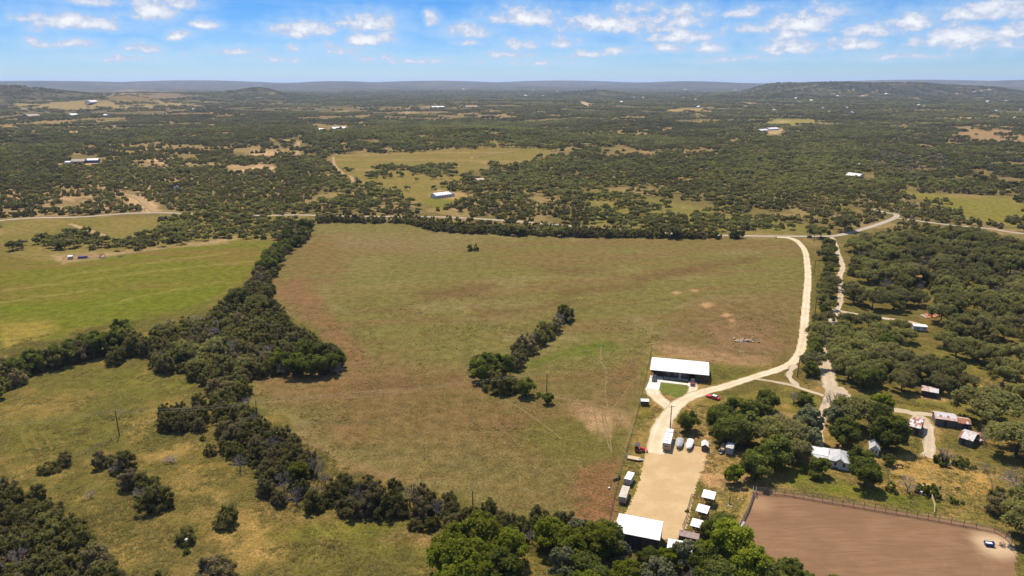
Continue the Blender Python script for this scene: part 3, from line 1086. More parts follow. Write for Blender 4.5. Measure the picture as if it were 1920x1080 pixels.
ribbon('farm_lane', [(1560, 445), (1567, 460), (1572, 478), (1580, 500), (1574, 520), (1576, 545), (1574, 570), (1560, 600), (1548, 640), (1546, 675), (1553, 705), (1556, 735), (1545, 765), (1535, 800), (1533, 850)],
       lambda t: 3.6 + 2.4 * (1 if .6 < t < .85 else 0), M['lane'], 'pale gravel lane under the oaks', .016, .5)
patch('lane_turnaround', [(1552, 722), (1580, 726), (1600, 745), (1590, 757), (1548, 752)], M['lane'], 'pale gravel turnaround under the oaks', .02, .6, .8)
ribbon('oak_lane', [(1560, 580), (1610, 590), (1660, 597), (1700, 602), (1735, 612)], 3.6, M['lane'], 'gravel lane to the white mobile home', .019, .5)
ribbon('barnyard_lane', [(1672, 768), (1700, 772), (1725, 781), (1740, 800), (1743, 830), (1740, 858)], 4.0, M['lane'], 'curved gravel lane between the rusty barns', .016, .6)
ribbon('barnyard_spur', [(1712, 775), (1740, 777), (1762, 781)], 3.2, M['lane'], 'short gravel spur to the white roofed barn', .02, .5)
ribbon('connecting_path', [(1408, 709), (1440, 714), (1475, 720), (1510, 731), (1545, 742)], 2.2, M['lane'], 'narrow gravel path linking driveway and lane', .019, .4)
ribbon('washout_path', [(1492, 684), (1482, 695), (1480, 706), (1490, 718), (1498, 726)], 2.6, M['lane'], 'short stony path beside the power pole', .028, .7)
for k, (p, w) in enumerate([([(860, 700), (890, 712), (940, 745), (990, 775), (1052, 822)], .7), ([(1127, 650), (1127, 675), (1137, 700), (1135, 735), (1140, 768)], .7), ([(1142, 770), (1165, 745), (1190, 710)], .5),
                            ([(1112, 765), (1120, 800), (1128, 830)], .6), ([(1128, 775), (1134, 805), (1140, 830), (1147, 850)], .8), ([(1132, 772), (1140, 805), (1148, 850)], .5),
                            ([(1225, 655), (1245, 630), (1275, 612)], .7), ([(968, 703), (1010, 690), (1080, 660), (1180, 648), (1230, 622), (1290, 600)], .6),
                            ([(640, 747), (760, 737), (880, 714)], .6), ([(1040, 745), (1100, 755), (1180, 775)], 1.2), ([(1085, 772), (1150, 780), (1188, 787)], .6), ([(1058, 862), (1092, 866)], .8),
                            ([(1735, 880), (1752, 905), (1776, 930)], .5), ([(1742, 878), (1760, 905), (1784, 930)], .5), ([(1188, 790), (1180, 815), (1172, 840)], .5)]):
    ribbon('dirt_track', p, w * .75, M['track2'], 'thin bare wheel track worn through the grass', .006 + .0005 * k, .16, cols=2)
for k, (p, w) in enumerate([([(625, 295), (628, 310), (645, 327), (658, 331), (662, 345)], 5), ([(880, 296), (900, 293), (965, 284)], 4), ([(888, 296), (882, 298)], 6), ([(1100, 358), (1160, 352), (1200, 352)], 4),
                            ([(1240, 350), (1300, 335)], 5), ([(210, 362), (255, 370), (275, 385), (292, 398)], 6), ([(130, 420), (160, 430), (200, 444)], 5), ([(230, 366), (310, 368)], 4),
                            ([(1480, 335), (1500, 330)], 5), ([(1482, 330), (1502, 336)], 4), ([(560, 268), (556, 293)], 7)]):
    ribbon('ranch_track', p, w, M['track'], 'bare ranch track among the trees', .15 + .01 * k, .8, cols=2)
patch('arena_dirt', [(1412, 922), (1430, 918), (1560, 938), (1760, 972), (1862, 990), (1892, 1004), (1905, 1030), (1910, 1130), (1640, 1180), (1540, 1110), (1470, 1060), (1400, 1010), (1384, 1000)], M['arena'], 'groomed brown dirt floor of the riding arena', .014, .6, .3)


# ------------------------------------------------------------------ trees
def leaf_mat(name, a, b, c_, transl=.3, var=.28):
    """foliage: leaf colour varies from clump to clump and from tree to tree"""
    m = bpy.data.materials.new(name)
    nt, N, L = nodes_of(m)
    av = N('ShaderNodeAttribute')
    av.attribute_name = 'leaf'
    oi = N('ShaderNodeObjectInfo')
    col = nmix(nt, av.outputs['Fac'], a, b)
    col = nmix(nt, nrange(nt, oi.outputs['Random'], .40, 1, 0, .9), col, c_)
    g = N('ShaderNodeNewGeometry')
    big = nmath(nt, 'ADD', nmath(nt, 'MULTIPLY', nnoise(nt, g.outputs['Position'], .025, 3, .6), .55), nmath(nt, 'MULTIPLY', nnoise(nt, g.outputs['Position'], .0035, 3, .6), .45))
    col = nmix(nt, 1, col, nmix(nt, nrange(nt, big, .40, .60), (1 - var, 1 - var, 1 - var), (1 + var, 1 + var, 1 + var * .8)), 'MULTIPLY')
    d = N('ShaderNodeBsdfDiffuse')
    L(col, d.inputs['Color'])
    t = N('ShaderNodeBsdfTranslucent')
    L(nmix(nt, 1, col, (1.1, 1.25, .7), 'MULTIPLY'), t.inputs['Color'])
    mx = N('ShaderNodeMixShader')
    mx.inputs[0].default_value = transl
    L(d.outputs[0], mx.inputs[1])
    L(t.outputs[0], mx.inputs[2])
    o = N('ShaderNodeOutputMaterial')
    L(mx.outputs[0], o.inputs['Surface'])
    return m


M['oak_leaf'] = leaf_mat('oak_leaves', (0.155, 0.142, 0.056), (0.259, 0.230, 0.095), (0.207, 0.175, 0.090), .6)
M['juniper_leaf'] = leaf_mat('juniper_leaves', (0.112, 0.099, 0.038), (0.201, 0.174, 0.066), (0.218, 0.167, 0.106), .6)
M['bright_leaf'] = leaf_mat('fresh_leaves', (0.140, 0.160, 0.019), (0.252, 0.256, 0.033), (0.196, 0.192, 0.031), .6)
M['elm_leaf'] = leaf_mat('elm_leaves', (0.104, 0.116, 0.027), (0.176, 0.182, 0.046), (0.148, 0.149, 0.046), .6)
M['lime_leaf'] = leaf_mat('lime_leaves', (.135, .165, .012), (.20, .22, .02), (.17, .19, .02), .45)
M['twig'] = leaf_mat('bare_twigs', (0.182, 0.145, 0.124), (0.282, 0.240, 0.215), (0.215, 0.178, 0.166), .0)
M['olive_leaf'] = leaf_mat('pale_leaves', (0.138, 0.138, 0.068), (0.204, 0.198, 0.116), (0.160, 0.154, 0.088), .4)
M['bark'] = mat('bark', (.075, .060, .048), (.045, .036, .03), 2.0, .95, stretch=(4, 4, 1))
M['bark_dead'] = mat('dead_bark', (.19, .165, .15), (.13, .11, .10), 2.0, .95, stretch=(4, 4, 1))

ICO = None


def ico(sub=1):
    bm = bmesh.new()
    bmesh.ops.create_icosphere(bm, subdivisions=sub, radius=1)
    v = np.array([p.co[:] for p in bm.verts])
    f = np.array([[q.index for q in p.verts] for p in bm.faces])
    bm.free()
    return v, f


ICO1, ICO2 = ico(1), ico(2)


def unit(v):
    return v / (np.linalg.norm(v, axis=1, keepdims=True) + 1e-9)


def crown_mesh(name, m, clumps, n_leaf, size, g, hull=.82, droop=.0, core=None):
    """clumps: (k,4) centre and radius; leaves sit on the clumps' outer skin, each a small bent quad; a loose inner body fills the clump"""
    vs, fs, lf = [], [], []
    o = 0
    cen = clumps[:, :3].mean(0)
    for cx, cy, cz, r in clumps:
        c = np.array((cx, cy, cz))
        tone = g.uniform(0, 1)
        if hull > 0:
            hv, hf = ICO1
            w = hv * (r * hull) * g.uniform(.72, 1.12, (len(hv), 1)) + c
            w[:, 2] = np.maximum(w[:, 2], .05)
            vs.append(w)
            fs.append(np.concatenate([hf, hf[:, 2:3]], 1) + o)
            lf.append(np.clip(tone * .6 + g.uniform(-.15, .15, len(hv)), 0, 1))
            o += len(hv)
        n = max(4, int(n_leaf * (r / clumps[:, 3].mean()) ** 2))
        out = unit((c - cen)[None, :] + 1e-3)
        d = unit(g.normal(size=(n, 3)) + out * .55 + np.array((0, 0, .35)))
        p = c + d * r * g.uniform(.72, 1.16, (n, 1))
        p[:, 2] = np.maximum(p[:, 2], .08)
        nn = unit(d + g.normal(size=(n, 3)) * .55)
        t = unit(np.cross(nn, g.normal(size=(n, 3))))
        b = np.cross(nn, t)
        s = size * g.uniform(.6, 1.35, (n, 1))
        q = np.stack([p - t * s - b * s * .6, p + t * s - b * s * .6, p + t * s * .7 + b * s * .8 + nn * s * .25, p - t * s * .7 + b * s * .8 + nn * s * .25], 1).reshape(-1, 3)
        vs.append(q)
        fs.append(np.arange(4 * n).reshape(n, 4) + o)
        lf.append(np.repeat(np.clip(tone * .6 + g.uniform(0, .4, n) * 1.0, 0, 1), 4))
        o += 4 * n
    v, f, l = np.concatenate(vs), np.concatenate(fs), np.concatenate(lf)
    t3 = np.concatenate([f[:, :3], f[:, [0, 2, 3]]])
    t3 = t3[(t3[:, 0] != t3[:, 1]) & (t3[:, 1] != t3[:, 2]) & (t3[:, 0] != t3[:, 2])]
    return np_mesh(name, v, t3, m, False, {'leaf': ('POINT', 'FLOAT', l.astype(np.float32))})


def oak_clumps(g, rad, h, n):
    """wide, domed, several lobes"""
    out = []
    lobes = [(0, 0)] + [(math.cos(a) * rad * .52, math.sin(a) * rad * .52) for a in g.uniform(0, 6.28) + np.arange(5) * 6.28 / 5 + g.uniform(-.3, .3, 5)]
    for i in range(n):
        lx, ly = lobes[g.integers(len(lobes))]
        a = g.uniform(0, 6.28)
        rr = rad * .42 * math.sqrt(g.uniform())
        x, y = lx + math.cos(a) * rr, ly + math.sin(a) * rr
        e = min(1, math.hypot(x, y) / rad)
        top = h * (.52 + .46 * math.sqrt(max(0, 1 - e * e)))
        z = top - g.uniform(0, .28) * h
        out.append((x, y, max(z, h * .34), rad * g.uniform(.14, .24)))
    return np.array(out)


def juniper_clumps(g, rad, h, n):
    """dense rounded bush down to the ground, its outline broken by a few stems"""
    out = []
    ph = g.uniform(0, 6.28, 4)
    lean = g.uniform(-.18, .18, 2) * rad
    for i in range(n):
        a = g.uniform(0, 6.28)
        t = 1 - math.sqrt(g.uniform(0, 1)) * .97
        bump = 1 + .16 * math.sin(2 * a + ph[0]) + .12 * math.sin(3 * a + ph[1]) + .12 * math.sin(7 * t + ph[2] + a)
        env = rad * .86 * bump * math.sqrt(max(0, 1 - (t * .97) ** 2.3)) * (.80 + .2 * min(1, t / .18))
        rr = env * g.uniform(.72, 1.0) if i % 4 else env * g.uniform(0, .7)
        out.append((math.cos(a) * rr + lean[0] * t, math.sin(a) * rr + lean[1] * t, h * (.03 + .93 * t * (1 + .10 * math.sin(a * 2 + ph[3]))), rad * g.uniform(.15, .24)))
    return np.array(out)


def round_clumps(g, rad, h, n):
    out = []
    for i in range(n):
        d = unit(g.normal(size=(1, 3)))[0]
        rr = g.uniform(.45, .95)
        out.append((d[0] * rad * rr * .85, d[1] * rad * rr * .85, h * .56 + d[2] * h * .40 * rr, rad * g.uniform(.16, .27)))
    return np.array(out)


def trunk_mesh(name, m, g, h, clumps, r0, limbs=5, lean=.5):
    mb = MB()
    top = Vector((g.uniform(-lean, lean), g.uniform(-lean, lean), h * .42))
    mid = Vector((top.x * .3 + g.uniform(-.2, .2), top.y * .3 + g.uniform(-.2, .2), h * .2))
    mb.tube([(0, 0, -.25), (0, 0, .15), mid, top], [r0 * 1.35, r0, r0 * .8, r0 * .6], 7)
    for c in clumps[g.permutation(len(clumps))[:limbs]]:
        e = Vector(c[:3])
        mb.tube([top, top.lerp(e, .5) + Vector((0, 0, g.uniform(-.1, .35) * r0 * 4)), e], [r0 * .5, r0 * .33, r0 * .12], 5)
    return mb.mesh(name, m, True)


def bare_mesh(name, m, g, rad, h, n, up=.45, w=.06):
    """leafless crown: forked twigs as thin three-sided sticks"""
    vs, fs, o = [], [], 0
    lf = []

    def stick(a, b, ra, rb):
        nonlocal o
        d = unit((b - a)[None])[0]
        u = unit(np.cross(d, g.normal(size=3))[None])[0]
        v = np.cross(d, u)
        for p, r in ((a, ra), (b, rb)):
            for k in range(3):
                t = 2.094 * k
                vs.append(p + (u * math.cos(t) + v * math.sin(t)) * r)
                lf.append(g.uniform())
        for k in range(3):
            fs.append((o + k, o + (k + 1) % 3, o + 3 + (k + 1) % 3))
            fs.append((o + k, o + 3 + (k + 1) % 3, o + 3 + k))
        o += 6

    def grow(p, d, ln, r, depth):
        q = p + d * ln
        stick(p, q, r, r * .65)
        if depth == 0:
            return
        for _ in range(n):
            nd = unit((d + g.normal(size=3) * .62 + np.array((0, 0, up * .3)))[None])[0]
            grow(q, nd, ln * g.uniform(.55, .85), r * .6, depth - 1)

    for k in range(6):
        a = k * 1.05 + g.uniform(-.3, .3)
        d = unit(np.array((math.cos(a) * .75, math.sin(a) * .75, g.uniform(.5, 1.2)))[None])[0]
        grow(np.array((0, 0, h * .22)), d, rad * .42, w * 2.4, 4)
    vs = np.array(vs)
    vs[:, :2] *= rad / max(np.abs(vs[:, :2]).max(), 1e-3)
    vs[:, 2] *= h / max(vs[:, 2].max(), 1e-3)
    vs[:, 2] = np.maximum(vs[:, 2], .1)
    return np_mesh(name, vs, np.array(fs), m, False, {'leaf': ('POINT', 'FLOAT', np.array(lf, np.float32))})


LIB = {}


def build_library():
    spec = {
        'live_oak': (oak_clumps, 'oak_leaf', 6.0, 7.4, 60, 78, .21, .34, 6, 'bark'),
        'juniper': (juniper_clumps, 'juniper_leaf', 3.3, 5.4, 66, 46, .15, .18, 3, 'bark'),
        'elm_tree': (round_clumps, 'elm_leaf', 4.4, 7.6, 56, 72, .20, .26, 5, 'bark'),
        'pecan_tree': (round_clumps, 'bright_leaf', 4.8, 8.6, 60, 80, .21, .28, 5, 'bark'),
        'lime_tree': (round_clumps, 'lime_leaf', 3.0, 5.4, 26, 80, .22, .18, 4, 'bark'),
        'olive_tree': (round_clumps, 'olive_leaf', 4.0, 7.5, 30, 80, .24, .22, 5, 'bark'),
        'bush': (juniper_clumps, 'elm_leaf', 1.7, 2.2, 26, 40, .13, .07, 2, 'bark'),
        'shrub': (round_clumps, 'elm_leaf', 1.8, 2.6, 13, 60, .15, .07, 3, 'bark'),
    }
    for kind, (fn, lm, rad, h, nc, nl, sz, tr, limbs, bk) in spec.items():
        for v in range({'live_oak': 7, 'juniper': 7}.get(kind, 3)):
            g = np.random.default_rng(hash_seed(kind, v))
            cl = fn(g, rad, h, nc)
            hull = .78 if kind != 'lime_tree' else .7
            LIB.setdefault(kind, []).append((crown_mesh(kind + '_crown', M[lm], cl, nl, sz, g, hull), trunk_mesh(kind + '_trunk', M[bk], g, h, cl, tr, limbs), rad, h))
    for v in range(4):
        g = np.random.default_rng(900 + v)
        cr = bare_mesh('bare_tree_crown', M['twig'], g, 3.2, 5.0, 3)
        mb = MB().tube([(0, 0, -.2), (.05, .1, .5), (0, .1, 1.3)], [.24, .18, .14], 6)
        LIB.setdefault('bare_tree', []).append((cr, mb.mesh('bare_tree_trunk', M['bark_dead'], True), 3.2, 5.0))


def hash_seed(kind, v):
    return sum(ord(c) * (i + 3) for i, c in enumerate(kind)) * 10 + v


build_library()
CAND = []          # kind, x, y, scale, zone
TAKEN = {}


def free(x, y, d):
    k = (int(x // 4), int(y // 4))
    n = int(d // 4) + 1
    for i in range(k[0] - n, k[0] + n + 1):
        for j in range(k[1] - n, k[1] + n + 1):
            for (a, b, r) in TAKEN.get((i, j), ()):
                if (a - x) ** 2 + (b - y) ** 2 < max(d, r) ** 2:
                    return False
    return True


def take(x, y, d):
    TAKEN.setdefault((int(x // 4), int(y // 4)), []).append((x, y, d))


def put(kind, px, py, wpx, label=None, group=None, hs=1.0, d=None):
    """a tree whose foot is seen at (px, py) and whose crown is wpx wide in the photograph"""
    x, y = at(px, py)
    ppm = FPX / math.hypot(math.hypot(x, y), CAMH)
    rad = LIB[kind][0][2]
    s = wpx / ppm / (2 * rad)
    CAND.append(dict(kind=kind, x=x, y=y, s=s, hs=hs, zone=None, label=label, group=group, pri=1))
    take(x, y, rad * s * (.7 if d is None else d))


KEEP_OPEN = [[(1545, 444), (1600, 437), (1640, 427), (1672, 414), (1690, 404), (1702, 412), (1680, 430), (1650, 442), (1600, 452), (1550, 452)],
             [(-30, 418), (0, 414), (60, 409), (150, 407), (300, 399), (345, 401), (345, 410), (300, 410), (150, 419), (60, 422), (-30, 432)],
             [(528, 403), (597, 404), (597, 413), (530, 413)], [(1352, 441), (1545, 442), (1545, 452), (1352, 450)],
             [(1740, 417), (1810, 423), (1935, 439), (1935, 449), (1800, 434), (1740, 427)],
             [(1582, 515), (1600, 520), (1650, 540), (1672, 560), (1630, 562), (1590, 545)], [(1690, 498), (1745, 503), (1775, 522), (1715, 524)], [(1745, 470), (1790, 476), (1780, 486), (1745, 480)],
             [(1630, 480), (1662, 478), (1657, 493), (1630, 495)], [(1808, 489), (1842, 493), (1837, 506), (1806, 503)], [(1680, 580), (1722, 584), (1717, 597), (1680, 595)], [(1725, 455), (1760, 457), (1750, 466), (1722, 464)],
             [(1600, 470), (1622, 468), (1615, 484)], [(1840, 520), (1900, 530), (1890, 545), (1845, 536)], [(1700, 545), (1760, 552), (1745, 566), (1700, 560)]]


def kept_open(xs, ys):
    px, py = project(np.asarray(xs, float), np.asarray(ys, float), terrain(xs, ys))
    k = np.zeros(px.shape, bool)
    for p in KEEP_OPEN:
        k |= poly_sd(px, py, np.array(p, float)) < 0
    return k


def wood(zone, poly, kinds, spacing, size=(.75, 1.2), tries=None, far=False):
    size = (size[0] * 1.12, size[1] * 1.12)
    rng = np.random.default_rng(int(sum(p[0] * 3 + p[1] * 7 for p in poly)) % 100003 + 11)
    """fill a patch of ground with trees"""
    w = np.array(atv(poly))
    x0, y0 = w.min(0)
    x1, y1 = w.max(0)
    n = tries or int((x1 - x0) * (y1 - y0) / spacing ** 2 * 16)
    xs, ys = rng.uniform(x0, x1, n), rng.uniform(y0, y1, n)
    ins = (poly_sd(xs, ys, w) < 0) & ~kept_open(xs, ys)
    names = [k for k, _ in kinds]
    ww = np.array([p for _, p in kinds], float)
    ww /= ww.sum()
    for x, y in zip(xs[ins], ys[ins]):
        kind = names[rng.choice(len(names), p=ww)]
        s = rng.uniform(*size)
        d = spacing * (.8 + .4 * rng.random())
        if kind == 'live_oak':
            d *= 1.25
        if free(x, y, d):
            take(x, y, d)
            CAND.append(dict(kind=kind, x=float(x), y=float(y), s=float(s), hs=float(rng.uniform(.85, 1.15)), zone=zone, label=None, group=None, pri=0))


# --- trees that stand alone or can be told apart
put('juniper', 216, 681, 33, 'lone dark juniper standing just below the long hedge', None)
put('juniper', 397, 852, 22, 'small green rounded juniper beside the thicket, nearest the pale footpath')
put('bush', 381, 825, 12, 'small dark bush above the little green juniper by the thicket')
put('juniper', 122, 872, 26, 'rounded juniper, larger of the pair on the old stone line')
put('juniper', 95, 884, 30, 'low juniper, smaller of the pair on the old stone line', hs=.65)
for k, (px, py, w, lb) in enumerate([(196, 872, 34, 'juniper at the top of the short diagonal clump in the meadow'), (230, 882, 40, 'second juniper down the short diagonal clump in the meadow'), (250, 912, 40, 'third juniper down the short diagonal clump, mid way'),
                                     (277, 918, 42, 'fourth juniper down the short diagonal clump in the meadow'), (283, 952, 48, 'juniper at the low left of the short diagonal clump'), (306, 950, 42, 'juniper at the low right end of the short diagonal clump')]):
    put('juniper', px, py, w, lb, 'junipers of the short diagonal clump', d=.35)
put('bare_tree', 222, 886, 30, 'grey leafless bush inside the short diagonal clump', d=.2)
put('bare_tree', 268, 940, 34, 'grey leafless bush at the foot of the short diagonal clump', d=.2)
put('juniper', 426, 984, 46, 'lone dark juniper, largest of three in the open yellow meadow', hs=.85)
put('juniper', 348, 1015, 36, 'lone rounded juniper above the white topped post in the meadow', hs=.8)
put('bush', 350, 1038, 14, 'tiny juniper with a pale feeder beside it in the meadow')
put('juniper', 408, 1090, 70, 'big dusty juniper cut by the bottom edge of the meadow', hs=.8)
put('bare_tree', 400, 1085, 40, 'grey leafless bush at the foot of the big dusty juniper', d=.2)
put('bush', 296, 1078, 12, 'tiny dark bush at the bottom of the meadow')
put('bare_tree', 170, 933, 26, 'grey leafless bush alone in the meadow beside the diagonal clump', hs=.5)
put('bare_tree', 320, 866, 34, 'fallen grey brush lying in the yellow meadow', hs=.3)
put('bare_tree', 137, 680, 26, 'pale leafless tree at the foot of the long hedge')
put('juniper', 780, 990, 28, 'dark low juniper, western one of a pair by the bare bank', hs=.75)
put('juniper', 808, 988, 36, 'dark low juniper, eastern one of a pair by the bare bank', hs=.75)
put('bush', 881, 470, 13, 'dark shrub, left one of two alone in the big field', hs=1.5)
put('bush', 892, 470, 13, 'dark shrub, right one of two alone in the big field', hs=1.4)
put('pecan_tree', 558, 906, 44, 'only bright green tree inside the dark thicket between meadow and field', d=.4)
put('bare_tree', 437, 674, 46, 'largest pale grey leafless tree in the triangular thicket', d=.5)
put('bare_tree', 400, 640, 36, 'grey leafless tree above the palest one in the triangular thicket', d=.4)
for k, (px, py, w, lb) in enumerate([(452, 738, 40, 'juniper at the neck where the triangular thicket narrows, upper one'), (440, 752, 42, 'juniper at the neck below the triangular thicket, middle one'), (425, 764, 40, 'juniper at the neck below the triangular thicket, lowest one'),
                                     (262, 662, 42, 'juniper joining the long hedge to the triangular thicket, left one'), (284, 655, 44, 'juniper joining the long hedge to the triangular thicket, right one'), (238, 652, 40, 'juniper in the long hedge just left of the joining pair')]):
    put('juniper', px, py, w, lb, 'junipers joining hedge and thicket', d=.3)
for k, (px, py, w, kd, lb) in enumerate([(528, 694, 46, 'elm_tree', 'leafy tree at the near edge of the thicket point, first from the left'), (556, 703, 48, 'elm_tree', 'leafy tree at the near edge of the thicket point, second from the left'),
                                         (586, 705, 48, 'elm_tree', 'leafy tree at the near edge of the thicket point, third from the left'), (614, 702, 46, 'elm_tree', 'leafy tree at the near edge of the thicket point, fourth from the left'),
                                         (632, 690, 40, 'elm_tree', 'leafy tree at the very tip of the thicket point'), (575, 680, 46, 'elm_tree', 'leafy tree in the second rank of the thicket point, left one'), (605, 678, 44, 'elm_tree', 'leafy tree in the second rank of the thicket point, right one'),
                                         (62, 697, 42, 'elm_tree', 'leafy tree near the left end of the green field hedge'), (92, 690, 44, 'juniper', 'juniper in the left stretch of the green field hedge'), (120, 684, 44, 'elm_tree', 'leafy tree in the left stretch of the green field hedge'),
                                         (150, 675, 44, 'juniper', 'juniper left of the lone tree along the green field hedge'), (180, 668, 44, 'elm_tree', 'leafy tree behind the lone tree along the green field hedge'), (212, 658, 42, 'elm_tree', 'leafy tree right of the lone tree along the green field hedge')]):
    put(kd, px, py, w, lb, 'trees along thicket point and hedge', d=.35)
# the island of trees in the field
put('elm_tree', 908, 714, 62, 'big leafy oak at the lower left end of the field island')
put('juniper', 905, 700, 44, 'dark juniper on the left edge of the field island', d=.3)
put('juniper', 934, 734, 50, 'dark juniper at the front of the field island under the wires', d=.3)
put('juniper', 955, 736, 36, 'smaller juniper at the front right of the field island', d=.3)
put('elm_tree', 942, 706, 54, 'rounded tree behind the front junipers of the field island', d=.4)
for k, (px, py, w, kd, lb) in enumerate([(962, 690, 42, 'juniper', 'third from the broad end'), (974, 672, 40, 'juniper', 'fourth from the broad end'), (988, 662, 42, 'juniper', 'fifth from the broad end'), (1000, 648, 38, 'bare_tree', 'leafless, mid way'),
                                         (1010, 646, 40, 'juniper', 'mid way along'), (1024, 634, 38, 'juniper', 'beyond the leafless one'), (1036, 622, 36, 'juniper', 'fourth from the tip'), (1047, 610, 30, 'bare_tree', 'leafless, near the tip'),
                                         (1056, 604, 30, 'juniper', 'just before the tip'), (1062, 600, 30, 'juniper', 'low, below the tip tree')]):
    put(kd, px, py, w, ('grey bare tree' if kd == 'bare_tree' else 'dark juniper') + ' of the field island, ' + lb, 'trees of the field island', d=.3)
put('elm_tree', 1059, 598, 34, 'dark leafy tree at the far tip of the field island', d=.3)
put('elm_tree', 986, 742, 42, 'round dark tree beside the field island, left of the pole')
put('elm_tree', 1027, 757, 26, 'small round tree at the foot of the field power pole')
put('bush', 1010, 742, 12, 'low bush between two round trees in the field')
# farmyard trees
put('elm_tree', 1290, 808, 44, 'round oak with bare earth below, above the parked boats')
put('elm_tree', 1437, 770, 46, 'tall dark tree alone on the grass above the grove')
for px, py, w, kd, lb in [(1348, 810, 60, 'elm_tree', 'dark oak at the left edge of the farmyard grove'), (1382, 800, 66, 'elm_tree', 'dark oak at the top of the farmyard grove'), (1395, 835, 72, 'elm_tree', 'broad dark oak in the middle of the farmyard grove'),
                          (1360, 830, 60, 'elm_tree', 'dark oak behind the grey camper'), (1425, 785, 44, 'elm_tree', 'small oak at the upper right of the farmyard grove'), (1440, 840, 78, 'live_oak', 'broad oak in the heart of the farmyard grove'),
                          (1475, 835, 74, 'live_oak', 'oak in the farmyard grove towards the white farmhouse'), (1450, 880, 70, 'elm_tree', 'dark oak low in the farmyard grove'), (1415, 900, 62, 'elm_tree', 'oak beside the lime green tree'),
                          (1490, 868, 60, 'live_oak', 'oak at the lower right of the farmyard grove'), (1508, 820, 60, 'olive_tree', 'tall grey leaved tree beside the lane above the farmhouse')]:
    put(kd, px, py, w, lb, 'trees of the farmyard grove', d=.3)
put('lime_tree', 1376, 908, 40, 'lime green tree at the corner of the gravel yard')
put('elm_tree', 1534, 890, 38, 'small dark tree in front of the white farmhouse')
put('elm_tree', 1528, 898, 26, 'low bush before the porch of the white farmhouse', hs=.7)
put('elm_tree', 1620, 912, 58, 'large round tree in front of the small white cottage')
put('elm_tree', 1612, 882, 48, 'leafy tree between the farmhouse and the small cottage', d=.4)
put('elm_tree', 1665, 872, 22, 'small slender tree at the corner of the dry paddock')
put('elm_tree', 1580, 836, 56, 'bright leafy tree behind the white farmhouse')
put('live_oak', 1602, 800, 78, 'spreading oak beside the lane behind the farmhouse')
put('olive_tree', 1562, 802, 44, 'pale leafy tree between lane and farmhouse', d=.4)
put('pecan_tree', 1652, 775, 40, 'bright green tree behind the rusty barn, uphill', d=.4)
put('elm_tree', 1662, 840, 66, 'dense tree left of the striped rusty barn')
put('elm_tree', 1650, 812, 62, 'leafy tree behind the dense tree by the striped barn', d=.4)
put('bare_tree', 1562, 776, 50, 'bare spreading tree standing on the pale gravel turnaround', hs=1.1)
put('bare_tree', 1488, 756, 28, 'small leafless tree left of the green bush by the path')
put('elm_tree', 1506, 756, 40, 'green bush beside the gravel path', hs=.6)
put('bare_tree', 1462, 792, 26, 'small leafless tree above the grove')
put('olive_tree', 1520, 845, 44, 'grey leaved tree on the edge of the lane', d=.4)
put('bare_tree', 1700, 922, 38, 'bare tree with a green skirt in the dry paddock')
put('bush', 1672, 921, 22, 'round green bush at the left end of the paddock row')
put('bush', 1743, 930, 26, 'round green bush at the corner of the paddock fence', hs=1.3)
put('bush', 1726, 922, 22, 'low bush mid way along the paddock row')
put('bare_tree', 1770, 868, 34, 'thin leafless tree over a dark bush by the paddock')
put('bush', 1766, 870, 26, 'dark bush under the thin leafless tree')
put('bush', 1801, 874, 24, 'round dark bush beyond the paddock')
put('bush', 1826, 878, 9, 'tiny bush on the paddock fence line')
put('bare_tree', 1846, 882, 16, 'thin grey tree at the far corner of the paddock')
put('bush', 1786, 942, 16, 'small bush on the lower paddock fence')
put('bush', 1805, 945, 8, 'tiny bush on the lower paddock fence')
put('juniper', 1866, 935, 26, 'tall narrow dark juniper at the end of the paddock')
put('juniper', 1874, 962, 40, 'dark juniper low at the end of the paddock')
put('bare_tree', 1908, 930, 60, 'big grey leafless tree at the edge beside the paddock')
put('live_oak', 1850, 788, 104, 'huge spreading oak right of the rusty barns, upper one', hs=.72)
put('live_oak', 1905, 856, 104, 'huge spreading oak right of the rusty barns, lower one', hs=.72)
put('bare_tree', 1845, 830, 30, 'bare shrub beside the small rusty lean-to')
put('live_oak', 1915, 1010, 80, 'oak overhanging the pale end of the arena')
put('live_oak', 1925, 965, 60, 'oak at the edge above the arena', d=.4)
put('elm_tree', 1350, 1012, 58, 'round dark tree between the carports and the arena')
put('elm_tree', 1326, 1008, 34, 'dark tree behind the third carport', d=.4)
put('bush', 1288, 960, 8, 'tiny bush at the edge of the gravel by the carports')
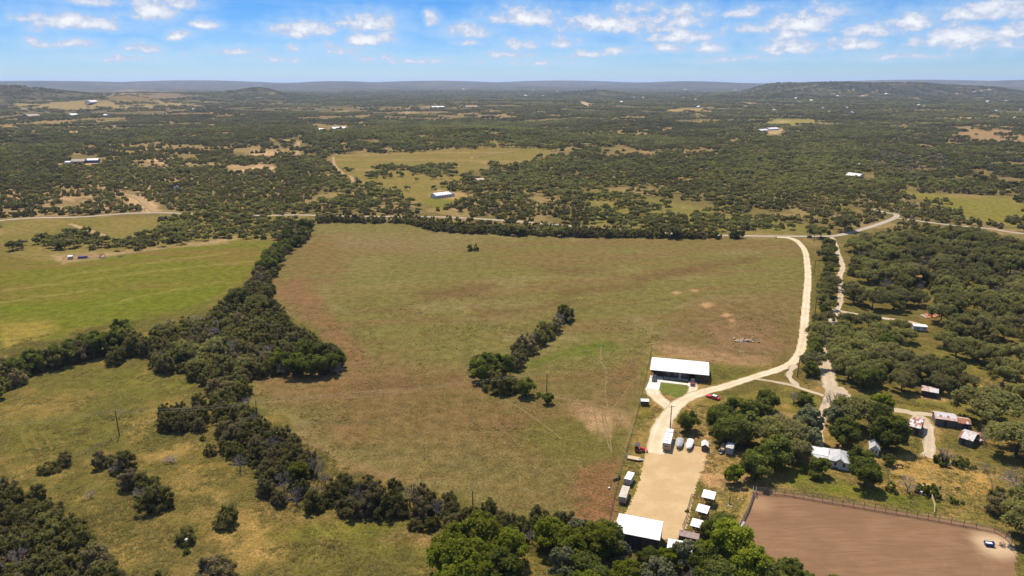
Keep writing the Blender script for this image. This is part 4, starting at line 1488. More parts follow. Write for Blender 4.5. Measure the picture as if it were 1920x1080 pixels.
# under the barn
for px, py, w, kd, lb in [(905, 1042, 86, 'pecan_tree', 'big bright green tree, leftmost of the bottom row'), (955, 1055, 70, 'pecan_tree', 'bright green tree beside the leftmost big one'), (880, 1085, 84, 'pecan_tree', 'bright green tree cut by the bottom edge'),
                          (940, 1100, 80, 'elm_tree', 'dark tree cut by the bottom edge beside the bright one'), (1030, 1030, 66, 'pecan_tree', 'yellow green tree left of the small clearing'), (1075, 1060, 80, 'pecan_tree', 'bright tree below the small clearing'),
                          (1120, 1055, 84, 'pecan_tree', 'broad bright green tree left below the barn'), (1160, 1065, 50, 'olive_tree', 'pale grey green tree at the foot of the barn'), (1100, 1110, 84, 'elm_tree', 'dark tree at the bottom below the bright ones'),
                          (1175, 1110, 64, 'pecan_tree', 'bright green tree at the bottom below the barn'), (1215, 1062, 44, 'elm_tree', 'dark leafy tree at the barn corner'), (1250, 1062, 40, 'lime_tree', 'yellowish tree right of the barn corner'),
                          (1285, 1070, 56, 'olive_tree', 'grey twiggy tree before the white roof'), (1235, 1115, 70, 'olive_tree', 'dull green tree at the bottom edge below the barn'), (1320, 1075, 70, 'elm_tree', 'leafy dark tree right of the white roof'),
                          (1370, 1070, 96, 'pecan_tree', 'large bright tree beside the arena'), (1400, 1095, 80, 'pecan_tree', 'bright tree at the bottom left of the arena'), (1340, 1115, 80, 'elm_tree', 'dark tree at the bottom near the arena'),
                          (1480, 1085, 44, 'elm_tree', 'thin leafy tree over the arena dirt, first'), (1505, 1105, 40, 'elm_tree', 'thin leafy tree over the arena dirt, second'), (1560, 1130, 50, 'pecan_tree', 'tree top peeping up at the bottom of the arena'),
                          (1300, 1120, 60, 'bare_tree', 'grey leafless tree at the bottom below the white roof'), (1210, 1092, 44, 'bare_tree', 'grey leafless bush below the barn'), (1440, 1110, 70, 'elm_tree', 'leafy tree in the bottom corner by the arena')]:
    put(kd, px, py, w, lb, 'trees along the bottom below the barn', d=.3)
put('live_oak', 1538, 446, 30, 'small oak at the road junction by the driveway')
put('live_oak', 1584, 433, 40, 'oak standing behind the side road near the junction')
put('juniper', 1380, 446, 26, 'dark bush alone on the field side of the road')
put('juniper', 1395, 430, 20, 'small dark bush above the county road')

# --- thickets, hedges and woods, from near to far
JU = [('juniper', .84), ('bare_tree', .16)]
wood('oak of the pasture edge', [(655, 352), (700, 362), (760, 378), (792, 393), (700, 399), (610, 393), (640, 372)], [('live_oak', .85), ('juniper', .15)], 8.0, (.6, .9))
wood('oak of the pasture edge', [(868, 344), (935, 344), (925, 366), (890, 372), (884, 360)], [('live_oak', 1)], 8.0, (.6, .9))
wood('mixed tree of the bottom bright row', [(845, 1020), (960, 1015), (965, 1120), (830, 1130)], [('pecan_tree', .6), ('elm_tree', .4)], 6.5, (.8, 1.1))
wood('mixed tree of the bank below barn', [(1022, 1010), (1130, 1020), (1190, 1050), (1440, 1080), (1500, 1120), (1500, 1180), (1022, 1180)], [('pecan_tree', .25), ('elm_tree', .35), ('olive_tree', .22), ('bare_tree', .18)], 6.0, (.75, 1.05))
wood('tree of the corner wood', [(-40, 925), (30, 925), (70, 935), (85, 975), (145, 1010), (165, 1045), (205, 1090), (200, 1150), (-60, 1150)], [('juniper', .92), ('bare_tree', .08)], 4.3, (.85, 1.25))
wood('tree of the lower dark strip', [(650, 922), (720, 930), (800, 948), (880, 968), (960, 990), (1040, 992), (1130, 1008), (1140, 1020), (1000, 1026), (900, 1014), (860, 1000), (740, 976), (655, 968)], [('juniper', .82), ('bare_tree', .18)], 3.7, (.85, 1.2))
wood('tree of the meadow thicket', [(405, 728), (455, 738), (475, 765), (470, 785), (505, 815), (550, 838), (590, 870), (650, 910), (640, 950), (600, 965), (555, 960), (500, 930), (475, 905), (430, 868), (418, 820), (400, 790)], JU, 4.3, (.75, 1.1))
wood('tree of the footpath clump', [(312, 785), (345, 770), (392, 765), (390, 812), (360, 808), (312, 805)], JU, 4.2, (.75, 1.05))
wood('tree of the green field hedge', [(0, 705), (40, 690), (100, 672), (160, 655), (235, 628), (270, 660), (250, 672), (190, 668), (130, 684), (55, 700), (40, 722), (0, 745), (-30, 770), (-40, 720)], [('juniper', .5), ('elm_tree', .38), ('bare_tree', .12)], 5.2, (.8, 1.15))
wood('tree of the dense triangular thicket', [(600, 662), (645, 690), (635, 705), (560, 708), (495, 700), (440, 726), (395, 722), (345, 700), (285, 694), (276, 660), (290, 640), (345, 618), (405, 594), (445, 558), (482, 525), (505, 535), (505, 575), (545, 622)], [('juniper', .83), ('live_oak', .06), ('bare_tree', .11)], 4.9, (.85, 1.3))
wood('tree of the thicket point', [(560, 650), (600, 655), (645, 690), (635, 704), (540, 708), (520, 680)], [('elm_tree', .8), ('juniper', .2)], 4.6, (.75, 1.0))
wood('tree of the belt between fields', [(585, 428), (572, 450), (545, 470), (520, 498), (505, 535), (482, 530), (500, 495), (515, 470), (540, 448), (565, 430)], [('juniper', .55), ('elm_tree', .3), ('bare_tree', .15)], 5.2, (.9, 1.3))
wood('tree of the top field hedge', [(595, 412), (640, 414), (700, 415), (722, 416), (722, 419), (600, 418)], [('juniper', 1)], 4.6, (.85, 1.15))
wood('tree of the top field hedge', [(730, 417), (780, 422), (800, 432), (860, 437), (940, 440), (940, 432), (830, 424), (760, 414)], [('juniper', .93), ('live_oak', .07)], 4.6, (.9, 1.25))
wood('tree of the top field hedge', [(945, 441), (1100, 445), (1250, 447), (1345, 447), (1345, 443), (1200, 441), (1050, 435), (945, 434)], [('juniper', .93), ('live_oak', .07)], 4.4, (.85, 1.2))
wood('oak of the driveway row', [(1546, 462), (1560, 462), (1566, 500), (1560, 560), (1556, 600), (1548, 640), (1540, 680), (1530, 708), (1516, 706), (1518, 670), (1530, 630), (1538, 560), (1544, 500)], [('live_oak', .8), ('elm_tree', .2)], 5.6, (.55, .85))
wood('oak of the curved lane wood', [(1560, 632), (1640, 640), (1700, 690), (1780, 712), (1815, 728), (1800, 738), (1740, 735), (1690, 740), (1640, 738), (1600, 724), (1572, 700), (1560, 665)], [('live_oak', .9), ('elm_tree', .1)], 6.0, (.75, 1.1))
wood('oak of the mobile home clump', [(1585, 612), (1690, 622), (1700, 650), (1670, 655), (1600, 632)], [('live_oak', 1)], 6.5, (.7, 1.0))
wood('oak of the mobile home clump', [(1745, 645), (1800, 655), (1880, 680), (1920, 690), (1940, 720), (1880, 712), (1840, 690), (1770, 668)], [('live_oak', 1)], 6.5, (.8, 1.1))
wood('oak of the mobile home clump', [(1760, 600), (1930, 610), (1940, 660), (1860, 650), (1780, 630)], [('live_oak', .85), ('juniper', .15)], 6.5, (.8, 1.15))
wood('oak of the barnyard edge', [(1870, 720), (1940, 715), (1950, 770), (1900, 760)], [('live_oak', .6), ('juniper', .2), ('bare_tree', .2)], 6.5, (.7, 1.0))
wood('tree of the big right wood', [(1600, 460), (1700, 450), (1780, 448), (1860, 455), (1950, 462), (1960, 610), (1860, 590), (1770, 585), (1700, 570), (1630, 545), (1600, 520)], [('live_oak', .64), ('juniper', .17), ('bare_tree', .19)], 6.0, (.8, 1.3))
wood('tree of the big right wood', [(1590, 535), (1640, 545), (1700, 570), (1680, 595), (1600, 580)], [('live_oak', 1)], 7.5, (.9, 1.2))


# --- the wooded country beyond the fields
FAR_OPEN = [   # polygon traced on the photograph, share of ground under trees, share of junipers
    ([(0, 300), (200, 306), (560, 296), (600, 330), (600, 372), (520, 396), (330, 394), (300, 402), (0, 404)], .80, .8),
    ([(60, 340), (200, 350), (280, 365), (300, 395), (60, 400), (0, 400), (0, 350)], .76, .75),
    ([(250, 300), (420, 305), (520, 312), (530, 326), (380, 322), (250, 312)], .50, .8),
    ([(0, 412), (300, 405), (530, 403), (590, 406), (560, 430), (500, 446), (300, 462), (100, 490), (0, 476)], .30, .05),
    ([(40, 455), (110, 440), (330, 440), (480, 425), (520, 440), (450, 446), (330, 462), (200, 476), (60, 478)], .62, .15),
    ([(300, 425), (480, 415), (560, 418), (540, 440), (460, 447), (380, 452), (300, 450)], .85, .25),
    ([(622, 292), (700, 286), (1040, 272), (1030, 300), (910, 312), (850, 345), (862, 372), (800, 386), (765, 372), (720, 356), (668, 348), (645, 325)], .035, .2),
    ([(650, 316), (860, 312), (850, 334), (660, 332)], .42, .15),
    ([(795, 382), (815, 356), (880, 360), (880, 372), (830, 398), (800, 392)], .0, 0),
    ([(916, 374), (930, 374), (938, 424), (928, 424)], 0, 0),
    ([(1685, 355), (1730, 360), (1830, 368), (1930, 370), (1930, 430), (1840, 420), (1790, 404), (1740, 384)], .004, 0),
    ([(700, 232), (900, 225), (1060, 258), (1075, 275), (1040, 272), (760, 280), (700, 262)], .66, .1),
    ([(740, 262), (1040, 262), (1040, 274), (760, 284)], .74, .1),
    ([(1100, 350), (1330, 385), (1540, 425), (1530, 441), (1100, 430)], .68, .12),
    ([(1060, 330), (1260, 345), (1240, 362), (1090, 368)], .55, .1),
    ([(1350, 420), (1560, 432), (1550, 441), (1350, 439)], .35, .1),
    ([(20, 188), (220, 186), (400, 190), (380, 201), (200, 207), (40, 206)], .30, .1),
    ([(190, 176), (240, 166), (270, 170), (380, 180), (300, 188), (200, 186)], .25, .3),
    ([(790, 204), (960, 203), (950, 222), (800, 222)], .35, .2),
    ([(1250, 204), (1322, 203), (1322, 209), (1252, 211)], 0, 0),
    ([(1170, 217), (1212, 217), (1212, 223), (1170, 223)], 0, 0),
    ([(1450, 221), (1535, 223), (1525, 235), (1430, 235)], .10, .0),
    ([(1560, 214), (1720, 216), (1900, 238), (1700, 226)], .40, .1),
    ([(1790, 239), (1925, 243), (1925, 268), (1800, 260)], .35, .3),
    ([(1425, 240), (1480, 238), (1475, 254), (1430, 254)], .05, 0),
    ([(120, 292), (200, 292), (196, 313), (112, 312)], .02, 0),
    ([(550, 262), (564, 262), (566, 297), (550, 297)], 0, 0),
    ([(210, 358), (262, 366), (300, 392), (330, 405), (270, 404), (225, 372)], .08, .8),
    ([(1085, 186), (1112, 194), (1106, 202), (1090, 197)], 0, 0),
    ([(1584, 318), (1640, 318), (1640, 342), (1584, 342)], .05, 0),
    ([(585, 232), (655, 232), (655, 247), (585, 247)], .02, 0),
    ([(885, 326), (920, 326), (920, 346), (885, 346)], .05, 0),
    ([(1690, 440), (1930, 455), (1930, 470), (1690, 452)], .8, .1),
    ([(430, 310), (518, 310), (516, 323), (424, 326)], .05, .8),
    ([(1640, 285), (1770, 290), (1790, 320), (1700, 325), (1640, 310)], .8, .0),
]
DEAD_AREA = [(1640, 285), (1770, 288), (1800, 318), (1700, 327), (1640, 312)]
NO_FAR = [FIELD, [(0, 478), (110, 492), (330, 462), (420, 449), (520, 452), (490, 490), (450, 535), (0, 660)]]
ROADS_PX = [[(-60, 424), (0, 414), (60, 409), (150, 407), (230, 401), (300, 399), (350, 401), (420, 404), (500, 404), (560, 403), (620, 405), (720, 406), (830, 407), (940, 413), (1050, 422), (1150, 430), (1250, 437), (1350, 441), (1450, 443), (1560, 443)],
            [(1500, 443), (1560, 442.5), (1595, 436), (1630, 426), (1660, 416), (1680, 407), (1678, 401), (1660, 399), (1640, 392)], [(1680, 409), (1735, 416), (1790, 423), (1850, 428), (1900, 436), (1960, 442)],
            [(625, 295), (628, 310), (645, 327), (658, 331), (662, 345)], [(210, 362), (255, 370), (275, 385), (292, 398)], [(130, 420), (160, 430), (200, 444)], [(1560, 445), (1567, 460), (1572, 478), (1580, 500)]]
ROADS_W = [(np.array(atv(p)), 6.5) for p in ROADS_PX]


def near_road(x, y, extra=0):
    d = np.full(x.shape, 1e9)
    for w, k in ROADS_W:
        d = np.minimum(d, line_d(x, y, [tuple(q) for q in w]) - k - extra)
    return d < 0


def far_points(r0, r1, spacing, amin=-44, amax=44):
    """jittered points with the share of tree cover read from the clearings above"""
    a0, a1 = R(amin), R(amax)
    xs, ys = np.meshgrid(np.arange(-r1 * math.sin(a1), r1 * math.sin(a1), spacing), np.arange(0, r1, spacing))
    xs, ys = xs.ravel(), ys.ravel()
    xs = xs + rng.uniform(-.5, .5, xs.shape) * spacing * .95
    ys = ys + rng.uniform(-.5, .5, ys.shape) * spacing * .95
    r, a = np.hypot(xs, ys), np.arctan2(xs, ys)
    k = (r > r0) & (r < r1) & (a > a0) & (a < a1)
    xs, ys, r = xs[k], ys[k], r[k]
    z = terrain(xs, ys)
    px, py = project(xs, ys, z)
    cover = .60 - .12 * sstep(1300, 2600, r) * (.5 + .9 * sstep(1250, 500, px))
    cover = cover + .11 * sstep(900, 1300, px) * (1 - sstep(1600, 2600, r))
    wob, wob2 = (fbm(xs, ys, 45, 81, 3) - .5) * 70, (fbm(xs, ys, 45, 82, 3) - .5) * 70
    ppm_ = np.clip((py - 152) * .008, .05, 3)
    jun = .18 + .60 * sstep(.47, .56, fbm(xs, ys, 300, 71, 3))
    gap = np.where(r < 2300, fbm(xs, ys, 30, 61, 3), fbm(xs, ys, 80, 61, 3)) * .66 + fbm(xs, ys, 220, 62, 3) * .34
    leftside = sstep(700, 300, px)
    jun = jun + .25 * leftside
    for poly, c, j in FAR_OPEN:
        p = np.array(poly, float)
        s = (px > p[:, 0].min() - 2) & (px < p[:, 0].max() + 2) & (py > p[:, 1].min() - 2) & (py < p[:, 1].max() + 2)
        ii = np.nonzero(s)[0]
        if len(ii):
            jj = ii[poly_sd(px[ii] + wob[ii] * ppm_[ii], py[ii] + wob2[ii] * ppm_[ii] * .25, p) < 0]
            cover[jj] = c
            jun[jj] = j
    # turn the share into clumps: keep points where the gap noise ranks inside the share
    rank = np.clip((gap - .30) / .40, 0, 1)
    keep = (rank * .8 + rng.random(xs.shape) * .2) < cover
    for p in NO_FAR:
        keep &= ~(poly_sd(px, py, np.array(p, float)) < 2)
    keep &= ~near_road(xs, ys)
    for p in KEEP_OPEN:
        keep &= ~(poly_sd(px, py, np.array(p, float)) < 0)
    dead = poly_sd(px, py, np.array(DEAD_AREA, float)) < 0
    return xs[keep], ys[keep], z[keep], jun[keep], dead[keep], px[keep], py[keep]


FARP = {'live_oak': [], 'juniper': [], 'bare_tree': []}


def far_trees():
    # from the county road outwards; the near edge is where the hand placed woods stop
    xs, ys, z, jun, dead, px, py = far_points(430, 1000, 6.6)
    back = (py < 447) | (px < 540) & (py < 470) | (px > 1930) | (px < -5)
    back &= ~((px > 1590) & (py > 440) & (px < 1930))
    for x, y, j, dd, ok in zip(xs, ys, jun, dead, back):
        if not ok:
            continue
        u = rng.random()
        kind = 'juniper' if u < j else 'live_oak'
        if (dd and u < .7) or rng.random() < .05:
            kind = 'bare_tree'
        s = float(rng.uniform(.5, .85)) if kind != 'juniper' else float(rng.uniform(.6, 1.0))
        if free(x, y, 5.2 if kind != 'juniper' else 4.2):
            take(x, y, 4)
            CAND.append(dict(kind=kind, x=float(x), y=float(y), s=s, hs=float(rng.uniform(.85, 1.1)), zone='far', label=None, group=None, pri=0))
    for r0, r1, sp, sc in ((1000, 2300, 7.8, 1.0), (2300, 3300, 10.5, 1.3), (3300, 5200, 18, 2.0), (5200, 8600, 32, 3.0)):
        xs, ys, z, jun, dead, px, py = far_points(r0, r1, sp)
        u = rng.random(len(xs))
        u2 = rng.random(len(xs))
        kd = np.where((dead & (u2 < .7)) | (u2 < .03), 2, np.where(u < jun, 1, 0))
        s = rng.uniform(.6, .95, len(xs)) * sc * np.where(kd == 1, 1.25, 1.0)
        hs = rng.uniform(.85, 1.1, len(xs)) / sc ** .75
        for k, name in enumerate(('live_oak', 'juniper', 'bare_tree')):
            m = kd == k
            FARP[name].append(np.stack([xs[m], ys[m], z[m], s[m], hs[m]], -1))


far_trees()

# far crowns: fewer, larger leaves
FARLIB = bpy.data.collections.new('far_crowns')


def far_library():
    out = {}
    for kind, fn, lm, rad, h, nc, nl, sz in (('live_oak', oak_clumps, 'oak_leaf', 6.0, 7.4, 15, 26, .62), ('juniper', juniper_clumps, 'juniper_leaf', 3.3, 5.2, 24, 16, .36)):
        for v in range(4):
            g = np.random.default_rng(3000 + hash_seed(kind, v))
            cl = fn(g, rad, h, nc)
            cl[:, 3] *= 1.35
            out.setdefault(kind, []).append(crown_mesh(kind + '_far', M[lm], cl, nl, sz, g, .86))
    for v in range(2):
        g = np.random.default_rng(5000 + v)
        out.setdefault('bare_tree', []).append(crown_mesh('bare_far', M['twig'], round_clumps(g, 3.2, 4.6, 12), 18, .4, g, .8))
    return out


FL = far_library()

# the largest 300 or so of a kind stand as trees of their own; the others are joined into one woodland per kind
LIMIT = {'live_oak': 290, 'juniper': 290, 'bare_tree': 150}
NAMES = {'live_oak': 'live_oak', 'juniper': 'juniper', 'elm_tree': 'elm_tree', 'pecan_tree': 'bright_green_tree', 'lime_tree': 'lime_green_tree', 'olive_tree': 'grey_green_tree', 'bush': 'bush', 'shrub': 'shrub', 'bare_tree': 'bare_tree'}
LOOK = {'live_oak': 'live oak', 'juniper': 'dark juniper', 'elm_tree': 'leafy green tree', 'pecan_tree': 'bright green tree', 'lime_tree': 'lime green tree',
        'olive_tree': 'grey green tree', 'bush': 'low dark bush', 'shrub': 'green shrub', 'bare_tree': 'leafless tree'}
CATS = {'bush': 'bush', 'shrub': 'shrub'}


def apparent(c):
    r = math.sqrt(c['x'] ** 2 + c['y'] ** 2 + CAMH ** 2)
    px, py = project(np.array([c['x']]), np.array([c['y']]), np.array([4.0]))
    off = 0 if -30 < px[0] < 1950 and py[0] < 1110 else -1
    return c['pri'] * 10 + off * 5 + c['s'] * LIB[c['kind']][0][2] / r * 30


ORD = ['first', 'second', 'third', 'fourth', 'fifth', 'sixth', 'seventh', 'eighth', 'ninth', 'tenth', 'eleventh', 'twelfth', 'thirteenth', 'fourteenth', 'fifteenth', 'sixteenth', 'seventeenth', 'eighteenth', 'nineteenth', 'twentieth']
ORD += ['twenty-' + w for w in ORD[:9]] + ['thirtieth'] + ['thirty-' + w for w in ORD[:9]] + ['fortieth'] + ['forty-' + w for w in ORD[:9]]


def name_in_zone(cs):
    """single a tree out inside its wood: counted from the left, within a part of the wood where there are many"""
    zones = {}
    for c in cs:
        if c['zone']:
            a, b_ = project(np.array([c['x']]), np.array([c['y']]), np.array([0.0]))
            c['px'], c['py'] = float(a[0]), float(b_[0])
            zones.setdefault(c['zone'], []).append(c)
    for z_, l in zones.items():
        zn = 'roadside woods' if z_ == 'far' else z_.split(' of the ', 1)[-1]
        cells = {}
        if len(l) <= 20:
            cells[''] = l
        else:
            l.sort(key=lambda c: -c['py'])
            nrow = 3 if len(l) > 40 else 2
            for i, c in enumerate(l):
                row = (['front', 'middle', 'back'] if nrow == 3 else ['front', 'back'])[i * nrow // len(l)]
                cells.setdefault(row, []).append(c)
            if len(l) > 60:
                c2 = {}
                for row, m in cells.items():
                    m.sort(key=lambda c: c['px'])
                    for i, c in enumerate(m):
                        c2.setdefault(row + ' ' + ['left', 'centre', 'right'][i * 3 // len(m)], []).append(c)
                cells = c2
        for cell, m in cells.items():
            m.sort(key=lambda c: c['px'])
            for i, c in enumerate(m):
                c['auto'] = (ORD[min(i, len(ORD) - 1)] + ' ' if len(m) > 1 else 'only ') + LOOK[c['kind']] + (' from the left' if len(m) > 1 else '') + ' in the ' + (cell + ' of the ' if cell else '') + zn


def plant_all():
    by = {}
    for c in CAND:
        by.setdefault(c['kind'], []).append(c)
    rest = {k: [] for k in FARP}
    for kind, cs in by.items():
        cs.sort(key=lambda c: -apparent(c))
        lim = LIMIT.get(kind, 250)
        name_in_zone(cs[:lim])
        for i, c in enumerate(cs):
            z = gz(c['x'], c['y'])
            if i >= lim and kind in rest:
                rest[kind].append((c['x'], c['y'], z, c['s'], c['hs'], 1.0))
                continue
            lib = LIB[kind]
            cr, tr, rad, h = lib[rnd.randrange(len(lib))]
            zone = (c['zone'] if c['zone'] != 'far' else 'tree of the roadside woods') if c['zone'] else ''
            lb = c['label'] or c['auto']
            gp = c['group'] or (None if c['label'] else LOOK[kind] + 's: ' + zone.split(' of the ', 1)[-1])
            root = link(NAMES[kind], None, None, (c['x'], c['y'], z), rnd.uniform(0, 6.28))
            root.scale = (c['s'], c['s'], c['s'] * c['hs'])
            tag(root, lb, CATS.get(kind, 'tree'), gp)
            link('crown', cr, root)
            link('trunk', tr, root)
    return rest


REST = plant_all()


def scatter(name, label, src, P_, S_, R_, I_):
    """one object: meshes of a hidden collection set on points by geometry nodes"""
    me = bpy.data.meshes.new(name)
    me.vertices.add(len(P_))
    me.vertices.foreach_set('co', P_.astype(np.float32).ravel())
    for an, typ, dat, key in (('scl', 'FLOAT_VECTOR', S_.astype(np.float32), 'vector'), ('rz', 'FLOAT', R_.astype(np.float32), 'value'), ('pick', 'INT', I_.astype(np.int32), 'value')):
        a = me.attributes.new(an, typ, 'POINT')
        a.data.foreach_set(key, np.ascontiguousarray(dat).ravel())
    o = link(name, me)
    tag(o, label, None, None, 'stuff')
    ng = bpy.data.node_groups.new(name, 'GeometryNodeTree')
    ng.interface.new_socket('Geometry', in_out='INPUT', socket_type='NodeSocketGeometry')
    ng.interface.new_socket('Geometry', in_out='OUTPUT', socket_type='NodeSocketGeometry')
    N = lambda t: ng.nodes.new(t)
    gi, go = N('NodeGroupInput'), N('NodeGroupOutput')
    ip = N('GeometryNodeInstanceOnPoints')
    ci = N('GeometryNodeCollectionInfo')
    ci.inputs['Collection'].default_value = src
    ci.inputs['Separate Children'].default_value = True
    ci.inputs['Reset Children'].default_value = True
    ip.inputs['Pick Instance'].default_value = True

    def attr(nm, t):
        n = N('GeometryNodeInputNamedAttribute')
        n.data_type = t
        n.inputs['Name'].default_value = nm
        return n.outputs['Attribute']
    cx = N('ShaderNodeCombineXYZ')
    K = ng.links.new
    K(gi.outputs[0], ip.inputs['Points'])
    K(ci.outputs[0], ip.inputs['Instance'])
    K(attr('pick', 'INT'), ip.inputs['Instance Index'])
    K(attr('rz', 'FLOAT'), cx.inputs['Z'])
    er = N('FunctionNodeEulerToRotation')
    K(cx.outputs[0], er.inputs[0])
    K(er.outputs[0], ip.inputs['Rotation'])
    K(attr('scl', 'FLOAT_VECTOR'), ip.inputs['Scale'])
    K(ip.outputs[0], go.inputs[0])
    md = o.modifiers.new('scatter', 'NODES')
    md.node_group = ng
    return len(P_)



def woodland(kind, name, near, far, label):
    """one object: tree crowns scattered on points by geometry nodes"""
    cols = []
    src = bpy.data.collections.new(name + '_crowns')
    near_n = 0
    for i, me in enumerate([l[0] for l in LIB[kind][:3]] if near else []):
        o = bpy.data.objects.new(f'a{i}_{kind}', me)
        src.objects.link(o)
        near_n += 1
    for i, me in enumerate(FL[kind]):
        src.objects.link(bpy.data.objects.new(f'b{i}_{kind}', me))
    pts, scl, rz, idx = [], [], [], []
    for x, y, z, s, hs, _ in near:
        pts.append((x, y, z))
        scl.append((s, s, s * hs))
        rz.append(rnd.uniform(0, 6.28))
        idx.append(rnd.randrange(near_n) if math.hypot(x, y) < 560 else near_n + rnd.randrange(len(FL[kind])))
    f = np.concatenate(far) if far else np.zeros((0, 5))
    P_ = np.concatenate([np.array(pts).reshape(-1, 3), f[:, :3]])
    S_ = np.concatenate([np.array(scl).reshape(-1, 3), np.stack([f[:, 3], f[:, 3], f[:, 3] * f[:, 4]], -1)])
    R_ = np.concatenate([np.array(rz), rng.uniform(0, 6.28, len(f))])
    I_ = np.concatenate([np.array(idx, int), near_n + rng.integers(0, len(FL[kind]), len(f))])
    return scatter(name, label, src, P_, S_, R_, I_)


nW = [woodland('live_oak', 'oak_woodland', REST['live_oak'], FARP['live_oak'], 'grey green oak woods running to the hills'),
      woodland('juniper', 'juniper_woodland', REST['juniper'], FARP['juniper'], 'dark juniper brush running to the hills'),
      woodland('bare_tree', 'leafless_woodland', REST['bare_tree'], FARP['bare_tree'], 'grey leafless trees scattered through the woods')]


def tuft_mesh(name, m, g, n, h, spread):
    vs, fs, lf = [], [], []
    for k in range(n):
        a, r_ = g.uniform(0, 6.28), spread * math.sqrt(g.uniform())
        x, y = math.cos(a) * r_, math.sin(a) * r_
        b_ = g.uniform(0, 6.28)
        w_, hh = g.uniform(.07, .14), h * g.uniform(.5, 1.1)
        lx, ly = math.cos(a) * hh * 1.5, math.sin(a) * hh * 1.5
        o_ = len(vs)
        vs += [(x - math.cos(b_) * w_, y - math.sin(b_) * w_, 0), (x + math.cos(b_) * w_, y + math.sin(b_) * w_, 0), (x + lx, y + ly, hh)]
        fs.append((o_, o_ + 1, o_ + 2))
        lf += [g.uniform(0, 1)] * 3
    return np_mesh(name, np.array(vs), np.array(fs), m, False, {'leaf': ('POINT', 'FLOAT', np.array(lf, np.float32))})


M['grass_blade'] = leaf_mat('grass_blades', (0.168, 0.154, 0.050), (0.267, 0.223, 0.079), (0.356, 0.273, 0.105), .45, .2)
M['weed_leaf'] = leaf_mat('weed_leaves', (.104, .106, .032), (.153, .144, .049), (.171, .144, .072), .5, .2)


def grass():
    g = np.random.default_rng(77)
    src = bpy.data.collections.new('grass_tufts')
    for i in range(4):
        src.objects.link(bpy.data.objects.new(f'a{i}_tuft', tuft_mesh('grass_tuft', M['grass_blade'], g, 16, .17 + .03 * i, .45)))
    for i in range(2):
        src.objects.link(bpy.data.objects.new(f'b{i}_weed', tuft_mesh('weed_tuft', M['weed_leaf'], g, 26, .36, .5)))
    n = 260000
    a = g.uniform(R(-41), R(41), n)
    r = np.sqrt(g.uniform(128 ** 2, 400 ** 2, n))
    x, y = np.sin(a) * r, np.cos(a) * r
    px, py = project(x, y, np.zeros(n))
    cl = .5 * fbm(x, y, 7, 201, 3) + .3 * fbm(x, y, 28, 202, 3) + .2 * g.random(n)
    k = (px > -40) & (px < 1960) & (py < 1120) & (cl > .485 + .06 * g.random(n))
    for p in ([(1208, 866), (1212, 838), (1250, 820), (1330, 843), (1307, 905), (1290, 1000), (1250, 1030), (1150, 1000), (1160, 965)], [(1405, 915), (1900, 985), (1920, 1200), (1400, 1200), (1370, 1010)],
              [(1535, 690), (1615, 730), (1600, 770), (1560, 800), (1530, 850), (1520, 800)], [(1205, 660), (1335, 670), (1335, 735), (1205, 740)], [(1670, 755), (1770, 770), (1760, 860), (1725, 865), (1725, 790), (1670, 780)],
              [(1040, 755), (1200, 765), (1190, 810), (1080, 815)]):
        k &= poly_sd(px, py, np.array(p, float)) > 0
    thin = poly_sd(px, py, np.array(FIELD, float)) < 0          # the dry field is grazed short
    k &= ~(thin & (g.random(n) < .55))
    x, y, thin = x[k], y[k], thin[k]
    bare = np.zeros(len(x), bool)
    for pts, w_ in RIBBONS:
        bare |= line_d(x, y, pts) < w_ / 2 + (.35 if w_ > 2 else -.1)
    x, y, thin = x[~bare], y[~bare], thin[~bare]
    n = len(x)
    weed = (g.random(n) < .035) & (fbm(x, y, 18, 203, 2) > .5)
    sc = g.uniform(.7, 1.4, n) * np.where(thin, .7, 1.0)
    return scatter('grass', 'tufts of grass and weeds over meadow and field', src, np.stack([x, y, np.zeros(n)], -1), np.stack([sc, sc, sc * g.uniform(.7, 1.2, n)], -1), g.uniform(0, 6.28, n),
                   np.where(weed, 4 + g.integers(0, 2, n), g.integers(0, 4, n)))


nG = grass()
print('GRASS', nG)
print('WOODS', nW, len(CAND), {k: sum(1 for c in CAND if c['kind'] == k) for k in LIB})

#@@OBJECTS
# ------------------------------------------------------------------ buildings
def pose(a, b, z=0.0):
    """origin and heading of a thing whose base line runs from pixel a to pixel b on the plane at height z"""
    def pt(p):
        d = px_dir(*p)
        t = (z - CAMH) / d.z
        return Vector((d.x * t, d.y * t))
    A, B = pt(a), pt(b)
    return A, B, math.atan2((B - A).y, (B - A).x), (B - A).length


def box_part(name, x0, x1, y0, y1, z0, z1, m, parent, label=None):
    return part(name, MB().box(x0, x1, y0, y1, z0, z1), m, parent, label)


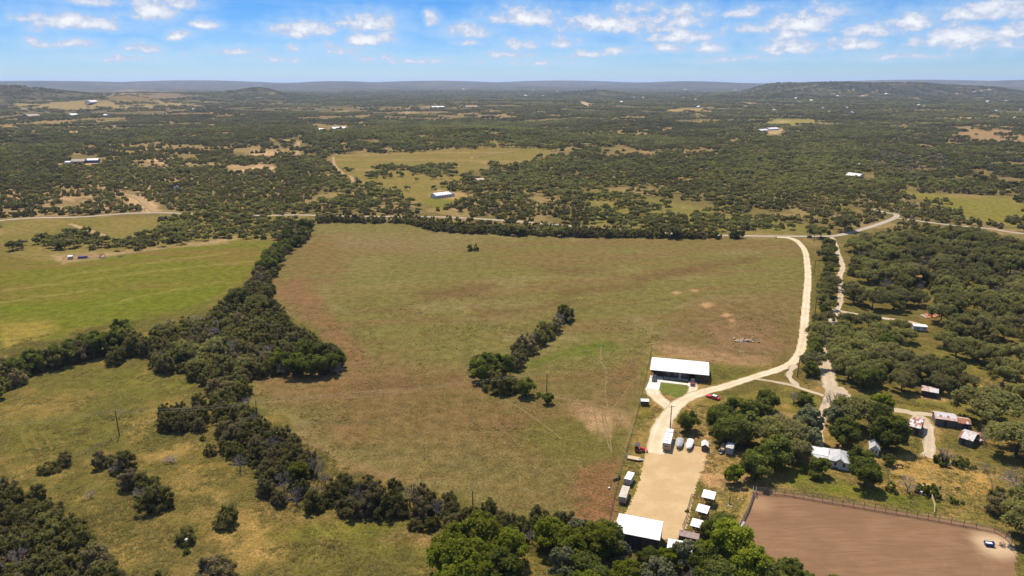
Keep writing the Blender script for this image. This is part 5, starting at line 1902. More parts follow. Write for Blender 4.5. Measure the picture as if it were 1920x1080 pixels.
def window(parent, x, y, z, w, h, face='y-', frame=None, glass=None, d=.07):
    """window on a wall: frame with a pane as its own piece"""
    f = MB()
    t = .09
    if face[0] == 'y':
        s = -1 if face[1] == '-' else 1
        y0, y1 = sorted((y, y + s * d))
        f.box(x - w / 2, x - w / 2 + t, y0, y1, z, z + h).box(x + w / 2 - t, x + w / 2, y0, y1, z, z + h)
        f.box(x - w / 2 + t, x + w / 2 - t, y0, y1, z, z + t).box(x - w / 2 + t, x + w / 2 - t, y0, y1, z + h - t, z + h)
        fo = part('window', f, frame or M['white_paint'], parent)
        p0, p1 = sorted((y + s * .005, y + s * .03))
        part('pane', MB().box(x - w / 2 + t, x + w / 2 - t, p0, p1, z + t, z + h - t), glass or M['glass'], fo)
    else:
        s = -1 if face[1] == '-' else 1
        x0, x1 = sorted((x, x + s * d))
        f.box(x0, x1, y - w / 2, y - w / 2 + t, z, z + h).box(x0, x1, y + w / 2 - t, y + w / 2, z, z + h)
        f.box(x0, x1, y - w / 2 + t, y + w / 2 - t, z, z + t).box(x0, x1, y - w / 2 + t, y + w / 2 - t, z + h - t, z + h)
        fo = part('window', f, frame or M['white_paint'], parent)
        p0, p1 = sorted((x + s * .005, x + s * .03))
        part('pane', MB().box(p0, p1, y - w / 2 + t, y + w / 2 - t, z + t, z + h - t), glass or M['glass'], fo)
    return fo


def door(parent, x, y, z, w, h, m, s=-1):
    o = part('door', MB().box(x - w / 2, x + w / 2, min(y, y + s * .06), max(y, y + s * .06), z, z + h), m, parent)
    part('handle', MB().box(x + w / 2 - .16, x + w / 2 - .1, min(y + s * .06, y + s * .12), max(y + s * .06, y + s * .12), z + 1.0, z + 1.12), M['steel'], o)
    return o


def slope_roof(x0, x1, ya, za, yb, zb, th=.12):
    """one roof plane from (ya, za) to (yb, zb), thickness downwards"""
    return MB().hexa([(x0, ya, za - th), (x1, ya, za - th), (x1, yb, zb - th), (x0, yb, zb - th)], [(x0, ya, za), (x1, ya, za), (x1, yb, zb), (x0, yb, zb)])


def seams(x0, x1, ya, za, yb, zb, step, m, parent, name='roof_seam'):
    mb = MB()
    x = x0 + step / 2
    while x < x1:
        mb.hexa([(x - .025, ya, za + .002), (x + .025, ya, za + .002), (x + .025, yb, zb + .002), (x - .025, yb, zb + .002)],
                [(x - .015, ya, za + .06), (x + .015, ya, za + .06), (x + .015, yb, zb + .06), (x - .015, yb, zb + .06)])
        x += step
    return part(name, mb, m, parent, None, False, 'stuff')


def sheet_roof(parent, x0, x1, ya, za, yb, zb, n, mats, seed, rows=1):
    """roof laid from separate metal sheets"""
    g = random.Random(seed)
    w = (x1 - x0) / n
    for r in range(rows):
        t0, t1 = r / rows, (r + 1) / rows
        y0, z0 = ya + (yb - ya) * t0, za + (zb - za) * t0
        y1, z1 = ya + (yb - ya) * t1, za + (zb - za) * t1
        for i in range(n):
            lift = g.uniform(0, .025) + .03 * (r % 2)
            a, b = x0 + i * w + .01, x0 + (i + 1) * w - .01
            o = g.uniform(-.10, .10) if r == 0 else 0
            part('roof_sheet', slope_roof(a, b, y0 - (o if y0 < y1 else -o), z0 + lift, y1, z1 + lift, .05), g.choice(mats) if not callable(mats) else mats(i, r, g), parent)


def gable_wall(L, D, hw, hr, t=.15, m=None, front_gap=None):
    """four walls with gables at the two x ends, ridge along x"""
    mb = MB()
    prof = [(0, 0), (D, 0), (D, hw), (D / 2, hr), (0, hw)]
    mb.prism([(p, q) for p, q in prof], 0, t, 'x')
    mb.prism([(p, q) for p, q in prof], L - t, L, 'x')
    mb.box(t, L - t, 0, t, 0, hw)
    mb.box(t, L - t, D - t, D, 0, hw)
    return mb


# --- the long house with the white metal roof
A, B, hd, hl = pose((1220.5, 693), (1328.3, 703.3), 3.6)
house = thing('long_house', 'long brown metal sided house under a shining white roof', 'house', A.x, A.y, hd)
HL, HD = hl, 14.2
EV, RG = 3.6, 4.9
W = MB()
W.box(5.4, HL - .25, 7.0, 7.15, 0, 3.5)
W.box(0, HL, HD - .2, HD - .05, 0, 3.5)
W.box(0.0, .15, 6.5, HD - .2, 0, 3.5)
W.prism([(0.3, 0), (HD - .2, 0), (HD - .2, EV - .1), (HD / 2, RG - .2), (.3, EV - .15)], HL - .2, HL - .05, 'x')
W.prism([(6.5, 2.9), (HD - .2, 2.9), (HD - .2, EV - .1), (HD / 2, RG - .2), (.3, EV - .15), (.3, 2.9)], .17, .3, 'x')
W.box(5.4, 15.7, 2.2, 2.35, 0, 3.35)
W.box(15.55, 15.7, .3, 2.2, 0, 3.35)
W.box(18.3, HL - .2, .3, .45, 0, 3.4)
W.box(18.15, 18.3, .3, 7.0, 0, 3.4)
W.box(15.7, 18.15, 6.0, 6.15, 0, 3.4)
W.box(.15, 5.4, 6.5, 6.65, 0, 3.45)
W.box(5.25, 5.4, 2.2, 6.5, 0, 3.4)
part('wall', W, M['brown_metal'], house)
ribs = MB()
x = 18.45
while x < HL - .2:
    ribs.box(x, x + .05, .25, .298, .05, 3.35)
    x += .3
part('siding_rib', ribs, M['brown_metal'], house, None, False, 'stuff')
rf = part('roof', slope_roof(-.35, HL + .3, -.25, EV, HD / 2, RG), M['white_roof'], house, 'white front roof slope')
seams(-.3, HL + .25, -.25, EV, HD / 2, RG, .75, M['white_roof'], rf)
rf = part('roof', slope_roof(-.35, HL + .3, HD + .25, EV, HD / 2, RG), M['white_roof'], house)
part('ridge_cap', MB().prism([(HD / 2 - .3, RG + .005), (HD / 2, RG + .075), (HD / 2 + .3, RG + .005)], -.35, HL + .3, 'x'), M['white_roof'], house)
part('fascia', MB().box(-.35, HL + .3, -.33, -.253, EV - .3, EV - .02), M['brown_metal'], house)
part('gable_trim', MB().prism([(-.25, EV - .3), (-.25, EV - .13), (HD / 2, RG - .13), (HD + .25, EV - .13), (HD + .25, EV - .3), (HD / 2, RG - .32)], HL + .303, HL + .38, 'x'), M['brown_metal'], house)
for px_ in (.2, 5.3, 7.8, 10.4, 13.0, 15.5):
    box_part('porch_post', px_, px_ + .18, .0, .18, 0, EV - .2, M['brown_metal'], house)
for wx in (7.2, 10.2, 13.9):
    window(house, wx, 2.2, 1.0, 1.1, 1.3)
door(house, 12.0, 2.2, .15, 1.0, 2.1, M['white_paint'])
door(house, 4.5, 6.5, .15, .95, 2.1, M['white_paint'])
part('porch_floor', MB().box(5.4, 15.5, .1, 2.2, 0, .14), M['concrete'], house)
part('garage_shade_panel', MB().box(15.8, 18.1, 5.9, 5.995, 0, 2.6), M['dark_interior'], house)  # solid near-black panel standing in for the shade deep in the bay
bench = thing('porch_bench', 'dark wooden bench on the porch of the long house', 'bench', *(Matrix.Rotation(hd, 2) @ Vector((9.0, 1.5)) + A), hd, None, .14)
part('seat', MB().box(-.8, .8, -.25, .25, .38, .45), M['wood_brown'], bench)
part('backrest', MB().box(-.8, .8, .2, .26, .45, .95), M['wood_brown'], bench)
for sx in (-.7, .7):
    part('leg', MB().box(sx - .05, sx + .05, -.22, .22, 0, .38), M['wood_brown'], bench)


def on_house(x, y):
    return Matrix.Rotation(hd, 2) @ Vector((x, y)) + A


def slab(name, pts, label, lift, m=None):
    w = [Vector(p) for p in atv(pts)]
    n = len(w)
    vs = [(p.x, p.y, 0.0) for p in w] + [(p.x, p.y, lift) for p in w]
    me = MB().add(vs, [tuple(range(n)), tuple(range(n, 2 * n))] + [(i, (i + 1) % n, n + (i + 1) % n, n + i) for i in range(n)]).mesh(name, m or M['concrete'])
    return tag(link(name, me), label, None, None, 'structure')


slab('concrete_pad', [(1219.5, 704), (1217, 714.5), (1241.5, 717.2), (1243.5, 707)], 'white concrete carport floor', .11)
slab('concrete_pad', [(1216.8, 714.9), (1210.5, 730), (1235.5, 731.5), (1238.8, 717.4)], 'white concrete parking pad before the carport', .10)
slab('concrete_path', [(1242.0, 713), (1241.7, 717), (1290, 722.5), (1290.6, 719.5)], 'pale concrete strip along the porch', .09)
slab('concrete_pad', [(1291.2, 715), (1289.3, 724.2), (1304.8, 726), (1306.5, 717)], 'small white concrete pad before the garage', .105)
patch('lawn', [(1240, 718.2), (1288.5, 724), (1286, 737), (1279, 744), (1266, 745.5), (1250, 739.5), (1237, 732)], M['lawn'], 'small green lawn in front of the porch', .034, .35, .25)


def gable_shed(name, label, cat, a, b, z, D, hw, hr, wall_m, roof_m, over=.25, group=None, door_m=None, win=0, seam=.6, back=False):
    """shed with its front eave line seen from pixel a to pixel b at height z"""
    A_, B_, h_, l_ = pose(a, b, z)
    r = thing(name, label, cat, A_.x, A_.y, h_, group, gz(A_.x, A_.y))
    part('wall', gable_wall(l_, D, hw, hr), wall_m, r)
    for ya, yb in ((-over, D / 2), (D + over, D / 2)):
        za = hw - over * (hr - hw) / (D / 2) + .12
        ro = part('roof', slope_roof(-over, l_ + over, ya, za, yb, hr + .12), roof_m, r)
        if seam:
            seams(-over, l_ + over, ya, za, yb, hr + .12, seam, roof_m, ro)
    if door_m:
        door(r, l_ * .5, 0, .02, min(1.2, l_ * .4), min(2.0, hw - .15), door_m)
    for i in range(win):
        window(r, l_ * (i + .5 + (.25 if door_m else 0)) / win, 0, hw * .4, .8, .8)
    return r, l_


# --- the barn at the foot of the yard
A, B, bh, bl = pose((1151, 996), (1237, 1013), 4.3)
barn = thing('metal_barn', 'dark metal barn with one big white sloping roof at the end of the yard', 'barn', A.x, A.y, bh)
BD, z0, z1 = 7.6, 4.3, 5.0
mb = MB()
mb.prism([(.2, 0), (BD - .1, 0), (BD - .1, z1 - .15), (.2, z0 - .13)], .15, .3, 'x')
mb.prism([(.2, 0), (BD - .1, 0), (BD - .1, z1 - .15), (.2, z0 - .13)], bl - .3, bl - .15, 'x')
mb.box(.3, bl - .3, .2, .35, 0, z0 - .12)
mb.box(.3, bl - .3, BD - .25, BD - .1, 0, z1 - .16)
part('wall', mb, M['brown_metal'], barn)
rb = MB()
x = .4
while x < bl - .4:
    rb.box(x, x + .05, .15, .198, .05, z0 - .2)
    x += .4
part('siding_rib', rb, M['brown_metal'], barn, None, False, 'stuff')
ro = part('roof', slope_roof(0, bl, -.1, z0, BD, z1), M['white_roof'], barn)
seams(.02, bl - .02, -.1, z0, BD, z1, .8, M['white_roof'], ro)
part('eave_trim', MB().box(-.02, bl + .02, -.2, -.105, z0 - .25, z0 - .01), M['brown_metal'], barn)
part('gable_trim', MB().prism([(-.1, z0 - .3), (BD, z1 - .3), (BD, z1 - .02), (-.1, z0 - .02)], bl + .003, bl + .08, 'x'), M['brown_metal'], barn)
part('sliding_door', MB().box(3.6, 7.4, .09, .145, 0, 3.4), M['dark_interior'], barn)
t = thing('water_barrel', 'small pale blue barrel standing against the barn front', 'barrel', *(Matrix.Rotation(bh, 2) @ Vector((4.6, -.6)) + A), 0)
part('drum', MB().tube([(0, 0, 0), (0, 0, .3), (0, 0, .6), (0, 0, .9)], [.28, .31, .31, .28], 12), mat('pale_blue_plastic', (.30, .48, .55), None, 1, .5), t)
part('lid', MB().tube([(0, 0, .903), (0, 0, .94)], .25, 12), M['white_paint'], t)

A, B, h_, l_ = pose((1254, 1011.5), (1296, 1019), 2.8)
sh = thing('white_roof_shed', 'low shed with a white roof half hidden by trees beside the barn', 'shed', A.x, A.y, h_)
ro = part('roof', slope_roof(-.2, l_ + .4, -3.4, 2.6, .2, 3.0), M['white_roof'], sh)
seams(-.2, l_ + .4, -3.4, 2.6, .2, 3.0, .7, M['white_roof'], ro)
part('wall', MB().box(0, l_, -.1, 0, 0, 2.8).box(0, .1, -3.1, -.1, 0, 2.55).box(l_ - .1, l_, -3.1, -.1, 0, 2.55).box(0, l_, -3.2, -3.1, 0, 2.5), M['brown_metal'], sh)
A, B, h_, l_ = pose((1273, 1003), (1309, 1011), 2.5)
sh = thing('container_shed', 'brown roofed low shed with dark walls beside the third carport', 'shed', A.x, A.y, h_)
part('roof', slope_roof(-.15, l_ + .15, -.2, 2.5, 2.2, 2.75), M['brown_roof'], sh)
part('wall', MB().box(0, l_, 0, .1, 0, 2.36).box(0, l_, 1.95, 2.05, 0, 2.55).box(0, .1, .1, 1.95, 0, 2.4).box(l_ - .1, l_, .1, 1.95, 0, 2.4), M['brown_metal'], sh)
part('vent', MB().tube([(.5, 1.8, 2.6), (.5, 1.8, 3.1)], .12, 8), M['brown_roof'], sh)
door(sh, l_ * .35, 0, .05, .9, 2.0, M['dark_interior'])


def carport(name, label, a, b, D, z=2.9):
    A_, B_, h_, l_ = pose(a, b, z)
    r = thing(name, label, 'carport', A_.x, A_.y, h_, 'open horse shelters beside the gravel yard')
    ro = part('roof', slope_roof(0, l_, 0, z, D, z + .3, .1), M['white_roof'], r)
    seams(0.02, l_ - .02, 0, z, D, z + .3, .6, M['white_roof'], ro)
    for x_ in (.15, l_ / 2, l_ - .15):
        for y_, zz in ((.2, z - .1), (D - .2, z + .17)):
            part('post', MB().box(x_ - .06, x_ + .06, y_ - .06, y_ + .06, 0, zz), M['wood_brown'] if y_ > 1 else M['wood_pale'], r)
    for k in range(4):
        part('back_panel', MB().box(.22 + k * (l_ - .44) / 4 + .02, .22 + (k + 1) * (l_ - .44) / 4 - .02, D - .13, D - .09, .05, 2.3), M['wood_brown'], r)
    for y_ in (.7, 1.3):
        part('side_rail', MB().box(l_ - .13, l_ - .08, .27, D - .27, y_ - .05, y_ + .05), M['rust_pipe'], r)
        part('side_rail', MB().box(.08, .13, .27, D - .27, y_ - .05, y_ + .05), M['rust_pipe'], r)
    return r


carport('open_shelter', 'white roofed open shelter, farthest of three in a row', (1315, 931.5), (1339, 937), 3.9)
carport('open_shelter', 'white roofed open shelter, middle one of three in a row', (1304, 957.5), (1326, 963.5), 3.6)
carport('open_shelter', 'white roofed open shelter half behind a tree, closest of three', (1293.5, 985), (1316, 991), 3.4)
for k, (a, b, lb) in enumerate([((1296, 932), (1288, 961), 'dark low fence beside the farthest white shelter'), ((1290, 965), (1280, 990), 'low pipe fence before the middle white shelter'), ((1298, 934), (1314, 934), 'pipe panel before the farthest white shelter')]):
    A_, B_, h_, l_ = pose(a, b, 0)
    f = thing('pen_fence', lb, 'fence', A_.x, A_.y, h_, 'pen fences by the shelters')
    n = max(2, int(l_ / 2))
    for i in range(n + 1):
        part('post', MB().box(i * l_ / n - .05, i * l_ / n + .05, -.05, .05, 0, 1.35), M['rust_pipe'], f)
    for z_ in (.35, .7, 1.05, 1.32):
        part('rail', MB().box(0, l_, -.025, .025, z_ - .03, z_ + .03), M['rust_pipe'], f)

# --- small white topped shed by the fence
gable_shed('pump_shed', 'small brown shed with a white roof beside the long wire fence', 'shed', (1202.5, 752.5), (1216.5, 753), 1.9, 2.2, 1.9, 2.2, M['wood_brown'], M['white_roof'], .15, None, M['brown_metal'], 0, .5)

# --- farmhouse, cottage and rusty barns
A, B, fh, fl = pose((1556, 861), (1593, 868), 2.9)
fm = thing('farmhouse', 'white farmhouse with a pale metal roof and a small front porch among trees', 'house', A.x, A.y, fh)
L1 = fl
part('wall', MB().box(0, L1, 0, .2, 0, 2.8).box(0, .2, .2, 7.3, 0, 2.8).box(L1 - .2, L1, .2, 7.3, 0, 2.8).box(.2, L1 - .2, 7.1, 7.3, 0, 2.8).box(-5.2, 0, 2.4, 2.6, 0, 2.7).box(-5.2, -5.0, 2.6, 7.3, 0, 2.7).box(-5.0, 0, 7.1, 7.3, 0, 2.7), M['white_paint'], fm)
hip = MB().add([(-.4, -.4, 2.8), (L1 + .4, -.4, 2.8), (L1 + .4, 7.7, 2.8), (-.4, 7.7, 2.8), (L1 / 2, 2.6, 4.5), (L1 / 2, 5.0, 4.5), (-.4, -.4, 2.68), (L1 + .4, -.4, 2.68), (L1 + .4, 7.7, 2.68), (-.4, 7.7, 2.68)],
               [(0, 1, 4), (1, 2, 5, 4), (2, 3, 5), (3, 0, 4, 5), (0, 6, 7, 1), (1, 7, 8, 2), (2, 8, 9, 3), (3, 9, 6, 0), (6, 9, 8, 7)])
part('roof', hip, M['grey_roof'], fm, 'grey hipped metal roof')
ro = part('roof', slope_roof(-5.6, -.42, 2.0, 2.8, 5.0, 3.9), M['white_roof'], fm, 'white wing roof')
seams(-5.6, -.42, 2.0, 2.8, 5.0, 3.9, .6, M['white_roof'], ro)
part('roof', slope_roof(-5.6, -.42, 7.7, 2.8, 5.0, 3.9), M['white_roof'], fm)
part('porch_roof', slope_roof(-5.4, 1.4, .0, 2.35, 2.38, 2.72), M['grey_roof'], fm)
for x_ in (-5.2, -3.6, -1.9, -.25):
    part('porch_post', MB().box(x_, x_ + .12, .15, .27, 0, 2.3), M['white_paint'], fm)
part('gable', MB().prism([(1.6, 2.81), (L1 - 1.4, 2.81), (L1 / 2 + .1, 3.9)], -.5, 2.0, 'y'), M['grey_roof'], fm)
part('chimney', MB().box(L1 / 2 - .3, L1 / 2 + .3, 5.6, 6.2, 4.2, 5.4), M['rust'], fm)
window(fm, L1 * .3, 0, .9, 1.0, 1.4)
window(fm, L1 * .75, 0, .9, 1.0, 1.4)
window(fm, -3.8, 2.4, .9, .9, 1.3)
door(fm, -1.6, 2.4, .1, .95, 2.05, M['wood_brown'])
part('steps', MB().box(1.2, 2.6, -.8, 0, 0, .25).box(1.2, 2.6, -.4, 0, .25, .5), M['wood_grey'], fm)
A, B, h_, l_ = pose((1632, 840), (1649, 843), 2.5)
ct = thing('cottage', 'little pale cottage with a gabled grey roof behind the big round tree', 'house', A.x, A.y, h_)
DD = 5.0
part('wall', MB().prism([(0, 0), (l_, 0), (l_, 2.4), (l_ / 2, 3.7), (0, 2.4)], 0, .15, 'y').prism([(0, 0), (l_, 0), (l_, 2.4), (l_ / 2, 3.7), (0, 2.4)], DD - .15, DD, 'y').box(0, .15, .15, DD - .15, 0, 2.4).box(l_ - .15, l_, .15, DD - .15, 0, 2.4), M['white_paint'], ct)
for sx, ex in ((-.3, 0), (l_ + .3, 0)):
    part('roof', MB().hexa([(sx, -.3, 2.12), (l_ / 2, -.3, 3.72), (l_ / 2, DD + .3, 3.72), (sx, DD + .3, 2.12)], [(sx, -.3, 2.24), (l_ / 2, -.3, 3.84), (l_ / 2, DD + .3, 3.84), (sx, DD + .3, 2.24)]), M['grey_roof'], ct)
window(ct, l_ * .7, 0, .9, .8, 1.1)
door(ct, l_ * .3, 0, .02, .85, 2.0, M['wood_grey'])


def rusty_barn(name, label, a, b, z, D, hw, hr, rows, n, pick, pick_back, wall=None, group='rusty sheet roofed barns', board=True, opening=None):
    A_, B_, h_, l_ = pose(a, b, z)
    r = thing(name, label, 'barn', A_.x, A_.y, h_, group)
    mb = gable_wall(l_, D, hw - .08, hr - .1, .12)
    part('wall', mb, wall or M['wood_grey'], r)
    sheet_roof(r, -.3, l_ + .3, -.35, hw - .35 * (hr - hw) / (D / 2), D / 2, hr, n, pick, int(l_ * 10), rows)
    sheet_roof(r, -.3, l_ + .3, D + .35, hw - .35 * (hr - hw) / (D / 2), D / 2, hr, n, pick_back, int(l_ * 10) + 1, 1)
    if board:
        k = int(l_ / .45)
        for i in range(k):
            g_ = random.Random(i * 7 + int(D * 10))
            if opening and opening[0] < (i + .5) / k < opening[1]:
                continue
            x_ = i * l_ / k
            part('wall_board', MB().box(x_ + .015, x_ + l_ / k - .015, -.05 - g_.uniform(0, .02), -.003, .02, hw - .16 - g_.uniform(0, .1)), M['wood_grey'], r)
    if opening:
        part('doorway_shade', MB().box(opening[0] * l_, opening[1] * l_, -.03, -.004, .02, hw * .75), M['dark_interior'], r)  # dark sheet on the closed wall; interior shade is put into its colour
    return r, l_


RW = [M['rust'], M['rust'], M['rust_light'], M['galv']]
rusty_barn('striped_barn', 'grey barn with a roof striped in rusty and pale sheets beside the curved lane', (1704, 797), (1725, 802.5), 3.2, 8.5, 3.2, 4.4, 5, 6, lambda i, r, g: M['galv'] if g.random() < .35 else M['rust'] if g.random() < .65 else M['rust_light'], RW, opening=(.62, .95))
rusty_barn('patched_barn', 'dark barn under a white sheet roof with two rusty patches', (1755, 783.5), (1794, 789), 3.0, 6.0, 3.0, 3.9, 3, 9, lambda i, r, g: M['rust_light'] if r == 0 else (M['rust'] if i in (2, 5) and r == 1 else M['rust_light'] if i == 0 else M['galv']), [M['galv']], opening=(.42, .58))
rusty_barn('rusty_shed', 'low shed with an all rust red roof joined to the patched barn', (1794.5, 791.5), (1820, 795), 2.5, 5.0, 2.5, 3.2, 2, 6, lambda i, r, g: M['galv'] if i == 4 and g.random() < .6 else M['rust'], [M['rust_light']], opening=(.4, .9))
rusty_barn('white_sheet_barn', 'small barn with a pale striped sheet roof below the rust red shed', (1799, 818.5), (1823.5, 826), 2.7, 7.4, 2.7, 3.6, 5, 6, lambda i, r, g: M['rust'] if i == 0 else (M['rust_light'] if g.random() < .18 else M['galv']), [M['galv']], opening=(.25, .5))
rusty_barn('rusty_lean_to', 'little rusty lean-to right of the pale striped barn', (1824, 815.5), (1839, 818.5), 1.9, 3.4, 1.9, 2.4, 1, 5, [M['rust']], [M['rust']], None, 'rusty sheet roofed barns', False, (.1, .9))
rusty_barn('two_tone_shed', 'open shed with a half pink, half white roof under the oaks', (1729, 731), (1758.5, 736.5), 2.6, 5.0, 2.6, 3.2, 1, 10, lambda i, r, g: M['rust_light'] if i < 5 else M['galv'], RW, M['wood_brown'], 'rusty sheet roofed barns', False, (.05, .95))
t = thing('scrap_hopper', 'small rusty hopper standing beside the little lean-to', 'hopper', *at(1836, 831), .2)
part('bin', MB().hexa([(-.5, -.5, .4), (.5, -.5, .4), (.5, .5, .4), (-.5, .5, .4)], [(-.9, -.9, 1.4), (.9, -.9, 1.4), (.9, .9, 1.4), (-.9, .9, 1.4)]), M['rust_light'], t)
for sx in (-.45, .45):
    for sy in (-.45, .45):
        part('leg', MB().box(sx - .05, sx + .05, sy - .05, sy + .05, 0, .42), M['rust_pipe'], t)

# --- white mobile home and the orange heap in the wood
A, B, h_, l_ = pose((1714, 611.5), (1739, 613.5), 2.6)
mh = thing('mobile_home', 'white roofed mobile home among the oaks right of the lane', 'mobile home', A.x, A.y, h_)
part('wall', MB().box(0, l_, 0, 3.6, .4, 2.6), M['cream'], mh)
part('roof', MB().prism([(-.2, 2.61), (3.8, 2.61), (3.8, 2.72), (1.8, 3.0), (-.2, 2.72)], -.2, l_ + .2, 'x'), M['white_roof'], mh)
part('skirt', MB().box(.1, l_ - .1, .1, 3.5, 0, .4), M['brown_metal'], mh)
window(mh, l_ * .3, 0, 1.2, 1.0, .9)
window(mh, l_ * .8, 0, 1.2, 1.0, .9)
door(mh, l_ * .55, 0, .45, .85, 1.95, M['white_paint'])
oh = thing('collapsed_shed', 'collapsed shed with orange brown sheets lying under the oaks', 'shed', *at(1748, 592), .3)
for k in range(9):
    g_ = random.Random(k + 40)
    x_, y_ = -5.5 + 1.3 * k, g_.uniform(-1.6, 1.6)
    a_ = g_.uniform(-.25, .25)
    w_ = g_.uniform(1.0, 1.7)
    z_ = .4 + 1.4 * math.exp(-((k - 5) / 3) ** 2)
    part('roof_sheet', MB().hexa([(x_ - w_, y_ - 1.9, z_ * .3), (x_ + w_, y_ - 1.9 + a_, z_ * .3), (x_ + w_, y_ + 1.9, z_ + a_), (x_ - w_, y_ + 1.9 + a_, z_)],
                                 [(x_ - w_, y_ - 1.9, z_ * .3 + .06), (x_ + w_, y_ - 1.9 + a_, z_ * .3 + .06), (x_ + w_, y_ + 1.9, z_ + a_ + .06), (x_ - w_, y_ + 1.9 + a_, z_ + .06)]), M['orange'] if k % 4 else M['steel'], oh)
part('frame', MB().tube([(-5, -1, 0), (-1, .5, 1.6), (4, 1, 1.9), (6.5, -1, 0)], .1, 6), M['wood_brown'], oh)


# --- houses farther off
def country_house(name, label, a, b, z, D, hw, hr, wall_m, roof_m, group=None, win=3, cat='house', chimney=False, base=None):
    """gabled house whose front eave runs between two pixels; heights stand on the local terrain"""
    mx = ((a[0] + b[0]) / 2, max(a[1], b[1]) + 1.5)
    g0 = at(*mx)
    zz = gz(*g0)
    A_, B_, h_, l_ = pose(a, b, zz + z)
    r = thing(name, label, cat, A_.x, A_.y, h_, group, zz - .3)
    part('wall', gable_wall(l_, D, hw + .3, hr + .3), wall_m, r)
    ov = .5
    za = hw + .3 - ov * (hr - hw) / (D / 2) + .15
    part('roof', slope_roof(-ov, l_ + ov, -ov, za, D / 2, hr + .45), roof_m, r)
    part('roof', slope_roof(-ov, l_ + ov, D + ov, za, D / 2, hr + .45), roof_m, r)
    for i in range(win):
        window(r, l_ * (i + .5) / win, 0, 1.1, min(1.6, l_ / win * .5), 1.4)
    if chimney:
        part('chimney', MB().box(l_ * .6, l_ * .6 + .8, D / 2 - .4, D / 2 + .4, hr, hr + 1.4), M['stone'], r)
    return r, l_


r, l_ = country_house('white_farmhouse', 'long white house with a blue grey metal roof at the edge of the far pasture', (818, 367), (846, 363.5), 3.2, 11, 3.2, 5.2, M['white_paint'], M['white_roof'], None, 6, chimney=True)
part('wing', gable_wall(5.5, 6, 3, 4.2).box(.15, 5.35, .15, 5.85, 0, .2), M['white_paint'], r, None, False, None, (l_ + .05, 1.5, 0))
part('wing_roof', slope_roof(l_ - .2, l_ + 6, 1.0, 3.3, 4.5, 4.6).add([], []), M['brown_roof'], r)
part('wing_roof', slope_roof(l_ - .2, l_ + 6, 8.0, 3.3, 4.5, 4.6), M['brown_roof'], r)
country_house('old_barn', 'old barn with a pinkish brown roof among the far oaks', (889, 338.5), (909, 337.5), 3.6, 11, 3.6, 5.5, M['wood_brown'], M['rust_light'], None, 0, 'barn')
country_house('ranch_house', 'dark walled ranch house with a grey brown roof in the far left woods', (132, 303), (157, 302.5), 3.5, 15, 3.5, 6.5, M['dark_paint'], M['brown_roof'], None, 3, chimney=True)
country_house('pump_house', 'small white building left of the dark ranch house', (121, 304), (130, 304), 3.5, 9, 3.5, 4.6, M['white_paint'], M['white_roof'], None, 1, 'shed')
country_house('blue_barn', 'blue walled barn with a white roof right of the dark ranch house', (162, 300.5), (183, 300), 4.2, 12, 4.2, 6.0, M['blue_paint'], M['white_roof'], None, 3, 'barn')
country_house('white_shed', 'small white roofed shed, left one of two high in the far woods', (591, 243), (606, 243), 3.5, 14, 3.5, 6.0, M['cream'], M['white_roof'], None, 2, 'shed')
country_house('white_barn', 'long white roofed barn, right one of two high in the far woods', (625, 241), (650, 240), 4.5, 20, 4.5, 7.5, M['white_paint'], M['white_roof'], None, 0, 'barn')
country_house('woodland_house', 'pale roofed house deep in the woods beyond the junction', (1586, 328), (1610, 331), 3.2, 12, 3.2, 6.2, M['stucco'], M['grey_roof'], None, 3)
country_house('woodland_shed', 'small white roofed outbuilding above the pale woodland house', (1603, 308), (1615, 309), 3, 8, 3, 4.2, M['cream'], M['white_roof'], None, 1, 'shed')
country_house('clearing_house', 'white house beside a curved drive in the far right clearing', (1427, 245), (1441, 244), 4, 16, 4, 7, M['cream'], M['white_roof'], None, 2)
country_house('clearing_barn', 'long white barn behind the house in the far right clearing', (1443, 242), (1461, 241), 4, 16, 4, 7, M['white_paint'], M['white_roof'], None, 0, 'barn')
country_house('meadow_house', 'white house beside the long tan meadow far to the left', (135, 216), (148, 215), 6, 22, 6, 11, M['white_paint'], M['white_roof'], None, 2)
country_house('meadow_barn', 'brownish roofed building left of the white meadow house', (54, 218), (76, 217), 6, 30, 6, 12, M['brown_roof'], M['brown_roof'], None, 0, 'barn')
country_house('hillside_house', 'small white house on the tan far slope below the left hill', (170, 191), (184, 190), 6, 26, 6, 12, M['white_paint'], M['white_roof'], None, 2)
country_house('long_far_barn', 'long low white building far out in the middle woods', (811, 201), (834, 200.5), 6, 30, 6, 10, M['white_paint'], M['white_roof'], None, 0, 'barn')
country_house('tan_far_house', 'tan roofed building right of the long low white one', (874, 200), (896, 199.5), 5, 24, 5, 9, M['stucco'], M['tan_load'], None, 0)
FARS = [(415, 171), (590, 172), (985, 179), (1000, 168), (1017, 179), (1018, 165), (1046, 171), (1165, 191), (1188, 183), (1205, 183), (1285, 168), (1305, 187), (1320, 172), (1340, 175), (1355, 163), (1308, 200), (1378, 168),
        (1390, 172), (1395, 200), (1450, 206), (1490, 184), (1500, 192), (1520, 188), (1545, 203), (1572, 180), (1556, 210), (1600, 211), (1617, 159), (1660, 176), (1720, 197), (1735, 200), (1795, 176), (1815, 174), (1850, 190), (1870, 208), (1900, 221), (1888, 189), (1916, 206), (830, 167), (868, 167), (1252, 193), (1590, 202), (1640, 172), (360, 205), (195, 216)]
FARS.sort()
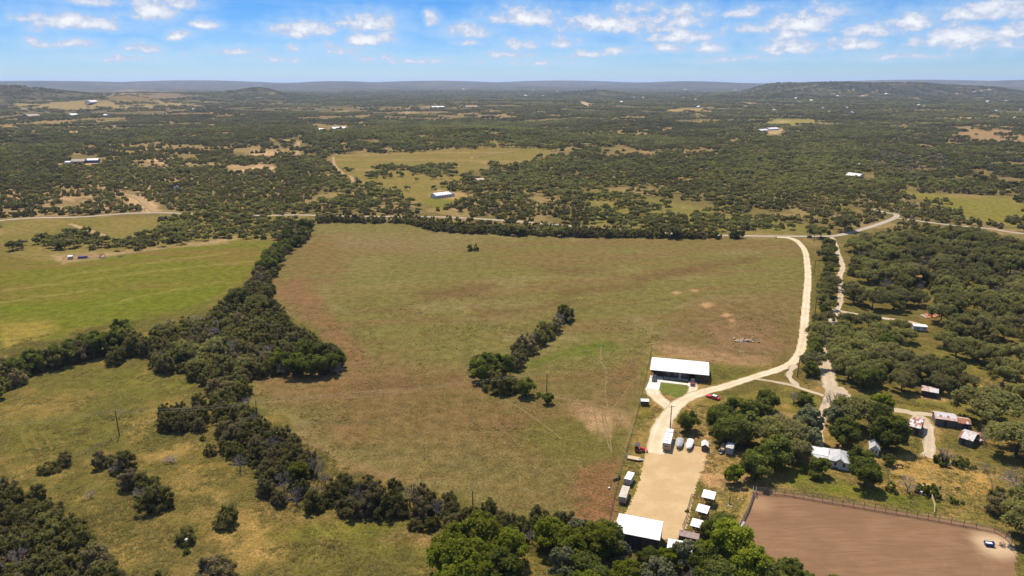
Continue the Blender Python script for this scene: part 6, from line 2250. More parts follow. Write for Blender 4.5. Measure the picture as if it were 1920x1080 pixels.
for k, (px_, py_) in enumerate(FARS):
    g_ = random.Random(k)
    w_ = g_.uniform(1.3, 3.2)
    wd = [M['white_paint'], M['cream'], M['stucco']][k % 3]
    rf_ = [M['white_roof'], M['grey_roof'], M['grey_roof'], M['rust_light'], M['brown_roof']][k % 5]
    country_house('distant_house', ORD[k] + ' tiny pale house from the left in the hazy far woods', (px_ - w_, py_), (px_ + w_, py_ + g_.uniform(-.3, .3)), 5, 18, 5, 9, wd, rf_, 'tiny pale houses scattered through the far woods', 0)

q = thing('quonset_hut', 'small grey arched hut among the left woods', 'hut', *at(323, 354), -.1)
arc = [(-3 * math.cos(math.pi * i / 10), 3.2 * math.sin(math.pi * i / 10)) for i in range(11)]
part('shell', MB().prism(arc + [(p * .95, z_ * .95) for p, z_ in reversed(arc)], 0, 9, 'y'), M['galv'], q)
part('end_wall', MB().prism([(p * .94, z_ * .94) for p, z_ in arc], .2, .3, 'y'), M['dark_interior'], q)
q = thing('propane_tank', 'tiny white tank glinting in the left woods', 'tank', *at(226, 340), .2)
part('shell', MB().tube([(-1.9, 0, 1.1), (-1.6, 0, 1.1), (1.6, 0, 1.1), (1.9, 0, 1.1)], [.35, .75, .75, .35], 12), M['white_paint'], q)
for sx in (-1.1, 1.1):
    part('leg', MB().box(sx - .15, sx + .15, -.5, .5, 0, .5), M['concrete'], q)


# ------------------------------------------------------------------ vehicles
def wheel(parent, x, y, r=.34, w=.22, rim=None):
    t_ = part('wheel', MB().tube([(x, y - w / 2, r), (x, y + w / 2, r)], r, 14), M['rubber'], parent)
    s = -1 if y < 0 else 1
    part('rim', MB().tube([(x, y + s * (w / 2 + .002), r), (x, y + s * (w / 2 + .02), r)], r * .6, 10), rim or M['steel'], t_)
    return t_


def car(name, label, a, b, paint, roof_m, L=4.9, Wd=1.85, z=0.0, kind='sedan', cat='car'):
    """car whose tail is at pixel a and nose towards pixel b"""
    A_, B_, h_, l_ = pose(a, b, z)
    c_ = (A_ + B_) / 2
    r = thing(name, label, cat, c_.x, c_.y, h_, None, z)
    h = L / 2
    if kind == 'sedan':
        body = [(-h, .35), (-h, .78), (-h + .15, .92), (-h + 1.25, .98), (h - 1.75, .98), (h - .25, .84), (h, .68), (h, .35), (h - .4, .26), (-h + .4, .26)]
        cab = [(-h + .75, .985), (-h + 1.35, 1.42), (h - 2.45, 1.42), (h - 1.7, .985)]
        top = (-h + 1.38, h - 2.5, 1.42)
    else:
        body = [(-h, .45), (-h, .95), (-h + .1, 1.08), (h - 1.4, 1.08), (h - .15, 1.0), (h, .8), (h, .42), (h - .4, .35), (-h + .4, .35)]
        cab = [(-h + .08, 1.085), (-h + .3, 1.72), (h - 2.1, 1.72), (h - 1.35, 1.085)]
        top = (-h + .33, h - 2.15, 1.72)
    part('body', MB().prism(body, -Wd / 2, Wd / 2, 'y'), paint, r)
    cb = MB()
    n = len(cab)
    ins = lambda z_: .06 + .16 * (z_ - cab[0][1]) / (cab[1][1] - cab[0][1])
    vs = [(p, -Wd / 2 + ins(z_), z_) for p, z_ in cab] + [(p, Wd / 2 - ins(z_), z_) for p, z_ in cab]
    cb.add(vs, [tuple(range(n)), tuple(range(2 * n - 1, n - 1, -1))] + [(i, n + i, n + (i + 1) % n, (i + 1) % n) for i in range(n)])
    part('window', cb, M['glass'], r)
    part('roof', MB().box(top[0] - .08, top[1] + .08, -Wd / 2 + .2, Wd / 2 - .2, top[2] + .003, top[2] + .05), roof_m, r)
    for sx in (-h + .85, h - .9):
        for sy in (-Wd / 2 + .08, Wd / 2 - .08):
            wheel(r, sx, sy)
    for sy in (-Wd / 2 + .3, Wd / 2 - .3):
        part('headlight', MB().box(h - .02, h + .03, sy - .14, sy + .14, .58, .7), M['white_paint'], r)
        part('tail_light', MB().box(-h - .03, -h + .01, sy - .14, sy + .14, .62, .74), M['dark_red_paint'], r)
    part('bumper', MB().box(h - .05, h + .1, -Wd / 2 + .06, Wd / 2 - .06, .36, .5), M['steel'], r)
    return r


car('parked_car', 'red classic car with a white top parked on the grass below the driveway', (1349, 750.5), (1325, 743.5), M['red_paint'], M['white_paint'], 5.4, 1.9)
pA, pB = on_house(2.7, .6), on_house(2.7, -4.2)


def car_at(name, label, p, ang, paint, roof_m, **kw):
    r = car(name, label, (960, 800), (990, 800), paint, roof_m, **kw)
    r.location = (p.x, p.y, kw.get('z', 0))
    r.rotation_euler = (0, 0, ang)
    return r


car_at('parked_suv', 'dark blue black car standing on the pad before the carport of the long house', Vector(at(1227, 712.5)), hd - math.pi / 2, M['dark_paint'], M['dark_paint'], z=.115, kind='suv', L=4.8)
car_at('parked_suv', 'dark red car standing on the small pad before the garage of the long house', Vector(at(1298.6, 720.5)), hd - math.pi / 2, M['dark_red_paint'], M['dark_paint'], z=.11, kind='suv', L=4.6)

# red tractor
x_, y_ = at(1198, 846)
tr = thing('tractor', 'red tractor with a black canopy parked on the grass by the yard', 'tractor', x_, y_, -.12)
part('hood', MB().hexa([(.3, -.38, .75), (2.0, -.32, .75), (2.0, .32, .75), (.3, .38, .75)], [(.3, -.36, 1.45), (1.95, -.3, 1.3), (1.95, .3, 1.3), (.3, .36, 1.45)]), M['red_paint'], tr)
part('chassis', MB().box(-1.2, 1.9, -.28, .28, .45, .75), M['dark_paint'], tr)
part('fender', MB().box(-1.3, -.1, -.95, -.5, 1.25, 1.35), M['red_paint'], tr)
part('fender', MB().box(-1.3, -.1, .5, .95, 1.25, 1.35), M['red_paint'], tr)
part('canopy', MB().box(-1.4, .3, -.85, .85, 2.35, 2.46), M['dark_paint'], tr)
for sx, sy in ((-1.3, -.75), (-1.3, .75), (.15, -.75), (.15, .75)):
    part('canopy_post', MB().box(sx, sx + .08, sy - .04, sy + .04, 1.2, 2.35), M['dark_paint'], tr)
part('seat', MB().box(-.9, -.4, -.28, .28, 1.0, 1.15).box(-.98, -.9, -.28, .28, 1.15, 1.55), M['rubber'], tr)
part('exhaust', MB().tube([(1.3, .2, 1.35), (1.3, .2, 2.1)], .05, 6), M['steel'], tr)
for sy in (-.85, .85):
    wheel(tr, -.75, sy, .75, .42, M['red_paint'])
    wheel(tr, 1.5, sy * .85, .45, .28, M['red_paint'])
part('front_loader', MB().box(2.4, 2.9, -.9, .9, .15, .65).box(.6, 2.4, -.62, -.52, .75, .9).box(.6, 2.4, .52, .62, .75, .9), M['red_paint'], tr)


def trailer_base(r, L, Wd, z=.6, axles=2, tongue=1.4, wr=.33, nose=1):
    part('frame', MB().box(-L / 2, L / 2, -Wd / 2, -Wd / 2 + .1, z - .15, z).box(-L / 2, L / 2, Wd / 2 - .1, Wd / 2, z - .15, z).box(-L / 2, L / 2, -Wd / 2 + .1, Wd / 2 - .1, z - .12, z - .03), M['steel'], r)
    part('tongue', MB().add([(nose * L / 2, -Wd * .35, z - .14), (nose * L / 2, Wd * .35, z - .14), (nose * (L / 2 + tongue), .05, z - .14), (nose * (L / 2 + tongue), -.05, z - .14),
                             (nose * L / 2, -Wd * .35, z - .04), (nose * L / 2, Wd * .35, z - .04), (nose * (L / 2 + tongue), .05, z - .04), (nose * (L / 2 + tongue), -.05, z - .04)],
                            [(0, 1, 2, 3), (7, 6, 5, 4), (0, 4, 5, 1), (1, 5, 6, 2), (2, 6, 7, 3), (3, 7, 4, 0)]), M['steel'], r)
    part('jack', MB().tube([(nose * (L / 2 + tongue * .8), 0, 0), (nose * (L / 2 + tongue * .8), 0, z + .35)], .04, 6), M['steel'], r)
    for k in range(axles):
        sx = -.2 * nose + (k - (axles - 1) / 2) * .85
        for sy in (-Wd / 2 - .02, Wd / 2 + .02):
            wheel(r, sx, sy, wr)


A, B, h_, l_ = pose((1174, 856), (1202, 861), .6)
c_ = (A + B) / 2
ft = thing('flatbed_trailer', 'long flatbed trailer with a pale plank deck lying beside the wire fence', 'trailer', c_.x, c_.y, h_)
trailer_base(ft, l_ * .86, 2.1, .62, 2, 1.3)
for k in range(7):
    part('deck_plank', MB().box(-l_ * .43, l_ * .43 - (.5 if k in (2, 4) else 0), -1.03 + .295 * k, -1.03 + .295 * k + .27, .622, .67), M['wood_pale'], ft)
part('ramp', MB().box(-l_ * .43 - .08, -l_ * .43 - .02, -1, 1, .62, 1.3), M['steel'], ft)
for k, (px_, py_) in enumerate([(1182, 862), (1184.5, 861), (1186, 864), (1188, 862.5)]):
    x_, y_ = at(px_, py_)
    tr_ = thing('rubber_ring', ORD[k] + ' black tyre of four lying on the grass below the flatbed trailer', 'tyre', x_, y_, k, 'loose tyres below the flatbed trailer')
    ring = [(.2, .0), (.38, .02), (.42, .12), (.38, .22), (.2, .24)]
    vs, fs = [], []
    for i in range(14):
        a_ = 2 * math.pi * i / 14
        vs += [(math.cos(a_) * p, math.sin(a_) * p, z_ + .01) for p, z_ in ring]
    for i in range(14):
        for j in range(5):
            fs.append((i * 5 + j, ((i + 1) % 14) * 5 + j, ((i + 1) % 14) * 5 + (j + 1) % 5, i * 5 + (j + 1) % 5))
    part('tread', MB().add(vs, fs), M['rubber'], tr_)
    part('sidewall_ring', MB().tube([(0, 0, .245), (0, 0, .262)], .24, 12), M['rubber'], tr_)


def box_trailer(name, label, a, b, z, Wd, H, side_m, roof_m, nose=1, stripe=None, tongue=1.3, vents=0, wind=False):
    """closed trailer seen with its roof corner line a (front) to b (rear end) at height z"""
    A_, B_, h_, l_ = pose(a, b, z)
    c_ = (A_ + B_) / 2
    r = thing(name, label, 'trailer', c_.x, c_.y, h_)
    trailer_base(r, l_, Wd - .1, .6, 2, tongue, .35, nose)
    part('body', MB().hexa([(-l_ / 2, -Wd / 2, .603), (l_ / 2, -Wd / 2, .603), (l_ / 2, Wd / 2, .603), (-l_ / 2, Wd / 2, .603)],
                           [(-l_ / 2, -Wd / 2, z - .06), (l_ / 2, -Wd / 2, z - .06), (l_ / 2, Wd / 2, z - .06), (-l_ / 2, Wd / 2, z - .06)]), side_m, r)
    part('roof', MB().box(-l_ / 2 - .03, l_ / 2 + .03, -Wd / 2 - .03, Wd / 2 + .03, z - .057, z), roof_m, r)
    part('rear_door', MB().box(-nose * l_ / 2 - .04, -nose * l_ / 2 + .035, -Wd / 2 + .08, -.01, .7, z - .12), side_m, r)
    part('rear_door', MB().box(-nose * l_ / 2 - .04, -nose * l_ / 2 + .035, .01, Wd / 2 - .08, .7, z - .12), side_m, r)
    for k in range(vents):
        part('roof_vent', MB().box(-l_ / 5 + k * l_ / 3 - .3, -l_ / 5 + k * l_ / 3 + .3, -.25, .25, z + .002, z + .16), M['white_roof'], r)
    if stripe:
        part('stripe', MB().box(-l_ / 2 + .2, l_ / 2 - .2, -Wd / 2 - .008, -Wd / 2 - .002, 1.2, 1.5), stripe, r)
    if wind:
        for s in (-1, 1):
            window(r, l_ * .15, s * Wd / 2, 1.5, 1.4, .6, 'y-' if s < 0 else 'y+')
    part('fender', MB().box(-1.1, .8, -Wd / 2 - .2, -Wd / 2 - .003, .72, .8), M['steel'], r)
    part('fender', MB().box(-1.1, .8, Wd / 2 + .003, Wd / 2 + .2, .72, .8), M['steel'], r)
    return r


box_trailer('cargo_trailer', 'white roofed cargo trailer standing by the fence above the grey one', (1176.5, 898.5), (1184, 885), 2.5, 2.1, 2.5, M['cream'], M['white_roof'], 1)
box_trailer('stock_trailer', 'grey tan roofed long trailer parked right below the white cargo trailer', (1167, 932), (1174, 911), 2.5, 2.2, 2.5, M['steel'], M['cream'], 1, None, 1.5)
cm = box_trailer('camper_trailer', 'grey camper with two white roof vents parked by the grove', (1367.5, 840), (1372, 829.5), 2.8, 2.4, 2.8, M['grey_cover'], M['grey_roof'], 1, None, .8, 2, True)
part('rear_bumper', MB().box(-3.2, -3.05, -1.3, 1.3, .5, .62), M['rubber'], cm)

# motor home
A, B, h_, l_ = pose((1250, 830), (1257, 805), 3.2)
c_ = (A + B) / 2
L = l_ + .6
mo = thing('travel_trailer', 'big white fifth wheel camper with tan end parked at the yard, first of the row', 'camper', c_.x, c_.y, h_)
Wd = 2.55
trailer_base(mo, L * .7, Wd - .2, .7, 2, .6, .38, 1)
part('body', MB().box(-L / 2, L * .24, -Wd / 2, Wd / 2, .7, 3.1), M['white_paint'], mo)
part('front_section', MB().hexa([(L * .24 + .06, -Wd / 2 + .03, 1.7), (L / 2 - .25, -Wd / 2 + .1, 1.8), (L / 2 - .25, Wd / 2 - .1, 1.8), (L * .24 + .06, Wd / 2 - .03, 1.7)],
                                [(L * .24 + .06, -Wd / 2 + .03, 3.3), (L / 2, -Wd / 2 + .1, 3.1), (L / 2, Wd / 2 - .1, 3.1), (L * .24 + .06, Wd / 2 - .03, 3.3)]), M['white_paint'], mo)
part('roof', MB().box(-L / 2 - .02, L * .24, -Wd / 2 - .02, Wd / 2 + .02, 3.103, 3.18), M['white_roof'], mo)
part('roof', MB().box(L * .26, L / 2 - .1, -Wd / 2 + .12, Wd / 2 - .12, 3.32, 3.38), M['white_roof'], mo)
part('end_panel', MB().box(-L / 2 - .06, -L / 2 - .003, -Wd / 2 + .05, Wd / 2 - .05, .75, 2.9), M['tan_load'], mo, 'tan end panel')
window(mo, -L / 2 - .06, 0, 1.7, 1.5, .7, 'x-')
for s in (-1, 1):
    for wx in (-L * .3, -L * .05, L * .12):
        window(mo, wx, s * Wd / 2, 1.7, .9, .6, 'y-' if s < 0 else 'y+')
for wx in (-L * .32, -L * .08):
    part('air_conditioner', MB().hexa([(wx - .5, -.4, 3.185), (wx + .5, -.4, 3.185), (wx + .5, .4, 3.185), (wx - .5, .4, 3.185)], [(wx - .35, -.32, 3.45), (wx + .35, -.32, 3.45), (wx + .35, .32, 3.45), (wx - .35, .32, 3.45)]), M['white_roof'], mo)
part('roof_vent', MB().box(L * .1, L * .15, -.25, .25, 3.185, 3.3), M['grey_roof'], mo)


def boat(name, label, a, b, z, Wd, cover):
    """covered boat on a trailer, bow at pixel a, stern at pixel b"""
    A_, B_, h_, l_ = pose(a, b, z)
    c_ = (A_ + B_) / 2
    r = thing(name, label, 'boat', c_.x, c_.y, h_, 'covered boats on trailers by the yard')
    st = [(-.5, .10, .35), (-.42, .62, .18), (-.25, .92, .05), (0, 1, 0), (.3, 1, 0), (.5, .95, 0)]
    vs, fs = [], []
    for t_, w_, k_ in st:
        for yy, zz in ((-1, 1.35), (-.75, .75 + k_), (0, .55 + k_ * 1.5), (.75, .75 + k_), (1, 1.35)):
            vs.append((t_ * l_, yy * w_ * Wd / 2, zz))
    for i in range(len(st) - 1):
        for j in range(4):
            fs.append((i * 5 + j, i * 5 + j + 1, i * 5 + 5 + j + 1, i * 5 + 5 + j))
    fs += [tuple(range(5)), tuple(range(5 * len(st) - 5, 5 * len(st)))]
    fs += [(i * 5, i * 5 + 4, i * 5 + 9, i * 5 + 5) for i in range(len(st) - 1)]
    part('hull', MB().add(vs, fs), M['white_paint'], r)
    vs, fs = [], []
    for i, (t_, w_, k_) in enumerate(st):
        hh = .15 + .55 * math.sin(math.pi * (t_ + .5) * .85 + .2)
        for yy, zz in ((-1.03, 1.33), (-.6, 1.37 + hh * .75), (0, 1.4 + hh), (.6, 1.37 + hh * .75), (1.03, 1.33)):
            vs.append((t_ * l_ * 1.01, yy * w_ * Wd / 2, zz))
    for i in range(len(st) - 1):
        for j in range(4):
            fs.append((i * 5 + j, i * 5 + j + 1, i * 5 + 5 + j + 1, i * 5 + 5 + j))
    fs += [tuple(range(5)), tuple(range(5 * len(st) - 5, 5 * len(st)))]
    part('cover', MB().add(vs, fs), cover, r, smooth=True)
    part('trailer_frame', MB().box(-l_ * .62, l_ * .4, -.08, .08, .38, .5).box(-.8, l_ * .4, -Wd * .42, -Wd * .36, .4, .52).box(-.8, l_ * .4, Wd * .36, Wd * .42, .4, .52), M['steel'], r)
    for sx in (.5, 1.35):
        for sy in (-Wd / 2 + .05, Wd / 2 - .05):
            wheel(r, sx, sy, .32)
    part('motor', MB().box(l_ / 2 + .02, l_ / 2 + .45, -.2, .2, .7, 1.5), M['dark_paint'], r)
    return r


boat('covered_boat', 'boat under a grey canvas cover, between camper and white covered boat', (1272.5, 838), (1275.5, 822), 1.3, 2.4, M['grey_cover'])
boat('covered_boat', 'boat under a white canvas cover, right of the grey covered one', (1290.5, 841), (1295.5, 824), 1.3, 2.2, M['white_cover'])
gable_shed_args = None
A, B, h_, l_ = pose((1316, 835), (1328, 836.5), 2.1)
ys = thing('storage_shed', 'small brown storage shed with a white gabled roof at the end of the boat row', 'shed', A.x, A.y, h_)
DD = 3.2
for y_ in (0, DD - .1):
    pass
part('wall', MB().prism([(0, 0), (l_, 0), (l_, 1.9), (l_ / 2, 2.5), (0, 1.9)], 0, .1, 'y').prism([(0, 0), (l_, 0), (l_, 1.9), (l_ / 2, 2.5), (0, 1.9)], DD - .1, DD, 'y').box(0, .1, .1, DD - .1, 0, 1.9).box(l_ - .1, l_, .1, DD - .1, 0, 1.9), M['wood_brown'], ys)
for sx in (-.15, l_ + .15):
    part('roof', MB().hexa([(sx, -.15, 1.78), (l_ / 2, -.15, 2.52), (l_ / 2, DD + .15, 2.52), (sx, DD + .15, 1.78)], [(sx, -.15, 1.88), (l_ / 2, -.15, 2.62), (l_ / 2, DD + .15, 2.62), (sx, DD + .15, 1.88)]), M['white_roof'], ys)
door(ys, l_ / 2, 0, .03, 1.0, 1.7, M['wood_grey'])
A, B, h_, l_ = pose((1352, 846), (1359, 831), 1.0)
c_ = (A + B) / 2
lt = thing('load_trailer', 'narrow trailer heaped with tan boards beside the grey camper', 'trailer', c_.x, c_.y, h_)
trailer_base(lt, l_, 1.7, .6, 1, 1.0, .33, -1)
part('side_board', MB().box(-l_ / 2, l_ / 2, -.85, -.8, .61, 1.0), M['dark_paint'], lt)
part('side_board', MB().box(-l_ / 2, l_ / 2, .8, .85, .61, 1.0), M['white_paint'], lt)
for k in range(6):
    part('board', MB().box(-l_ * .3 + .1 * (k % 3), l_ * .48, -.72 + .24 * k, -.72 + .24 * k + .22, .62, 1.15 + .05 * (k % 2)), M['tan_load'], lt)
part('tool_box', MB().box(-l_ / 2 + .05, -l_ * .32, -.75, .75, .62, 1.2), M['dark_paint'], lt)

# blue trailer at the pale end of the arena
A, B, h_, l_ = pose((1846, 1019), (1863, 1021), .5)
bt = thing('blue_cart', 'bright blue cart with a long drawbar on the pale corner of the arena', 'cart', *((A + B) / 2), h_)
part('bed', MB().box(-l_ / 2, l_ / 2, -.7, .7, .5, .6).box(-l_ / 2, l_ / 2, -.7, -.64, .6, 1.0).box(-l_ / 2, l_ / 2, .64, .7, .6, 1.0).box(-l_ / 2, -l_ / 2 + .06, -.64, .64, .6, 1.0).box(l_ / 2 - .06, l_ / 2, -.64, .64, .6, 1.3), M['blue_paint'], bt)
part('load', MB().box(-l_ / 2 + .3, l_ / 2 - .4, -.4, .4, .61, .9), M['white_paint'], bt)
part('drawbar', MB().tube([(l_ / 2, 0, .5), (l_ / 2 + 2.3, .1, .35)], .05, 6), M['rust_pipe'], bt)
part('rail', MB().tube([(-l_ / 2, .67, 1.0), (-l_ / 2 + .1, .67, 1.45), (l_ / 2 - .1, .67, 1.45), (l_ / 2, .67, 1.3)], .03, 6), M['steel'], bt)
for sx in (-l_ / 2 + .5, l_ / 2 - .5):
    for sy in (-.78, .78):
        wheel(bt, sx, sy, .32, .2, M['blue_paint'])
sp = thing('metal_crate', 'small brown metal crate at the end of the blue cart drawbar', 'crate', *at(1879, 1024), .2)
for z_ in (.05, .45, .85):
    part('slat', MB().box(-.6, .6, -.5, -.45, z_, z_ + .12).box(-.6, .6, .45, .5, z_, z_ + .12).box(-.6, -.55, -.45, .45, z_, z_ + .12).box(.55, .6, -.45, .45, z_, z_ + .12), M['rust_pipe'], sp)
part('base', MB().box(-.6, .6, -.5, .5, 0, .045), M['rust_pipe'], sp)
# grey feed cart by the arena rail
A, B, h_, l_ = pose((1386, 990), (1393, 981), .4)
fc = thing('feed_cart', 'grey metal cart leaning along the inside of the arena rail', 'cart', *((A + B) / 2), h_)
part('tub', MB().hexa([(-l_ / 2, -.4, .4), (l_ / 2, -.4, .4), (l_ / 2, .4, .4), (-l_ / 2, .4, .4)], [(-l_ / 2 - .15, -.55, .95), (l_ / 2 + .15, -.55, .95), (l_ / 2 + .15, .55, .95), (-l_ / 2 - .15, .55, .95)]), M['steel'], fc)
part('handle', MB().tube([(-l_ / 2, -.3, .9), (-l_ / 2 - .9, -.3, 1.0), (-l_ / 2 - .9, .3, 1.0), (-l_ / 2, .3, .9)], .03, 6), M['dark_paint'], fc)
for sy in (-.5, .5):
    wheel(fc, -l_ * .2, sy, .4, .15)

# implement on the field edge, odds and ends
im = thing('farm_implement', 'dark rusty plough left at the field edge beside the wire fence', 'plough', *at(1156, 900), .5)
part('beam', MB().tube([(-1.2, 0, .7), (1.0, 0, .8), (1.8, .2, .5)], .09, 6), M['rust_pipe'], im)
for k in range(4):
    part('disc', MB().tube([(-1.0 + .6 * k, -.25, .42), (-.97 + .6 * k, -.2, .42)], .42, 12), M['rust_pipe'], im)
part('hitch', MB().box(.9, 1.05, -.5, .5, .7, 1.3), M['dark_paint'], im)
for (px_, py_), lb in (((1155, 977), 'pale beam lying on the grass beside the barn'), ((1150, 983), 'second pale beam leaning by the barn fence')):
    A, B, h_, l_ = pose((px_ - 4, py_ + 8), (px_ + 3, py_ - 4), .1)
    tb = thing('timber_beam', lb, 'beam', *((A + B) / 2), h_, 'beams beside the barn')
    part('beam', MB().box(-l_ / 2, l_ / 2, -.12, .12, 0, .2), M['wood_pale'], tb)
    part('end_block', MB().box(l_ / 2 + .02, l_ / 2 + .3, -.25, .25, 0, .3), M['wood_pale'], tb)
st = thing('stone_block', 'pale boulder at the left front corner of the barn', 'boulder', *at(1146, 999), .4)
v, f = ICO2
g_ = np.random.default_rng(3)
me = np_mesh('stone_block', v * np.array((.9, .7, .6)) * g_.uniform(.85, 1.1, (len(v), 1)) + np.array((0, 0, .4)), f, M['stone'])
part('stone', me, None, st)
bk = thing('white_bucket', 'white bucket lying out on the bare red field corner', 'bucket', *at(1142, 917), 0)
part('pail', MB().tube([(0, 0, 0), (0, 0, .55)], [.22, .28], 10), M['white_paint'], bk)
part('rim', MB().tube([(0, 0, .551), (0, 0, .6)], .3, 10), M['white_paint'], bk)
fd = thing('deer_feeder', 'white topped post feeder beside the tiny juniper in the meadow', 'feeder', *at(351, 1024), 0)
part('barrel', MB().tube([(0, 0, 1.3), (0, 0, 2.2)], .35, 10), M['white_paint'], fd)
part('lid', MB().tube([(0, 0, 2.203), (0, 0, 2.4)], [.42, .1], 10), M['white_roof'], fd)
for a_ in (0, 2.1, 4.2):
    part('leg', MB().tube([(math.cos(a_) * .3, math.sin(a_) * .3, 1.3), (math.cos(a_) * .8, math.sin(a_) * .8, 0)], .04, 5), M['steel'], fd)
mbx = thing('mailbox_stand', 'dark mailbox stand where the driveway meets the road', 'mailbox', *at(1455, 447), .1)
part('post', MB().box(-.12, .12, -.12, .12, 0, 1.0), M['wood_brown'], mbx)
part('box', MB().prism([(-.35, 1.0), (.35, 1.0), (.35, 1.35), (.2, 1.55), (-.2, 1.55), (-.35, 1.35)], -.6, .6, 'y'), M['dark_paint'], mbx)
dk = thing('parked_trailer', 'dark low trailer parked at the roadside junction', 'trailer', *at(1518, 446), .05)
trailer_base(dk, 5, 2.0, .6, 2, 1.2)
part('deck', MB().box(-2.5, 2.5, -1.0, 1.0, .603, .68), M['wood_brown'], dk)
part('load', MB().hexa([(-2.0, -.8, .685), (1.6, -.8, .685), (1.6, .8, .685), (-2.0, .8, .685)], [(-1.7, -.6, 1.7), (1.0, -.6, 1.9), (1.0, .6, 1.9), (-1.7, .6, 1.7)]), M['dark_paint'], dk)

# rock pile in the field
x0_, y0_ = at(1397, 640)
rp = thing('rock_pile', 'heap of pale and dark field stones lying on the bare slope', 'rock pile', x0_, y0_, .05)
ROCK = []
for k in range(6):
    v, f = ICO1
    g_ = np.random.default_rng(k + 60)
    ROCK.append(np_mesh('rock', v * g_.uniform(.6, 1.0, (1, 3)) * g_.uniform(.75, 1.15, (len(v), 1)), f, M['stone'] if k % 3 else M['stone_dark']))
for k in range(70):
    g_ = random.Random(k + 9)
    x_, y_ = g_.gauss(0, 2.7), g_.gauss(0, 1.5)
    s_ = g_.uniform(.3, .75)
    o = link('rock', ROCK[g_.randrange(6)], rp, (x_, y_ - .12 * x_, s_ * .4 + max(0, .5 - (x_ / 5) ** 2 - (y_ / 2.5) ** 2)), g_.uniform(0, 6))
    o.scale = (s_, s_, s_ * .8)
for k, (px_, py_) in enumerate([(1383, 662), (1388, 660), (1394, 661), (1398, 660), (1405, 618)]):
    o = link('field_stone', ROCK[k], None, (*at(px_, py_), .12), k)
    o.scale = (.5, .5, .3)
    tag(o, ORD[k] + ' loose stone from the left on the bare ground near the rock pile', 'stone', 'loose stones around the rock pile')


# ------------------------------------------------------------------ fences
def wire_fence(name, label, pts, post_gap, h, m=None, wm=None, wires=4, world=False, r=.06, wr=.018, bigpost=None):
    w = [Vector(p) for p in (pts if world else atv(pts))]
    f = thing(name, label, 'fence', w[0].x, w[0].y)
    o0 = f.location
    post = MB().tube([(0, 0, -.2), (0, 0, h)], r, 5).mesh('post', m or M['pole'])
    allp = []
    for a, b in zip(w, w[1:]):
        n = max(1, int((b - a).length / post_gap))
        for i in range(n):
            allp.append(a.lerp(b, i / n))
    allp.append(w[-1])
    for i, p in enumerate(allp):
        link('post', post, f, (p.x - o0.x, p.y - o0.y, gz(p.x, p.y) - o0.z))
    for k in range(wires):
        z_ = h * (.25 + .72 * k / max(1, wires - 1))
        mb = MB().tube([(p.x - o0.x, p.y - o0.y, gz(p.x, p.y) - o0.z + z_) for p in w], wr, 3)
        part('wire', mb, wm or M['wire_dark'], f)
    return f


wire_fence('field_fence', 'long dark wire fence along the right edge of the dry field', [(1222, 656), (1206, 730), (1189, 800), (1165, 880), (1148, 950), (1139, 996)], 3.6, 1.3, None, None, 5, wr=.016, r=.05)
wire_fence('field_fence', 'wire fence behind the long house along the bare strip', [(1222, 656), (1300, 664), (1380, 676), (1450, 687)], 4.0, 1.3)
wire_fence('meadow_fence', 'old wire fence crossing the meadow beside the two small junipers', [(70, 892), (130, 862), (190, 838), (228, 815), (262, 800), (300, 790)], 4.5, 1.2)
wire_fence('roadside_fence', 'thin wire fence along the edge of the bright green field', [(100, 492), (220, 482), (330, 463)], 5, 1.2)
wire_fence('lane_fence', 'low stone edged wire fence below the power pole at the driveway', [(1497, 712), (1520, 714), (1543, 722)], 2.2, 1.0)
wire_fence('paddock_fence', 'wire fence with dark posts around the dry paddock, upper side', [(1684, 848), (1706, 852), (1728, 858), (1736, 862)], 3, 1.3)
wire_fence('paddock_fence', 'wire fence on the upper far side of the dry paddock below the bushes', [(1762, 868), (1800, 877), (1848, 886), (1858, 905), (1863, 932)], 3.5, 1.25)
wire_fence('paddock_fence', 'wire fence along the low side of the dry paddock', [(1748, 934), (1776, 940), (1820, 949), (1862, 957), (1890, 966)], 3, 1.25)
wire_fence('paddock_fence', 'wire fence between the paddock and the big round tree', [(1664, 878), (1665, 918), (1700, 925), (1746, 934)], 3, 1.4)


